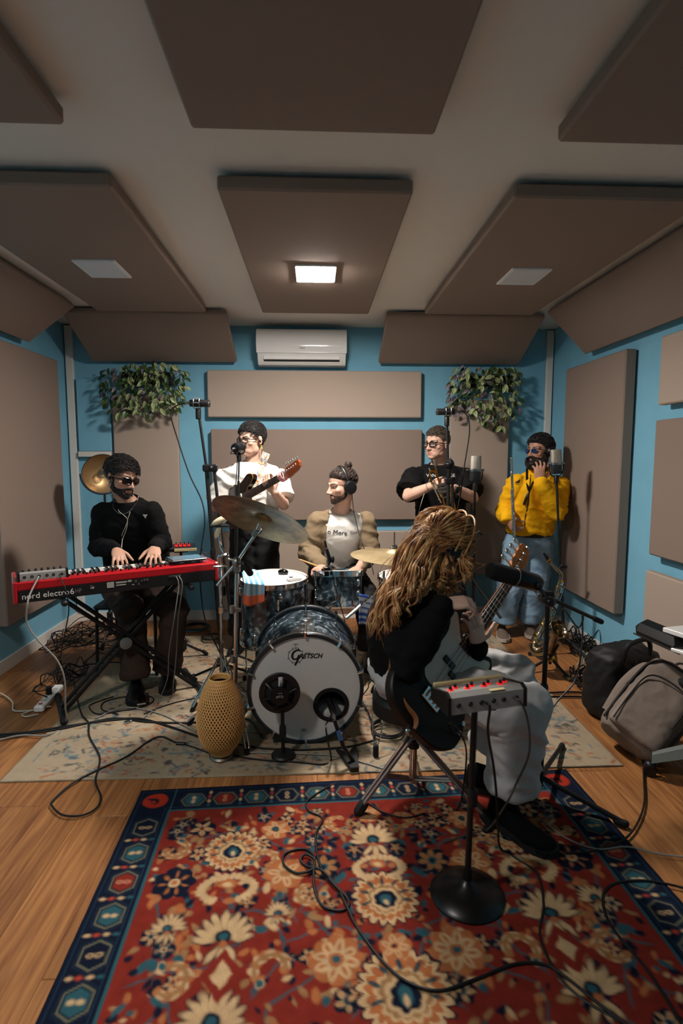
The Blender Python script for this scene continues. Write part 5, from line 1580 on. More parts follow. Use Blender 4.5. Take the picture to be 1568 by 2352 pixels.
ring_collar(pG, J, hmG, WHITETEE, .070, .010)
trousers(pG, J, BLACKTR, .012, 1.05, 1.0, (.095, .08, .075, .075), seed=5)
for S in 'RL': shoe(pG, J['an' + S], (-.2, -1), SHOEB, RUBBER)
hG = shell(bdG, hmG, hair_in, .011, .4, 'h')
tufts(hG, bvG, hmG, hair_in, 1700, .020, .0016, lambda p: (p[0] * 2, -.8 - p[1] * 2, .1), .34, .3, 5, .3, .0105)
part(pG, 'hair', hG, HAIRC('very dark brown', '#1a1310', '#0d0a09'), sharp=None, recalc=False)
glasses(pG, hmG, mat('black acetate', '#0a0a0b', .2), CLEAR, .044, .036, .8, t=.0038)
part(pG, 'in_ear_monitor', MB().ell(hmG @ V((.086, .002, -.014)), (.009, .009, .011)), PLASTIC)
part(pG, 'earring', MB().torus(dirm(hmG @ V((.086, .012, -.052)), (1, 0, 0)), .006, .0015, 12, 5).ell(hmG @ V((.087, .012, -.066)), (.005, .005, .008)), mat('yellow bead', '#d9c23a', .4))
tt = text_mb('okies', .034, M(((1, .25, 0, 0), (0, 1, 0, 0), (0, 0, 1, 0), (0, 0, 0, 1))), .001)
part(pG, 'chest_print', decal(tt, at(607, 1094, 3.95), V((1, .1, 0)), V((0, 0, 1)), btG), mat('red print', '#a8322c', .7), label='small red script print')
JG = J; BTG = btG

# ---- drummer
J = dict(pelvis=(.135, 3.93, .64), neck=at(782, 1178, 3.80), shR=at(730, 1198, 3.78), shL=at(838, 1198, 3.80), head=at(784, 1116, 3.74), face=(-.90, -.42, -.10), hup=(0, .02, 1),
         elR=at(707, 1268, 3.76), wrR=at(738, 1298, 3.56), elL=at(852, 1270, 3.78), wrL=at(822, 1306, 3.58),
         hipR=(.05, 3.92, .62), hipL=(.22, 3.92, .62), knR=(-.03, 3.60, .50), knL=(.335, 3.62, .50), anR=(-.02, 3.62, .1), anL=(.36, 3.70, .1))
pD, hmD, bvD, bdD = person('man in beige cardigan and headphones sitting at the drum kit', J, '#c09782', ('#24170f', .55, .6), jaw=1.0, hands={
    'R': ((-.35, -.75, -.15), (.4, .2, -.9), dict(curl=(1.0, 1.1, 1.1, 1.1), thumb=(.7, .5, -.4))), 'L': ((-.3, -.8, -.1), (-.3, .1, -.9), dict(curl=(1.0, 1.1, 1.1, 1.1), thumb=(.7, .5, -.4)))})
tD, btD = top_garment(pD, J, 'tshirt', WHITETEE, .010, .98, 1.0, 'none', .11, 1.0, .006, seed=7)
ctr = J['neck'].copy()
sx_ = (J['shL'] - J['shR']).normalized(); fwD = V((sx_.y, -sx_.x, 0))
def cardcut(p):
    d = p - ctr
    x_ = d.dot(sx_); y_ = d.dot(fwD)
    if y_ < -.01: return d.z > -.015 and abs(x_) < .06
    lim_l = ramp(d.z, [-.6, -.3, -.1, .0, .1], [-.115, -.105, -.095, -.07, -.06])
    lim_r = ramp(d.z, [-.6, -.3, -.1, .0, .1], [.12, .115, .135, .12, .08])
    return lim_l < x_ < lim_r
cgM = mat('beige cardigan knit', '#7c6a53', .95, bump=.4, bscale=500, spec=.2)
top_garment(pD, J, 'cardigan', cgM, .019, 1.0, 1.0, 'long', .12, 1.0, .008, cut=cardcut, seed=8, slw=.98)
ring_collar(pD, J, hmD, WHITETEE, .074, .008, tilt=.7, dz=-.01)
trousers(pD, J, BLACKTR, .010, 1.0, 1.0, (.088, .07, .06, .06), seed=9)
for S in 'RL': shoe(pD, J['an' + S], (0, -1), SHOEB, RUBBER)
topline = ([-.095, -.07, -.045, -.02, .0, .03, .06, .13], [.066, .060, .052, .045, .040, .036, .02, -.01])
top_in = lambda p: p[2] - ramp(p[1], *topline)
hD = shell(bdD, hmD, top_in, .007, .5, 'h')
tufts(hD, bvD, hmD, top_in, 800, .045, .0020, lambda p: (-p[0] * 5, .9, .45), .10, .15, 6, .3, .005)
bun = hmD @ V((0, .066, .134))
rgb_ = random.Random(4)
for k in range(60):
    a = rgb_.uniform(0, 2 * PI); t_ = rgb_.uniform(-.8, .8)
    n_ = V((rgb_.gauss(0, 1), rgb_.gauss(0, 1), rgb_.gauss(0, 1))).normalized()
    X, Y_, Z_ = frame(n_)
    hD.tube([bun + (X * math.cos(q) + Y_ * math.sin(q)) * .024 for q in [a + i * .35 for i in range(9)]], [.002 + .003 * math.sin(PI * i / 8) for i in range(9)], 5)
part(pD, 'hair', hD, HAIRC('dark chestnut', '#3a281d', '#1c120c'), sharp=None, recalc=False)
bD = shell(bdD, hmD, beard_in, .004, .5, 'b')
part(pD, 'beard', bD, HAIRC('stubble brown', '#33221a'), sharp=None, recalc=False)
headphones(pD, hmD, PLASTIC, .113, .10, cup=.046)
part(pD, 'headphone_cord', MB().tube(spline([hmD @ V((.10, .02, -.05))] + chest_path([(812, 1172), (818, 1200), (824, 1225), (832, 1250), (840, 1268)], btD, 3.7, .035) + [at(852, 1295, 3.55), at(858, 1320, 3.52)], 5), .0026, 6), CABLE)
t1_ = text_mb('o More', .047, M.Identity(4), .001, 'LEFT', .95)
part(pD, 'chest_print', decal(t1_, at(752, 1222, 3.7), V((1, .05, -.10)).normalized(), V((.1, 0, 1)).normalized(), btD), INK, label='dark words printed across the white t-shirt')
t1_ = text_mb('Ctrl', .030, M.Identity(4), .001, 'LEFT')
part(pD, 'small_print', decal(t1_, at(804, 1225, 3.7), V((1, .05, 0)).normalized(), V((0, 0, 1)), btD), mat('grey ink', '#4a4846', .7))
JD = J

# ---- trumpet player
J = dict(pelvis=at(1012, 1212, 4.34), neck=at(1008, 1070, 4.32), shR=at(953, 1094, 4.28), shL=at(1060, 1094, 4.30), head=at(1003, 1019, 4.26), face=(-.78, -.62, -.03),
         elR=at(936, 1140, 4.10), wrR=at(990, 1116, 3.98), elL=at(1086, 1143, 4.12), wrL=at(1042, 1120, 3.98),
         hipR=at(990, 1220, 4.34), hipL=at(1034, 1220, 4.34), knR=at(985, 1350, 4.30), knL=at(1040, 1350, 4.30), anR=at(982, 1460, 4.34), anL=at(1045, 1460, 4.34))
J['anR'].z = .1; J['anL'].z = .1
pT, hmT, bvT, bdT = person('man in black t-shirt and thick glasses holding a trumpet', J, '#c99f8a', ('#5a4538', .15, .5), jaw=1.14, cheek=1.12, wd=1.14, dp=1.3, arm=1.12, neckr=.064, hs=1.02, browc='#2a1c14', hands={
    'R': ((.85, -.25, .15), (.25, .9, -.2), dict(curl=(.75, .8, .85, .9), thumb=(.5, .5, -.6))), 'L': ((-.9, -.2, .12), (-.2, .9, -.2), dict(curl=(.75, .8, .85, .9), thumb=(.5, .5, -.6)))})
tT, btT = top_garment(pT, J, 'tshirt', BLACKTEE, .018, 1.16, 1.32, 'short', .14, 1.15, .007, slw=1.12, seed=11)
ring_collar(pT, J, hmT, BLACKTEE, .078, .010)
trousers(pT, J, BLACKTR, .014, 1.12, 1.15, (.105, .085, .075, .075), seed=12)
for S in 'RL': shoe(pT, J['an' + S], (-.2, -1), SHOEB, RUBBER)
hT = shell(bdT, hmT, hair_in, .009, .3, 'h')
tp_in = lambda p: p[2] - ramp(p[1], [-.09, -.05, 0, .06, .12], [.07, .062, .06, .06, .08])
tufts(hT, bvT, hmT, tp_in, 700, .028, .0017, lambda p: (.25, -.9, .35), .38, .12, 8, .15, .006)
part(pT, 'hair', hT, HAIRC('greying brown', '#33281f', '#5a4d40'), sharp=None, recalc=False)
glasses(pT, hmT, mat('black acetate', '#0a0a0b', .2), CLEAR, .048, .036, .6, t=.0052)
tt = text_mb('VAN', .034, M.Identity(4), .001, 'LEFT')
part(pT, 'chest_print', decal(tt, at(984, 1093, 4.1), V((1, 0, 0)), V((0, 0, 1)), btT), mat('white ink', '#cfcdc8', .7), label='white lettering on the black t-shirt')
tt = text_mb('GE', .034, M.Identity(4), .001, 'LEFT')
part(pT, 'chest_print', decal(tt, at(1038, 1093, 4.1), V((1, 0, 0)), V((0, 0, 1)), btT), mat('white ink', '#cfcdc8', .7))
wr_ = J['wrL'].lerp(J['elL'], .12)
part(pT, 'wristwatch', MB().lathe([(.030, -.013), (.033, -.012), (.033, .012), (.030, .013)], 20, dirm(wr_, J['elL'] - J['wrL'])).box(wr_ + V((0, -.034, 0)), (.036, .012, .036), b=.006), PLASTIC)
wr_ = J['wrR'].lerp(J['elR'], .10)
part(pT, 'bracelet', MB().torus(dirm(wr_, J['elR'] - J['wrR']), .031, .0032, 24, 6), SILVER)
JT = J
wt_ = chest_path([(985, 1075), (988, 1095)], btT, 4.1, .006) + [at(972, 1140, 3.98), at(963, 1170, 4.0)] + chest_path([(960, 1190), (960, 1210)], btT, 4.1, .006)
part(pT, 'earphone_wire', MB().tube(spline(wt_, 6), .0018, 5), WIREW)

# ---- man in yellow with flute
J = dict(pelvis=at(1213, 1240, 4.28), neck=at(1236, 1090, 4.24), shR=at(1184, 1112, 4.22), shL=at(1285, 1116, 4.26), head=at(1238, 1035, 4.20), face=(-.88, -.46, .02),
         elR=at(1160, 1176, 4.30), wrR=at(1166, 1190, 4.06), elL=at(1277, 1175, 4.04), wrL=at(1240, 1106, 3.985),
         hipR=at(1188, 1250, 4.28), hipL=at(1240, 1250, 4.28), knR=at(1172, 1340, 4.26), knL=at(1228, 1340, 4.26), anR=at(1153, 1438, 4.26), anL=at(1216, 1432, 4.32))
J['anR'].z = .1; J['anL'].z = .1
pS, hmS, bvS, bdS = person('bearded man in a yellow sweatshirt and jeans holding a flute', J, '#ad806a', ('#120c09', .9), wd=1.02, dp=1.12, hands={
    'R': ((.40, -.3, -.7), (.75, .5, .2), dict(curl=(.85, .9, .95, 1.0), thumb=(.6, .55, -.5))), 'L': ((-.06, .06, 1), (.15, .9, .1), dict(curl=(.55, .5, .55, .7), spread=.3, thumb=(.4, .7, -.3)))})
YEL = mat('yellow fleece', '#eeb012', .9, bump=.2, bscale=500, spec=.2)
tS, btS = top_garment(pS, J, 'sweatshirt', YEL, .018, 1.02, 1.12, 'long', -.065, 1.02, .009, seed=14, slw=1.05)
ring_collar(pS, J, hmS, YEL, .068, .030, name='stand_collar', dz=.03)
JEAN = mat('blue denim', '#86a3b8', .85, bump=.3, bscale=500, col2='#6d8ba3', vscale=12)
trousers(pS, J, JEAN, .012, 1.0, 1.05, (.098, .082, .076, .078), seed=15, up=.055, amp=.009)
bt_ = []
hx = (J['hipL'] - J['hipR']).normalized(); tv = (J['neck'] - J['pelvis']).normalized(); yy = tv.cross(hx)
for k in range(36):
    q = 2 * PI * k / 36
    bt_.append(J['pelvis'] + tv * .062 + hx * (math.cos(q) * .168) + yy * (math.sin(q) * .136))
part(pS, 'belt', MB().tube(bt_, (.004, .019), 6, closed=True, up=tv), SHOEB)
part(pS, 'belt_buckle', MB().box(J['pelvis'] + tv * .062 + V((-.02, -.138, 0)), (.05, .012, .036), b=.004), mat('dark buckle', '#26241f', .35, .8))
SNK = mat('grey-brown sneaker mesh', '#6b5a50', .8, bump=.4, bscale=300)
for S in 'RL': shoe(pS, J['an' + S], (-.25, -1), SNK, mat('off-white sole', '#b9b1a4', .7), .27, name='sneaker')
hS = shell(bdS, hmS, hair_in, .016, .5, 'h')
tufts(hS, bvS, hmS, hair_in, 1100, .040, .0018, lambda p: (p[0] * 3, .9, -.1), .26, .3, 9, .4, .012)
part(pS, 'hair', hS, HAIRC('near black', '#15100d', '#0a0706'), sharp=None, recalc=False)
bS = shell(bdS, hmS, beard_in, .026, .35, 'b')
tufts(bS, bvS, hmS, beard_in, 900, .042, .0022, lambda p: (0, -.3, -1), .45, .3, 10, .4, .006)
part(pS, 'beard', bS, HAIRC('near black', '#15100d'), sharp=None, recalc=False)
glasses(pS, hmS, mat('thin steel frame', '#3a3f4a', .3, .8), mat('blue lens', '#12306a', .08, trans=.35), .040, .030, .7, t=.002, yc=-.104, name='sunglasses')
headphones(pS, hmS, PLASTIC, .104, .35, thin=True, cup=.040)
lg_ = MB()
for k in range(3):
    lg_.prism([(-.016 + k * .011, 0), (-.008 + k * .011, 0), (-.001 + k * .011 + .0015 * k, .009 + .008 * k), (-.008 + k * .011 + .0015 * k, .009 + .008 * k + .004)], 0, .001)
tt = text_mb('adidas', .012, M.Translation((0.002, -.008, 0)), .001)
lg_.add(tt.v, tt.f)
part(pS, 'chest_logo', decal(lg_, at(1191, 1110, 4.1), V((1, -.1, 0)), V((0, 0, 1)), btS), INK, label='black three-stripe sports logo')
zp = chest_path([(1219, 1090), (1217, 1110), (1214, 1140), (1211, 1165), (1206, 1190), (1204, 1212)], btS, 4.1, .001)
part(pS, 'zip', MB().tube(spline(zp, 4), (.005, .002), 6, up=V((0, -1, 0))), INK)
sp_ = chest_path([(1210, 1075), (1210, 1100), (1212, 1118), (1215, 1128)], btS, 4.1, .004)
st2 = chest_path([(1256, 1075), (1245, 1092), (1225, 1108), (1217, 1122), (1210, 1140), (1206, 1150)], btS, 4.1, .004)
part(pS, 'sax_strap', MB().tube(spline(sp_, 4), (.010, .002), 6, up=V((0, -1, 0))), BLACK)
part(pS, 'sax_strap', MB().tube(spline(st2, 4), (.010, .002), 6, up=V((0, -1, 0))), BLACK)
part(pS, 'strap_hook', MB().cap([st2[-1] + V((0, -.006, .01)), st2[-1] + V((-.012, -.006, -.025))], .009, 8), PLASTIC)
wr_ = J['wrL'].lerp(J['elL'], .08)
part(pS, 'wristwatch', MB().lathe([(.027, -.012), (.033, -.011), (.033, .011), (.027, .012)], 20, dirm(wr_, J['elL'] - J['wrL'])).box(wr_ + V((.01, -.032, .0)), (.03, .01, .03), b=.004), PLASTIC)
JS = J

# ---- bassist
J = dict(pelvis=(.355, 2.20, .555), neck=at(962, 1352, 2.14), shR=at(922, 1402, 2.02), shL=at(1000, 1382, 2.30), head=at(1018, 1252, 2.14), face=(.80, .18, -.57), hup=(.35, .05, .93),
         elR=at(934, 1525, 1.90), wrR=at(1018, 1388, 1.93), elL=at(1035, 1525, 2.24), wrL=at(1096, 1486, 2.06),
         hipR=(.37, 2.11, .545), hipL=(.37, 2.29, .545), knR=at(1198, 1630, 1.90), knL=at(1175, 1560, 2.16), anR=(.735, 1.97, .12), anL=(.72, 2.22, .12))
J['bend'] = V((-.05, .0, .0))
pB, hmB, bvB, bdB = person('long-haired person in black sweater and grey sweatpants playing the bass', J, '#d0aa97', wd=.92, dp=.92, arm=.92, neckr=.048, hs=.96, hands={
    'R': ((.95, .05, .08), (.2, .35, -.9), dict(curl=(.75, .8, .85, .9), spread=.12, s=.95, thumb=(.6, .6, -.45))), 'L': ((-.10, -.15, 1), (-.35, .75, .1), dict(curl=(.75, .75, .7, .7), spread=.16, s=.95, thumb=(.35, .8, .1)))})
top_garment(pB, J, 'sweater', BLACKKNIT, .016, .94, .95, 'long', .06, .95, .007, seed=17, slw=1.08)
SWP = mat('light grey sweatpants fleece', '#b4b2b0', .92, bump=.35, bscale=450, spec=.2)
trousers(pB, J, SWP, .016, 1.0, 1.0, (.092, .076, .066, .070), seed=18, amp=.015, end=.80, up=.07)
for S in 'RL': shoe(pB, J['an' + S], (.55, -.8) if S == 'R' else (.9, -.2), mat('matte black suede', '#070707', .9, spec=.15), RUBBER, .28, w_=.056, hi=.11, name='boot')
# long wavy hair: locks that leave the scalp and follow guide curves
HB = MB()
lk = shell(bdB, hmB, lambda p: hair_in(p, ([-.095, -.07, -.03, 0, .03, .06, .13], [.058, .05, .02, -.03, -.06, -.08, -.09])), .020, .5, 'h')
HB.add(lk.v, lk.f)
guides = [   # (scalp point in head space, photo points with depth)
    ((-.05, .06, .05), [(960, 1240, 2.06), (925, 1310, 2.00), (895, 1370, 1.97), (872, 1440, 1.97)]),
    ((-.02, .08, .06), [(945, 1235, 2.10), (905, 1310, 2.06), (880, 1390, 2.03), (868, 1455, 2.02)]),
    ((-.06, .03, .03), [(975, 1260, 2.03), (940, 1330, 1.96), (905, 1380, 1.94), (890, 1430, 1.94)]),
    ((-.07, .00, .03), [(990, 1265, 2.02), (965, 1320, 1.97), (930, 1360, 1.94), (915, 1385, 1.93)]),
    ((-.07, -.01, .02), [(1005, 1275, 2.02), (985, 1320, 1.97), (960, 1350, 1.95), (945, 1365, 1.93)]),
    ((-.075, -.03, .02), [(1020, 1280, 2.03), (1012, 1310, 2.00), (1005, 1335, 1.99), (1000, 1352, 1.99)]),
    ((-.075, -.045, .03), [(1035, 1280, 2.04), (1034, 1310, 2.02), (1030, 1330, 2.02), (1040, 1345, 2.02)]),
    ((-.05, -.07, .05), [(1060, 1270, 2.06), (1068, 1295, 2.05), (1066, 1315, 2.05), (1060, 1325, 2.05)]),
    ((.0, .09, .04), [(948, 1250, 2.16), (915, 1320, 2.14), (893, 1390, 2.10), (880, 1440, 2.08)]),
    ((.05, .05, .05), [(975, 1240, 2.24), (950, 1310, 2.26), (935, 1370, 2.24), (925, 1420, 2.22)]),
    ((.07, -.02, .03), [(1030, 1280, 2.24), (1020, 1320, 2.24), (1015, 1345, 2.22), (1020, 1360, 2.2)]),
]
rg = random.Random(21)
for g_i, (sp0, gp) in enumerate(guides):
    for k in range(60):
        if k % 5 == 0: clump = [[rg.gauss(0, .017) for _ in range(3)], V((rg.gauss(0, .015), rg.gauss(0, .014), rg.gauss(0, .011))), rg.uniform(.82, 1.10), rg.uniform(0, 6.28), rg.uniform(5, 8), rg.uniform(.006, .013)]
        j = [q + rg.gauss(0, .004) for q in clump[0]]
        s0 = V(sp0) * rg.uniform(.9, 1.2) + V(j)
        s0 = s0.normalized() * (.098 + rg.uniform(-.004, .008)) + V((0, .012, .02))
        pts = [hmB @ s0]
        off = clump[1] + V((rg.gauss(0, .0032), rg.gauss(0, .0032), rg.gauss(0, .0032)))
        cut_ = clump[2] + rg.uniform(-.05, .05)
        for q, (x_, y_, Y_) in enumerate(gp):
            pts.append(at(x_, y_, Y_) + off * (.55 + .35 * q))
        pts[-1] = pts[-2].lerp(pts[-1], cut_)
        sp_ = spline(pts, 8)
        n_ = len(sp_)
        ph, fr, am = clump[3] + rg.gauss(0, .18), clump[4] + rg.gauss(0, .08), clump[5] * rg.uniform(.85, 1.15)
        out = []
        for i, p in enumerate(sp_):
            t = i / (n_ - 1)
            am_ = am * min(1, max(0, (t - .18) * 2.4))
            T_ = (sp_[min(i + 1, n_ - 1)] - sp_[max(i - 1, 0)]).normalized()
            X, Yv, _ = frame(T_)
            out.append(p + X * math.sin(ph + t * fr * 3.1) * am_ + Yv * math.cos(ph + t * fr * 3.1) * am_)
        r0 = rg.uniform(.0022, .0042)
        HB.tube(out, [(r0 * (1.15 if t < .8 else (1 - t) * 5.5 + .05), r0 * .6 * (1.1 if t < .8 else (1 - t) * 5 + .05)) for t in [i / (n_ - 1) for i in range(n_)]], 6)
def crown_flow(p):
    s = 1 if p[0] > 0 else -1
    return (s * .55 - .25, .75, -.35)
tufts(HB, bvB, hmB, lambda p: min(hair_in(p) + .02, p[2] - .0), 1700, .100, .0019, crown_flow, .07, .09, 41, .15, .017)
for k in range(70):      # fine flyaways
    gp = rg.choice(guides[:8]); s0 = hmB @ (V(gp[0]).normalized() * .11 + V((0, .01, .02)))
    pts = [s0] + [at(x_, y_, Y_) + V((rg.gauss(0, .026), rg.gauss(0, .02), rg.gauss(0, .02))) for x_, y_, Y_ in gp[1]]
    HB.tube(spline(pts, 6), .0011, 4)
def hair_strand_mat(name, c0, c1, c2):
    m = bpy.data.materials.new(name); m.use_nodes = True
    N, L = m.node_tree.nodes, m.node_tree.links
    p = N['Principled BSDF']; p.inputs['Roughness'].default_value = .42; p.inputs['Specular IOR Level'].default_value = .45
    tc = N.new('ShaderNodeTexCoord'); n1 = N.new('ShaderNodeTexNoise'); n1.inputs['Scale'].default_value = 24; n1.inputs['Detail'].default_value = 5
    L.new(tc.outputs['Object'], n1.inputs['Vector'])
    r = N.new('ShaderNodeValToRGB'); e = r.color_ramp.elements
    e[0].position = .3; e[0].color = (*lin(c0), 1); e[1].position = .7; e[1].color = (*lin(c2), 1); q = e.new(.5); q.color = (*lin(c1), 1)
    L.new(n1.outputs['Fac'], r.inputs[0]); L.new(r.outputs[0], p.inputs['Base Color'])
    return m
part(pB, 'hair', HB, hair_strand_mat('honey brown hair', '#6a4022', '#ad7a48', '#d9b27c'), sharp=None, recalc=False)
TANB = mat('tan headband', '#a87a3e', .5)
for dy in (-.012, .016):
    T = hmB @ M.Rotation(-.05, 4, 'X')
    pts = [T @ V((math.cos(a) * .122, dy * 1.5 - .020, math.sin(a) * .170 - .006)) for a in [PI * k / 16 for k in range(17)]]
    part(pB, 'headphone_band', MB().tube(pts, .004, 7), TANB)
part(pB, 'headphone_cup', MB().lathe([(.01, 0), (.034, .002), (.036, .014), (.028, .022), (.005, .024)], 20, dirm(hmB @ V((-.092, -.0, -.012)), hmB.to_3x3() @ V((-1, 0, 0)))), PLASTIC)
part(pB, 'headphone_cup', MB().lathe([(.01, 0), (.034, .002), (.036, .014), (.028, .022), (.005, .024)], 20, dirm(hmB @ V((.092, -.0, -.012)), hmB.to_3x3() @ V((1, 0, 0)))), PLASTIC)
JB = J
print('\n'.join(DBG))
# ---------------------------------------------------------------- instruments
def smooth_poly(pts, n=4):
    return [(p.x, p.y) for p in spline([V((a, b, 0)) for a, b in pts], n, closed=True)]
STRAT = [(-.115, 0), (-.10, .09), (-.05, .145), (.02, .155), (.09, .125), (.15, .108), (.21, .118), (.27, .138), (.318, .125), (.328, .098), (.29, .072), (.245, .055), (.225, .03), (.22, -.03), (.235, -.06), (.265, -.08), (.278, -.105), (.245, -.125), (.19, -.118), (.13, -.108), (.07, -.125), (0, -.158), (-.06, -.15), (-.105, -.09)]
def stringed(name, label, cat, m, body, bodym, guard, guardm, scale, joint, nw0, nw1, headlen, headw, nstr, ntun, neckm, boardm, headm, frets, thick=.042, tun_r=.007, base=None):
    t = thing(name, label, cat, base or m.translation)
    def B(mb): return mb.xf(m)
    part(t, 'body', B(MB().prism(smooth_poly(body), -thick, 0, None, .006)), bodym)
    if guard: part(t, 'pickguard', B(MB().prism(smooth_poly(guard), .0005, .0035, None, 0)), guardm)
    part(t, 'neck', B(MB().rings([[V((x, math.cos(a) * w_ / 2, -.004 + (math.sin(a) * .017 if math.sin(a) < 0 else math.sin(a) * .004))) for a in [2 * PI * k / 14 for k in range(14)]] for x, w_ in ((joint - .06, nw0), (scale * .6, (nw0 + nw1) / 2), (scale, nw1))])), neckm)
    fb = part(t, 'fretboard', B(MB().rings([[V((x, y, z)) for y, z in ((-w_ / 2, .001), (w_ / 2, .001), (w_ / 2, .006), (-w_ / 2, .006))] for x, w_ in ((joint - .05, nw0), (scale, nw1))])), boardm)
    for k in range(1, frets + 1):
        x = scale - scale * (1 - 2 ** (-k / 12))
        if x < joint - .05: break
        wd_ = nw1 + (nw0 - nw1) * (scale - x) / (scale - joint)
        part(fb, 'fret', B(MB().box((x, 0, .0068), (.0030, wd_ * .98, .0022))), SILVER)
    part(t, 'nut', B(MB().box((scale, 0, .006), (.004, nw1, .008))), WHITEP)
    hl, hw = headlen, headw
    hp = [(scale, nw1 / 2), (scale + hl * .10, nw1 / 2 + .004), (scale + hl * .25, hw * .5), (scale + hl * .8, hw * .62), (scale + hl * .95, hw * .60), (scale + hl, hw * .35), (scale + hl * .97, hw * .05), (scale + hl * .8, -hw * .18), (scale + hl * .4, -hw * .36), (scale + hl * .18, -hw * .40), (scale, -nw1 / 2)]
    hs_ = part(t, 'headstock', B(MB().prism(hp, -.016, -.001, None, 0)), headm)
    for k in range(ntun):
        x = scale + hl * (.18 + .70 * k / max(1, ntun - 1)); y = hw * (.32 + .12 * k / max(1, ntun - 1))
        part(hs_, 'tuner', B(MB().cap([(x, y - .012, 0), (x, y - .012, .014)], tun_r * .6, 8).tube([(x, y + .006, -.010), (x, hw * .62 + tun_r, -.010)], tun_r * .35, 6).ell((x, hw * .64 + tun_r * 2.2, -.010), (tun_r * 1.1, tun_r * 1.3, tun_r * .6))), CHROME)
    for k in range(nstr):
        y0 = (k - (nstr - 1) / 2) / max(1, nstr - 1) * nw0 * .86; y1 = (k - (nstr - 1) / 2) / max(1, nstr - 1) * nw1 * .8
        part(t, 'string', B(MB().tube([(-.01, y0 * 1.05, .012), (scale, y1, .010), (scale + hl * (.2 + .6 * k / nstr), hw * .2, .006)], .0009 + .0006 * (k / nstr) * (2 if nstr == 4 else 1), 5)), STEEL)
    part(t, 'bridge', B(MB().box((0, 0, .006), (.05, nw0 * 1.35, .010), b=.002)), CHROME)
    for k in range(nstr):
        y0 = (k - (nstr - 1) / 2) / max(1, nstr - 1) * nw0 * .9
        part(t, 'saddle', B(MB().cap([(-.012, y0, .013), (.010, y0, .013)], .0042 if nstr == 4 else .003, 8)), CHROME if nstr == 6 else mat('aged brass', '#9a7a48', .35, .9))
    return t
MAPLE = mat('roasted maple', '#8a4f22', .35, var=.3, vscale=20, aniso=(1, 1, 1)); ROSE = mat('rosewood', '#4a2a1a', .5, var=.3, vscale=60)
ng0, ng1 = at(566, 1140, 3.80), at(651, 1092, 3.50)
gd = (ng1 - ng0).normalized()
gn = V((-.55, -.80, .10)); gn = (gn - gd * gn.dot(gd)).normalized()
gy = gn.cross(gd)
GM = axm(ng0 - gd * .215, gd, gy, gn)
gt = stringed('electric_guitar', 'dark sunburst electric guitar with amber headstock and floral strap', 'guitar', GM, STRAT, mat('dark sunburst lacquer', '#150d0a', .2, coat=.5), None, None, .648, .23, .056, .043, .17, .075, 6, 6, MAPLE, ROSE, mat('amber headstock lacquer', '#8a3d14', .3, coat=.4), 21)
part(gt, 'body_edge', MB().tube([GM @ V((x, y, -.003)) for x, y in smooth_poly(STRAT, 3)], .0022, 5, closed=True), mat('amber binding', '#b06a22', .4))
for x in (.05, .10, .16): part(gt, 'pickup', MB().box((x, 0, .004), (.018, .075, .010), b=.004).xf(GM), WHITEP)
sc_ = part(gt, 'headstock_band', MB(), WHITEP) if False else None
sm_ = MB()
for k in range(5):
    sm_.torus(GM @ M.Translation((.62 + k * .007, 0, -.004)) @ M.Rotation(PI / 2, 4, 'Y'), .030, .0055, 18, 6)
part(gt, 'string_wrap', sm_, mat('pink and white cloth', '#c9a9a4', .9, col2='#b84a5a', vscale=120), label='pink and white cloth band round the nut')
# floral strap over the shoulder
def ribbon(root, name, cen, wid, up_, m, cols=None, t=.003):
    mb = MB(); n = len(cen)
    NU = 10
    for i, p in enumerate(cen):
        T_ = (cen[min(i + 1, n - 1)] - cen[max(i - 1, 0)]).normalized()
        o = V(up_[i]) if isinstance(up_, list) else V(up_)
        sd = T_.cross(o).normalized()
        for k in range(NU + 1):
            mb.v.append(p + sd * (k / NU - .5) * wid)
    for i in range(n - 1):
        for k in range(NU):
            a = i * (NU + 1) + k
            mb.f.append((a, a + 1, a + NU + 2, a + NU + 1))
    o = part(root, name, mb, m, sharp=None)
    if cols: color_attr(o.data, [cols(i / NU if False else (i % (NU + 1)) / NU, (i // (NU + 1)) / (n - 1)) for i in range(len(mb.v))])
    solid(o, t)
    return o
pth = [(612, 1040), (607, 1052), (601, 1068), (594, 1085), (586, 1103), (579, 1118)]
cen = spline(chest_path(pth, BTG, 3.95, .008), 24)
FC = [lin(c) for c in ('#dfe3da', '#d8a12c', '#c2452a', '#3f6f9a', '#e8ded0', '#7fa3b5', '#d9c46a')]
def floral(u, v):
    q = noise.noise((u * 2.6 + 3, v * 9, 1.5)) + .5 * noise.noise((u * 6, v * 20, 4.5))
    return FC[int((q + 1) * 9) % 7]
ribbon(gt, 'strap', cen, .058, V((-.2, -1, .15)), mat('floral woven strap', '#ffffff', .85, attr='tone'), floral)

# bass guitar
PB = [(-.135, 0), (-.12, .11), (-.06, .165), (.02, .172), (.10, .135), (.17, .112), (.25, .125), (.33, .152), (.385, .145), (.40, .115), (.36, .085), (.31, .065), (.29, .035), (.285, -.035), (.30, -.065), (.335, -.09), (.345, -.12), (.30, -.145), (.23, -.132), (.15, -.118), (.08, -.138), (0, -.172), (-.07, -.165), (-.12, -.10)]
b0, b1 = at(990, 1606, 1.87), at(1180, 1320, 2.38)
bdv = (b1 - b0); SCB = .84
bd_ = bdv.normalized()
bn = V((.42, -.78, .45)); bn = (bn - bd_ * bn.dot(bd_)).normalized()
by = bn.cross(bd_)
BMx = axm(b0, bd_, by, bn)
PGD = [(.04, .02), (.05, .075), (.11, .10), (.19, .095), (.27, .098), (.335, .125), (.36, .108), (.305, .055), (.285, .03), (.285, -.045), (.305, -.085), (.32, -.115), (.285, -.125), (.22, -.112), (.15, -.098), (.09, -.105), (.05, -.08)]
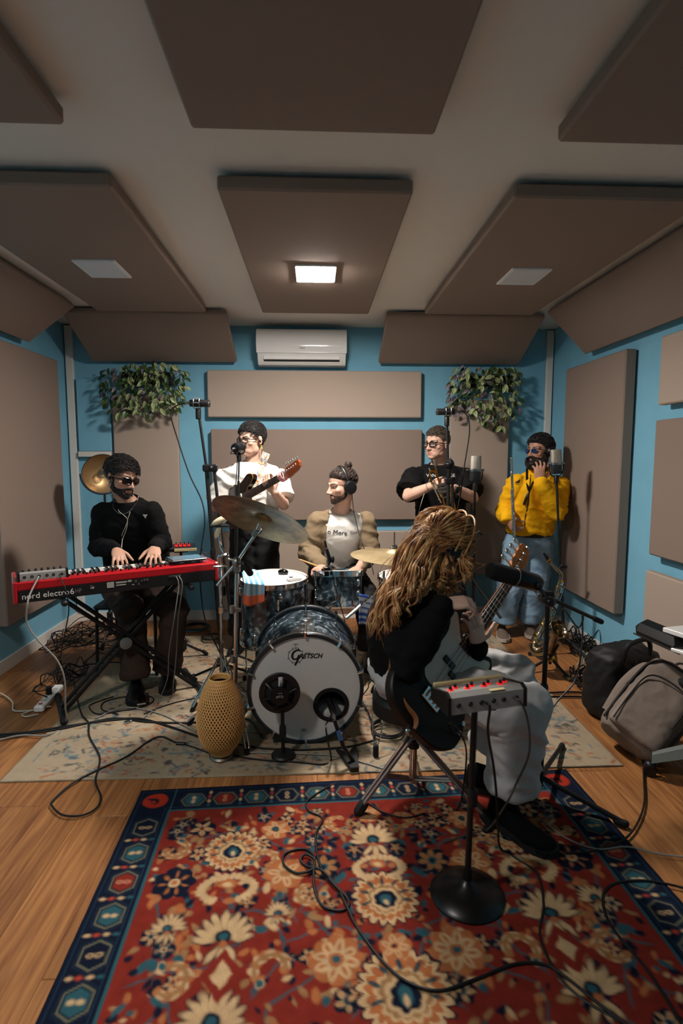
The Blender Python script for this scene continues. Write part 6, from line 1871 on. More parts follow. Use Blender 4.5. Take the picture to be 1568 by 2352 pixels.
bs_ = stringed('bass_guitar', 'dark bass guitar with white pickguard and maple headstock', 'bass guitar', BMx, PB, mat('very dark brown lacquer', '#150c08', .45, spec=.3), PGD, mat('aged white pickguard', '#d8d0c2', .7), min(SCB, bdv.length), .31, .062, .042, .20, .085, 4, 4, mat('maple neck', '#a8652c', .4, var=.2, vscale=20), ROSE, mat('natural maple headstock', '#b06a2e', .4), 20, thick=.045, tun_r=.012, base=(b0.x, b0.y, b0.z - .2))
pk = MB()
for x, y in ((.135, -.022), (.165, .022)): pk.box((x, y, .007), (.026, .058, .010), b=.003)
pkp = part(bs_, 'pickup', MB().box((.135, -.024, .007), (.026, .056, .010), b=.003).xf(BMx), PLASTIC)
part(bs_, 'pickup', MB().box((.165, .024, .007), (.026, .056, .010), b=.003).xf(BMx), PLASTIC)
for x, y in ((.07, -.125), (.03, -.145), (-.01, -.150)):
    part(bs_, 'control_knob', MB().lathe([(.009, 0), (.009, .012), (.006, .014)], 14, BMx @ M.Translation((x, y, .001))), CHROME)
TANL = mat('tan leather', '#7c4f2a', .55, var=.2, vscale=40)
stp = [at(936, 1352, 1.98), at(905, 1390, 1.93), at(892, 1430, 1.93), at(893, 1475, 1.94), at(903, 1520, 1.95), at(900, 1545, 1.93), at(908, 1580, 1.88), at(925, 1620, 1.82), at(950, 1650, 1.80), BMx @ V((-.13, .0, -.01))]
ribbon(bs_, 'strap', spline(stp, 6), .042, V((-.8, -.6, .1)), TANL)
part(bs_, 'strap_button', MB().cap([BMx @ V((-.13, 0, -.02)), BMx @ V((-.145, 0, -.02))], .008, 10), CHROME)

# trumpet, held upright with the mouthpiece on top
TY = 3.93
BRS = mat('gold brass lacquer', '#c98a2c', .22, 1.0)
tp0, tp1 = at(996, 1056, TY), at(1020, 1160, TY)
td = (tp0 - tp1).normalized()
tn = V((0, -1, 0)); tn = (tn - td * tn.dot(td)).normalized(); tx_ = td.cross(tn)
TM = axm(tp1, tx_ * -1 if tx_.x < 0 else tx_, tn, td)      # local z up along the lead pipe, x to the right
trp = thing('trumpet', 'silver and gold trumpet held upright in both hands', 'trumpet', tp1 - V((0, 0, .1)))
Lp = (tp0 - tp1).length
part(trp, 'mouthpiece', MB().lathe([(.006, Lp - .05), (.0065, Lp - .02), (.012, Lp - .004), (.0135, Lp), (.010, Lp), (.004, Lp - .012)], 16, TM), SILVER)
part(trp, 'lead_pipe', MB().tube([TM @ V((0, 0, Lp - .045)), TM @ V((0, 0, .02))], .006, 10), BRS)
part(trp, 'bottom_bow', MB().tube(spline([TM @ V((0, 0, .02)), TM @ V((.003, 0, .004)), TM @ V((.022, 0, -.006)), TM @ V((.041, 0, .004)), TM @ V((.044, 0, .02))], 5), .0068, 10), BRS)
part(trp, 'return_pipe', MB().tube([TM @ V((.044, 0, .02)), TM @ V((.046, 0, .20))], .006, 10), SILVER)
part(trp, 'upper_bow', MB().tube(spline([TM @ V((-.004, -.005, .215)), TM @ V((-.012, -.005, .25)), TM @ V((-.032, -.005, .262)), TM @ V((-.05, -.005, .25)), TM @ V((-.052, -.005, .215)), TM @ V((-.050, -.005, .17))], 5), .0068, 10), BRS)
part(trp, 'slide_pipe', MB().tube([TM @ V((-.050, -.005, .17)), TM @ V((-.018, .0, .02))], .006, 10).tube([TM @ V((-.034, -.004, .20)), TM @ V((-.006, .0, .06))], .0055, 10), SILVER)
for k in range(3):
    vz = .095 + k * .026
    part(trp, 'valve', MB().lathe([(.006, -.045), (.0125, -.042), (.0125, .042), (.006, .045), (.002, .07), (.008, .072), (.008, .076)], 14, TM @ M.Translation((.022, 0, vz)) @ M.Rotation(PI / 2, 4, 'Y')), SILVER)
part(trp, 'brace', MB().tube([TM @ V((0, 0, .05)), TM @ V((.045, 0, .058))], .002, 6), SILVER)
part(trp, 'bell', MB().lathe([(.009, .10), (.0095, .0), (.012, -.08), (.018, -.14), (.030, -.175), (.058, -.200), (.060, -.203), (.056, -.200), (.028, -.174), (.016, -.138), (.010, -.08), (.007, 0)], 28, TM @ M.Translation((.060, .02, .03)), caps=False), BRS)
part(trp, 'water_key', MB().cap([TM @ V((-.018, -.004, .045)), TM @ V((-.030, -.006, .048))], .004, 8).cap([TM @ V((-.024, -.006, .075)), TM @ V((-.034, -.006, .078))], .004, 8), BRS)

# flute
f0, f1 = at(1174, 1056, 4.0), at(1181, 1232, 3.98)
flu = thing('flute', 'slim silver flute held upright by the man in yellow', 'flute', f1)
fd = (f1 - f0).normalized(); fL = (f1 - f0).length
part(flu, 'tube', MB().tube([f0, f1], .0095, 12), SILVER)
part(flu, 'crown', MB().cap([f0, f0 - fd * .012], .0098, 10), CHROME)
part(flu, 'lip_plate', MB().ell(f0 + fd * .10 + V((-.006, -.004, 0)), (.010, .012, .022)), SILVER)
for k in range(14):
    q = f0 + fd * (fL * (.42 + .037 * k)) + V((-.010, -.006, 0))
    part(flu, 'key', MB().lathe([(.0075, 0), (.008, .002), (.006, .004), (.001, .0045)], 10, dirm(q, (-.7, -.7, 0))), CHROME)
part(flu, 'key_rod', MB().tube([f0 + fd * fL * .40 + V((-.012, .002, 0)), f0 + fd * fL * .94 + V((-.012, .002, 0))], .002, 6), CHROME)
for k in (.38, .70, .92): part(flu, 'joint_ring', MB().lathe([(.0095, -.006), (.0108, -.004), (.0108, .004), (.0095, .006)], 14, dirm(f0 + fd * fL * k, fd)), CHROME)

# alto saxophone on its stand
SXM = mat('silvered brass saxophone', '#b79c72', .2, 1.0, col2='#8f8678', vscale=18)
SY = 3.46
sx_c = [at(1248, 1270, SY), at(1262, 1290, SY), at(1278, 1308, SY), at(1288, 1318, SY), at(1286, 1335, SY), at(1275, 1370, SY), at(1255, 1420, SY), at(1238, 1455, SY), at(1228, 1478, SY - .01)]
sax = thing('saxophone', 'silvery alto saxophone standing upright on a small stand', 'saxophone', at(1230, 1492, SY))
part(sax, 'mouthpiece', MB().tube([sx_c[0], sx_c[0].lerp(sx_c[1], .5), sx_c[1]], [.006, .011, .012], 12), PLASTIC, label='black mouthpiece')
part(sax, 'ligature', MB().lathe([(.0125, -.008), (.0135, -.006), (.0135, .006), (.0125, .008)], 12, dirm(sx_c[0].lerp(sx_c[1], .8), sx_c[1] - sx_c[0])), GOLD)
part(sax, 'neck', MB().tube(spline(sx_c[1:5], 5), lerpl([.009, .011, .0125, .0135], 5), 12), SXM)
part(sax, 'body', MB().tube(spline(sx_c[4:], 5), lerpl([.0135, .018, .025, .030, .033], 5), 16), SXM)
bw_ = [sx_c[-1], at(1228, 1490, SY - .02), at(1240, 1498, SY - .05), at(1256, 1490, SY - .08), at(1266, 1470, SY - .10), at(1273, 1450, SY - .12)]
part(sax, 'bow', MB().tube(spline(bw_, 5), lerpl([.033, .036, .037, .037, .037, .038], 5), 16), SXM)
bdir = V((.35, -.75, .62)).normalized()
part(sax, 'bell', MB().lathe([(.036, -.03), (.038, .0), (.044, .03), (.054, .048), (.062, .054), (.063, .052), (.054, .044), (.042, .026), (.033, -.02)], 28, dirm(at(1272, 1452, SY - .12), bdir), caps=False), SXM)
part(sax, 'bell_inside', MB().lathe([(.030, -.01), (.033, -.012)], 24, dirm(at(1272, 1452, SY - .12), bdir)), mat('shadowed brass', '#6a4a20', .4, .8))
rs = random.Random(5)
for k in range(30):
    t_ = k / 29
    q = spline(sx_c[4:], 8)[int(t_ * 31)]
    off = V((rs.uniform(-1, .9), -1, rs.uniform(-.3, .3))).normalized() * (.020 + .018 * t_)
    part(sax, 'key_cup', MB().lathe([(.004, -.006), (.009 + .006 * t_, -.004), (.010 + .006 * t_, .002), (.006, .006), (.001, .0065)], 12, dirm(q + off, off)), CHROME if k % 3 else GOLD)
for k in range(4):
    pts = [spline(sx_c[4:], 8)[i] + V((-.022 + .014 * k, -.03 - .012 * (i / 31), 0)) for i in range(2, 31, 4)]
    part(sax, 'key_rod', MB().tube(pts, .0022, 6), CHROME)
sst = thing('saxophone_stand', 'folding black and yellow floor stand under the saxophone', 'stand', fl(1255, 1545))
sc0 = fl(1262, 1540)
pole(sst, 'post', [sc0 + V((0, 0, .05)), at(1262, 1475, SY - .05)], .010)
YP = mat('yellow plastic', '#d6a020', .5)
part(sst, 'cradle', MB().tube(spline([at(1225, 1500, SY - .02), at(1240, 1512, SY - .08), at(1262, 1512, SY - .1), at(1282, 1480, SY - .1)], 4), .008, 8), BLACK)
for k, f in enumerate((fl(1205, 1548), fl(1308, 1566), fl(1270, 1500))):
    part(sst, 'leg', MB().tube([sc0 + V((0, 0, .09)), V((f.x, f.y, .018))], .009, 8), BLACK)
    part(sst, 'end_cap', MB().cap([V((f.x, f.y, .018)) + (sc0 - V((f.x, f.y, 0))).normalized() * .05, V((f.x, f.y, .0155))], .0125, 8), RUBBER if k == 0 else mat('black and yellow cap', '#3a3208', .6))
part(sst, 'yellow_hub', MB().box(sc0 + V((0, -.01, .085)), (.05, .05, .03), M.Rotation(.5, 4, 'Z'), b=.008), YP)

# drum sticks
for a, b_, lb in ((at(688, 1285, 3.52), at(752, 1309, 3.50), 'pale wooden drumstick in the drummer right hand'), (at(800, 1316, 3.46), at(838, 1308, 3.60), 'pale wooden drumstick in the drummer left hand')):
    single('drumstick', MB().cap([a, a.lerp(b_, .04), a.lerp(b_, .08), b_], [.0035, .005, .0045, .0075], 10), mat('hickory', '#c89a62', .5, var=.2, vscale=40), lb, 'drumstick')

# seats
bt0 = V((.40, 2.17, 0))
th = thing('drum_throne', 'black round throne with chrome tripod under the bassist', 'stool', bt0)
part(th, 'seat', MB().lathe([(.02, .375), (.145, .375), (.16, .388), (.16, .445), (.145, .460), (.02, .464)], 36, M.Translation(bt0 + V((-.01, .02, 0)))), mat('black vinyl', '#0e0d0d', .5))
part(th, 'post', MB().tube([bt0 + V((0, 0, .375)), bt0 + V((0, 0, .08))], .015, 12), CHROME)
part(th, 'post_collar', MB().lathe([(.016, -.02), (.024, -.016), (.024, .016), (.016, .02)], 12, M.Translation(bt0 + V((0, 0, .25)))), PLASTIC)
RC = mat('chrome with painted red reflection', '#a98a80', .25, .95)  # reddish reflection on the throne legs is put into the chrome's base colour
tripod(th, bt0, [(.165, 2.075), (.665, 1.985), (.45, 2.45)], .28, .10, RC, .008, .021, True)
kc = V((-1.235, 3.74, 0))
ch = thing('metal_chair', 'black metal chair under the keyboard player', 'chair', kc)
part(ch, 'seat', MB().box(kc + V((0, 0, .465)), (.40, .40, .03), b=.012), mat('black vinyl', '#0e0d0d', .5))
for sx in (-1, 1):
    part(ch, 'back_leg', MB().tube([kc + V((sx * .19, .20, .01)), kc + V((sx * .185, .17, .46)), kc + V((sx * .18, .22, .82))], .0115, 8), BLACK)
    part(ch, 'front_leg', MB().tube([kc + V((sx * .19, -.19, .01)), kc + V((sx * .185, -.17, .46))], .0115, 8), BLACK)
part(ch, 'backrest', MB().box(kc + V((0, .215, .72)), (.36, .02, .16), b=.008), BLACK)
# ---------------------------------------------------------------- rugs
def rug(name, label, o, ang, W, Lg, cell, z, colfn, m):
    nu, nv = int(W / cell), int(Lg / cell)
    u = np.linspace(0, W, nu + 1); v = np.linspace(0, Lg, nv + 1)
    S, T = np.meshgrid(u, v)
    ca, sa = math.cos(ang), math.sin(ang)
    X = o[0] + S * ca + T * sa
    Y = o[1] + S * sa - T * ca
    jit = .0010 * np.sin(S * 61 + T * 13) * np.sin(T * 47)
    co = np.stack([X, Y, z + jit], -1).reshape(-1, 3)
    n = len(co)
    idx = np.arange(n).reshape(nv + 1, nu + 1)
    quads = np.stack([idx[:-1, :-1], idx[1:, :-1], idx[1:, 1:], idx[:-1, 1:]], -1).reshape(-1, 4)
    rim = np.concatenate([idx[0, :], idx[1:, -1], idx[-1, -2::-1], idx[-2:0:-1, 0]])
    low = co[rim].copy(); low[:, 2] = .001
    li = np.arange(n, n + len(rim))
    nx = np.roll(np.arange(len(rim)), -1)
    skirt = np.stack([rim, rim[nx], li[nx], li], -1)
    F = np.concatenate([quads, skirt])
    allc = np.concatenate([co, low])
    b = V((float(co[:, 0].mean()), float(co[:, 1].mean()), .001))
    me = bpy.data.meshes.new(name)
    me.vertices.add(len(allc)); me.vertices.foreach_set('co', (allc - np.array(b)).ravel())
    me.loops.add(len(F) * 4); me.loops.foreach_set('vertex_index', F.ravel().astype(np.int32))
    me.polygons.add(len(F)); me.polygons.foreach_set('loop_start', (np.arange(len(F)) * 4).astype(np.int32))
    me.update(); me.validate()
    C = colfn(S, T)
    color_attr(me, np.concatenate([C.reshape(-1, 3), C.reshape(-1, 3)[rim]]))
    ob = link(name, me, None, m); ob.location = b
    return tag(ob, label, 'rug')

class Paint:
    def __init__(s, S, T, base):
        s.S, s.T = S, T
        s.S0, s.T0 = S[0].copy(), T[:, 0].copy()
        s.C = np.empty(S.shape + (3,)); s.C[:] = lin(base)
    def win(s, cx, cy, r):
        S0, T0 = s.S0, s.T0
        i0, i1 = np.searchsorted(S0, [cx - r, cx + r]); j0, j1 = np.searchsorted(T0, [cy - r, cy + r])
        return (slice(j0, j1), slice(i0, i1))
    def put(s, sl, sd, col, aa=.0035):
        a = np.clip(.5 - sd / (2 * aa), 0, 1)[..., None]
        s.C[sl] = s.C[sl] * (1 - a) + np.array(lin(col)) * a
    def ell(s, cx, cy, rx, ry, ang, col):
        sl = s.win(cx, cy, max(rx, ry) + .01)
        x, y = s.S[sl] - cx, s.T[sl] - cy
        if x.size == 0: return
        c, q = math.cos(ang), math.sin(ang)
        a, b = x * c + y * q, -x * q + y * c
        s.put(sl, (np.sqrt((a / rx) ** 2 + (b / ry) ** 2) - 1) * min(rx, ry), col)
    def scal(s, cx, cy, r, n, amp, col, ph=0.0, sq=1.0):
        sl = s.win(cx, cy, r * 1.4 + .01)
        x, y = s.S[sl] - cx, (s.T[sl] - cy) / sq
        if x.size == 0: return
        th = np.arctan2(y, x)
        s.put(sl, np.hypot(x, y) - r * (1 + amp * np.abs(np.cos(n * (th + ph) / 2))), col)
    def poly(s, cx, cy, rx, ry, col, k=1.0):            # hexagon-like
        sl = s.win(cx, cy, max(rx, ry) + .01)
        x, y = np.abs(s.S[sl] - cx), np.abs(s.T[sl] - cy)
        if x.size == 0: return
        s.put(sl, np.maximum(y - ry, x * (ry / rx) * k + y * .5 - ry * k * 1.0), col)
    def dia(s, cx, cy, rx, ry, col):
        sl = s.win(cx, cy, max(rx, ry) + .01)
        x, y = np.abs(s.S[sl] - cx), np.abs(s.T[sl] - cy)
        if x.size: s.put(sl, (x / rx + y / ry - 1) * min(rx, ry) * .7, col)
    def line(s, pts, w_, col):
        for (x0, y0), (x1, y1) in zip(pts[:-1], pts[1:]):
            L = math.hypot(x1 - x0, y1 - y0)
            s.ell((x0 + x1) / 2, (y0 + y1) / 2, L / 2 + w_ * .7, w_, math.atan2(y1 - y0, x1 - x0), col)
NV, TE, RD, CR, OR, TN, BL = '#121828', '#2c545c', '#7c2a20', '#c4a278', '#a8653c', '#97704a', '#1c2d40'
def red_pattern(S, T):
    W = 1.89; cx = W / 2
    P = Paint(S, T, RD)
    wx = np.array([noise.noise((a * 34, b * 34, .3)) for a, b in zip(S.ravel(), T.ravel())]).reshape(S.shape)
    wy = np.array([noise.noise((a * 34, b * 34, 7.3)) for a, b in zip(S.ravel(), T.ravel())]).reshape(S.shape)
    P.S, P.T = S + .0065 * wx, T + .0065 * wy
    rg_ = random.Random(11)
    def mir(f, x, *a):
        f(x, *a, 1)
        if abs(x - cx) > .02: f(W - x, *a, -1)
    def vine(x, y, pts, sg):
        q = spline([(x + sg * a, y + b, 0) for a, b in pts], 7)
        P.line([(p.x, p.y) for p in q], .0030, TE)
    def flower(x, y, r, c1, c2, c3, n, sg):
        P.scal(x, y, r * 1.05, n, .18, NV if n % 2 else OR) if n > 4 else None
        for k in range(n):
            a = 2 * PI * k / n + .3
            P.ell(x + r * .62 * math.cos(a), y + r * .62 * math.sin(a), r * .40, r * .24, a, c1); P.ell(x + r * .66 * math.cos(a), y + r * .66 * math.sin(a), r * .2, r * .09, a, OR)
        P.ell(x, y, r * .34, r * .34, 0, c3); P.ell(x, y, r * .18, r * .18, 0, c2)
    def lotus(x, y, r, sg):
        for lay, cc, g in ((1.16, NV, 1.35), (1.0, CR, 1.0)):
            for k in range(-4, 5):
                a = -PI / 2 + k * .36
                L = r * (1 - .05 * abs(k))
                P.ell(x + math.cos(a) * L * .62, y + math.sin(a) * L * .62, L * .34 * lay, r * .105 * g, a, cc)
            for k in (-1, 0, 1):
                a = PI / 2 + k * .55
                P.ell(x + math.cos(a) * r * .45, y + math.sin(a) * r * .45, r * .26 * lay, r * .09 * g, a, cc)
        P.ell(x, y - r * .12, r * .22, r * .2, 0, NV); P.ell(x, y - r * .12, r * .14, r * .12, 0, TE); P.ell(x, y + r * .1, r * .1, r * .1, 0, OR)
    def palm(x, y, r, sg):
        P.scal(x, y, r * 1.0, 21, .22, NV); P.scal(x, y, r * .94, 21, .22, CR); P.scal(x, y, r * .80, 21, .20, OR); P.scal(x, y + r * .05, r * .62, 15, .16, CR); P.scal(x, y + r * .05, r * .54, 15, .14, TN)
        for k in range(-3, 4):
            a = -PI / 2 + k * .62
            P.ell(x + math.cos(a) * r * .72, y + math.sin(a) * r * .72, r * .16, r * .06, a, NV); P.ell(x + math.cos(a) * r * .72, y + math.sin(a) * r * .72, r * .09, r * .03, a, TE)
        P.scal(x, y + r * .08, r * .44, 7, .18, CR); P.scal(x, y + r * .1, r * .34, 7, .15, NV); P.ell(x, y + r * .12, r * .2, r * .24, 0, TE); P.ell(x, y + r * .22, r * .09, r * .14, 0, CR)
    def scroll(x, y, r, a0, sg):
        pts = []
        for k in range(12):
            a = a0 + k * .40
            rr = r * (1 - k * .035)
            pts.append((x + sg * math.cos(a) * rr, y + math.sin(a) * rr))
        for i, (px_, py_) in enumerate(pts): P.ell(px_, py_, r * .36 * (1 - abs(i - 5) * .06), r * .26, 0, CR if i % 2 == 0 else OR)
        P.line(pts, r * .11, TN)
        P.ell(pts[0][0], pts[0][1], r * .2, r * .2, 0, TE)
    def diamond(x, y, r, sg):
        P.dia(x, y, r * 1.5, r * 1.9, RD); P.dia(x, y, r * .75, r, CR)
    def cartouche(x, y, r, sg):
        for k in range(22):
            a = PI * .15 + k * (PI * 1.7 / 21) + PI / 2
            P.ell(x + math.cos(a) * r * 1.15, y + math.sin(a) * r * .72, r * .2, r * .15, a, CR)
        P.ell(x, y - r * .25, r * .4, r * .28, 0, OR); P.ell(x, y - r * .2, r * .2, r * .15, 0, CR)
    for rep in range(3):
        d = rep * .98
        for pts in ([(0, 0), (.08, .10), (.02, .22), (-.1, .30), (-.06, .45)], [(-.05, .1), (.12, .06), (.2, .2), (.12, .34)]):
            for x, y in ((.30, .25), (.55, .35), (.42, .62), (.72, .28), (.68, .70), (.25, .80)):
                mir(lambda a, b, sg: vine(a, b, pts, sg), x, y + d)
        for k in range(560):                       # scattered small blossoms and leaves
            x, y = rg_.uniform(.17, cx), rg_.uniform(.17, 1.15)
            c = rg_.choice([CR, TN, TN, OR, OR, TE, NV, NV]); r = rg_.uniform(.005, .013); a = rg_.uniform(0, 3.1); q = rg_.uniform(1.2, 2.4)
            def leaf_(xx, yy, sg): P.ell(xx, yy, r * q, r, a * sg, c)
            mir(leaf_, x, y + d)
        for k in range(40):
            x, y = rg_.uniform(.19, cx), rg_.uniform(.18, 1.15)
            r = rg_.uniform(.020, .032); c = rg_.choice([(CR, OR, NV), (CR, TE, NV), (TN, CR, NV), (TE, CR, NV)])
            mir(lambda xx, yy, sg: flower(xx, yy, r, c[0], c[2], c[1], 5, sg), x, y + d)
        mir(lambda a, b, sg: palm(a, b, .088, sg), .43, .40 + d)
        mir(lambda a, b, sg: cartouche(a, b, .075, sg), .43, .58 + d)
        mir(lambda a, b, sg: lotus(a, b, .115, sg), .44, .78 + d)
        mir(lambda a, b, sg: lotus(a, b, .110, sg), .44, 1.03 + d) 
        mir(lambda a, b, sg: lotus(a, b, .065, sg), .27, .73 + d)
        mir(lambda a, b, sg: diamond(a, b, .042, sg), .45, .89 + d)
        mir(lambda a, b, sg: flower(a, b, .058, NV, OR, CR, 7, sg), .25, .54 + d)
        mir(lambda a, b, sg: scroll(a, b, .045, 1.0, sg), .82, .28 + d)
        mir(lambda a, b, sg: scroll(a, b, .05, 3.0, sg), .55, .46 + d)
        mir(lambda a, b, sg: scroll(a, b, .05, .2, sg), .70, .62 + d)
        mir(lambda a, b, sg: scroll(a, b, .05, 5.0, sg), .22, .38 + d)
        mir(lambda a, b, sg: flower(a, b, .050, TN, NV, TE, 7, sg), .75, .51 + d)
        mir(lambda a, b, sg: flower(a, b, .058, CR, OR, TN, 6, sg), .62, .53 + d)
        mir(lambda a, b, sg: flower(a, b, .045, CR, TE, NV, 6, sg), .58, .30 + d)
        mir(lambda a, b, sg: flower(a, b, .040, CR, NV, OR, 5, sg), .30, .27 + d)
        mir(lambda a, b, sg: scroll(a, b, .055, 2.2, sg), .59, .88 + d)
        mir(lambda a, b, sg: scroll(a, b, .055, 4.2, sg), .31, .90 + d)
        mir(lambda a, b, sg: flower(a, b, .066, CR, TE, OR, 8, sg), .77, .87 + d)
        mir(lambda a, b, sg: lotus(a, b, .05, sg), .60, .70 + d)
        lotus(cx, .40 + d, .11, 1); palm(cx, .66 + d, .095, 1); palm(cx, .98 + d, .115, 1)
        cartouche(cx, .53 + d, .07, 1)
        flower(cx, .84 + d, .04, CR, NV, OR, 6, 1); flower(cx, .24 + d, .04, CR, NV, OR, 6, 1)
    P.C *= (1 + .16 * wx + .10 * wy)[..., None]
    P.S, P.T = S + .0016 * wx, T + .0016 * wy
    # border
    bw = .152
    Lmax = T.max()
    ring = np.minimum.reduce([S, W - S, T])
    m = ring < bw
    P.C[m] = lin(NV)
    for a, w_, c in ((bw - .004, .004, TE), (.014, .0025, BL), (bw - .022, .0018, BL)):
        mm = np.abs(ring - a) < w_
        P.C[mm] = lin(c)
    def hexa(x, y, k, vert):
        rx, ry = (.045, .040) if not vert else (.040, .045)
        fill = (TE, RD, TE, NV)[k % 4]
        def hx(sc, col):
            sl = P.win(x, y, .09)
            a, b = np.abs(P.S[sl] - x), np.abs(P.T[sl] - y)
            if a.size == 0: return
            if vert: a, b = b, a
            P.put(sl, np.maximum(b - .036 * sc, (a - .046 * sc) * .86 + b * .5), col)
        hx(1.38, BL); hx(1.30, NV); hx(1.12, '#7d7a62'); hx(1.02, NV); hx(.86, fill)
        for q in (-.012, .012):
            (P.ell(x, y + q, .008, .011, 0, CR if fill != RD else '#c98a6a') if not vert else P.ell(x + q, y, .011, .008, 0, CR if fill != RD else '#c98a6a'))
        if fill in (RD, NV):
            for q in (-.012, .012): (P.ell(x, y + q, .004, .006, 0, fill) if not vert else P.ell(x + q, y, .006, .004, 0, fill))
    def sep(x, y, vert):
        for q, c in ((-.045, CR), (-.018, '#b04030'), (.012, CR), (.04, TE)):
            if vert: P.ell(x + q, y, .010, .006, 0, c)
            else: P.ell(x, y + q, .006, .010, 0, c)
    for k in range(20):
        x = .235 + k * .129
        if x < W - .19: hexa(x, .084, k, False)
        if x + .0645 < W - .17: sep(x + .0645, .084, False)
        y = .245 + k * .138
        for xx in (.080, W - .080):
            hexa(xx, y, k + 3, True); sep(xx, y + .069, True)
    for xx in (.078, W - .078):
        P.ell(xx, .078, .050, .048, 0, '#a3301f')
        P.ell(xx, .084, .016, .018, 0, NV); P.ell(xx - .012, .070, .022, .008, .2, NV); P.ell(xx - .004, .088, .008, .009, 0, '#a3301f')
    for e_ in (bw, ):
        mm = (np.abs(S - e_) < .003) & (T < bw); P.C[mm] = lin(TE)
        mm = (np.abs(W - S - e_) < .003) & (T < bw); P.C[mm] = lin(TE)
    return P.C
RUGM = mat('red wool pile', '#ffffff', .95, attr='tone', var=.3, vscale=350, bump=.6, bscale=600, spec=.1)
rug('patterned_rug', 'red and navy Persian-style rug in the foreground', (-.752, 2.276), math.radians(2.3), 1.89, 1.95, .0052, .009, red_pattern, RUGM)
def cream_pattern(S, T):
    W = S.max(); Lm = T.max()
    flat = np.stack([S.ravel(), T.ravel()], -1)
    n1 = np.empty(len(flat)); n2 = np.empty(len(flat)); n3 = np.empty(len(flat))
    for i, (a, b) in enumerate(flat):
        n1[i] = noise.noise((a * 7, b * 9, 1.7)); n2[i] = noise.noise((a * 26, b * 26, 4.1)); n3[i] = noise.noise((a * 3.1, b * 3.1, 9.2))
    n1, n2, n3 = (q.reshape(S.shape) for q in (n1, n2, n3))
    P = Paint(S, T, '#9f8e76')
    C = P.C
    C *= (1 + .22 * n3 + .10 * n2)[..., None]
    # faded motifs: rows of scrolls and rosettes, broken up by wear
    Q = Paint(S, T, '#9f8e76'); Q.C[:] = C
    rg_ = random.Random(3)
    row = 0
    y = .14
    while y < Lm:
        x = .12 + (row % 2) * .12
        while x < W - .05:
            k = rg_.random(); c = rg_.choice(['#87432a', '#98502f', '#34505e', '#243642', '#456a78', '#9a7a50', '#26353c', '#1f2c33'])
            if k < .68:
                q = spline([(x + rg_.uniform(-.09, .09), y + rg_.uniform(-.05, .05), 0) for _ in range(4)], 5)
                Q.line([(p.x, p.y) for p in q], rg_.uniform(.003, .007), c)
            elif k < .9:
                for j in range(7):
                    a = j * .9; Q.ell(x + .035 * math.cos(a), y + .030 * math.sin(a), .016, .008, a, c)
                Q.ell(x, y, .012, .012, 0, rg_.choice(['#8d4a2e', '#3e5866']))
            else:
                Q.ell(x, y, rg_.uniform(.02, .05), rg_.uniform(.008, .02), rg_.uniform(0, 3), c)
            x += rg_.uniform(.04, .10)
        y += .062; row += 1
    ring = np.minimum.reduce([S, W - S, T, Lm - T])
    mm = (np.abs(ring - .20) < .006) | (np.abs(ring - .065) < .004); Q.C[mm] = lin('#62777a')
    wear = np.clip(.40 + 2.6 * n2 + 1.3 * n1, 0, .85)[..., None]
    C = C * (1 - wear) + Q.C * wear
    return np.clip(C, 0, 1)
rug('faded_rug', 'large faded cream rug with worn blue and rust pattern under the band', (-1.40, 4.36), 0.0, 2.82, 1.985, .0085, .007, cream_pattern, mat('cream wool pile', '#ffffff', .95, attr='tone', var=.25, vscale=300, bump=.6, bscale=500, spec=.1))

# ---------------------------------------------------------------- bamboo lantern
lc0 = V((-.455, 2.535, .008))
ln_t = thing('bamboo_lantern', 'woven bamboo lantern lamp standing on the cream rug', 'lamp', lc0)
BAM = mat('honey bamboo', '#dda865', .5, var=.3, vscale=60)
def lrad(t): return ramp(t, [0, .06, .15, .3, .45, .6, .75, .88, .96, 1], [.050, .070, .092, .108, .112, .107, .095, .076, .060, .052])
ZL, ZH = .028, .385
def strip(sgn, tw, off):
    mb = MB(); N_ = 26
    for i in range(N_ + 1):
        t = i / N_
        a = sgn * tw * t
        r = lrad(t) + off
        z = ZL + (ZH - ZL) * t
        rd = V((math.cos(a), math.sin(a), 0)); tg = V((-math.sin(a), math.cos(a), 0))
        w_ = .0024 * (.75 + .5 * r / .112)
        mb.v += [lc0 * 0 + rd * r + V((0, 0, z)) + tg * w_, rd * r + V((0, 0, z)) - tg * w_, rd * (r - .0016) + V((0, 0, z)) - tg * w_, rd * (r - .0016) + V((0, 0, z)) + tg * w_]
    for i in range(N_):
        for k in range(4):
            a, b = i * 4 + k, i * 4 + (k + 1) % 4
            mb.f.append((a, b, b + 4, a + 4))
    return mb.mesh('bamboo_strip')
NS = 44
for sgn, off in ((1, 0), (-1, .0018)):
    me = strip(sgn, 2.1, off); me.materials.append(BAM)
    for k in range(NS):
        o = link('bamboo_strip', me, ln_t); o.rotation_euler = (0, 0, 2 * PI * k / NS)
part(ln_t, 'top_rim', MB().lathe([(.0475, ZH - .02), (.0545, ZH - .012), (.0545, ZH + .004), (.050, ZH + .009), (.0445, ZH + .004), (.0445, ZH - .018), (.0475, ZH - .02)], 40, M.Translation(lc0), caps=False), BAM)
part(ln_t, 'bottom_rim', MB().torus(M.Translation(lc0 + V((0, 0, ZL))), .050, .006, 32, 8), BAM)
part(ln_t, 'base', MB().lathe([(.01, .0), (.056, .0), (.058, .006), (.052, .014), (.03, .022), (.01, .024)], 32, M.Translation(lc0)), mat('dull nickel', '#77736c', .4, .8))
part(ln_t, 'inner_liner', MB().lathe([(lrad(t) - .008, ZL + (ZH - ZL) * t) for t in (.02, .1, .2, .3, .45, .6, .75, .88, .97)], 32, M.Translation(lc0), caps=False), mat('inner bamboo liner', '#8a5a2c', .7, var=.3, vscale=50))

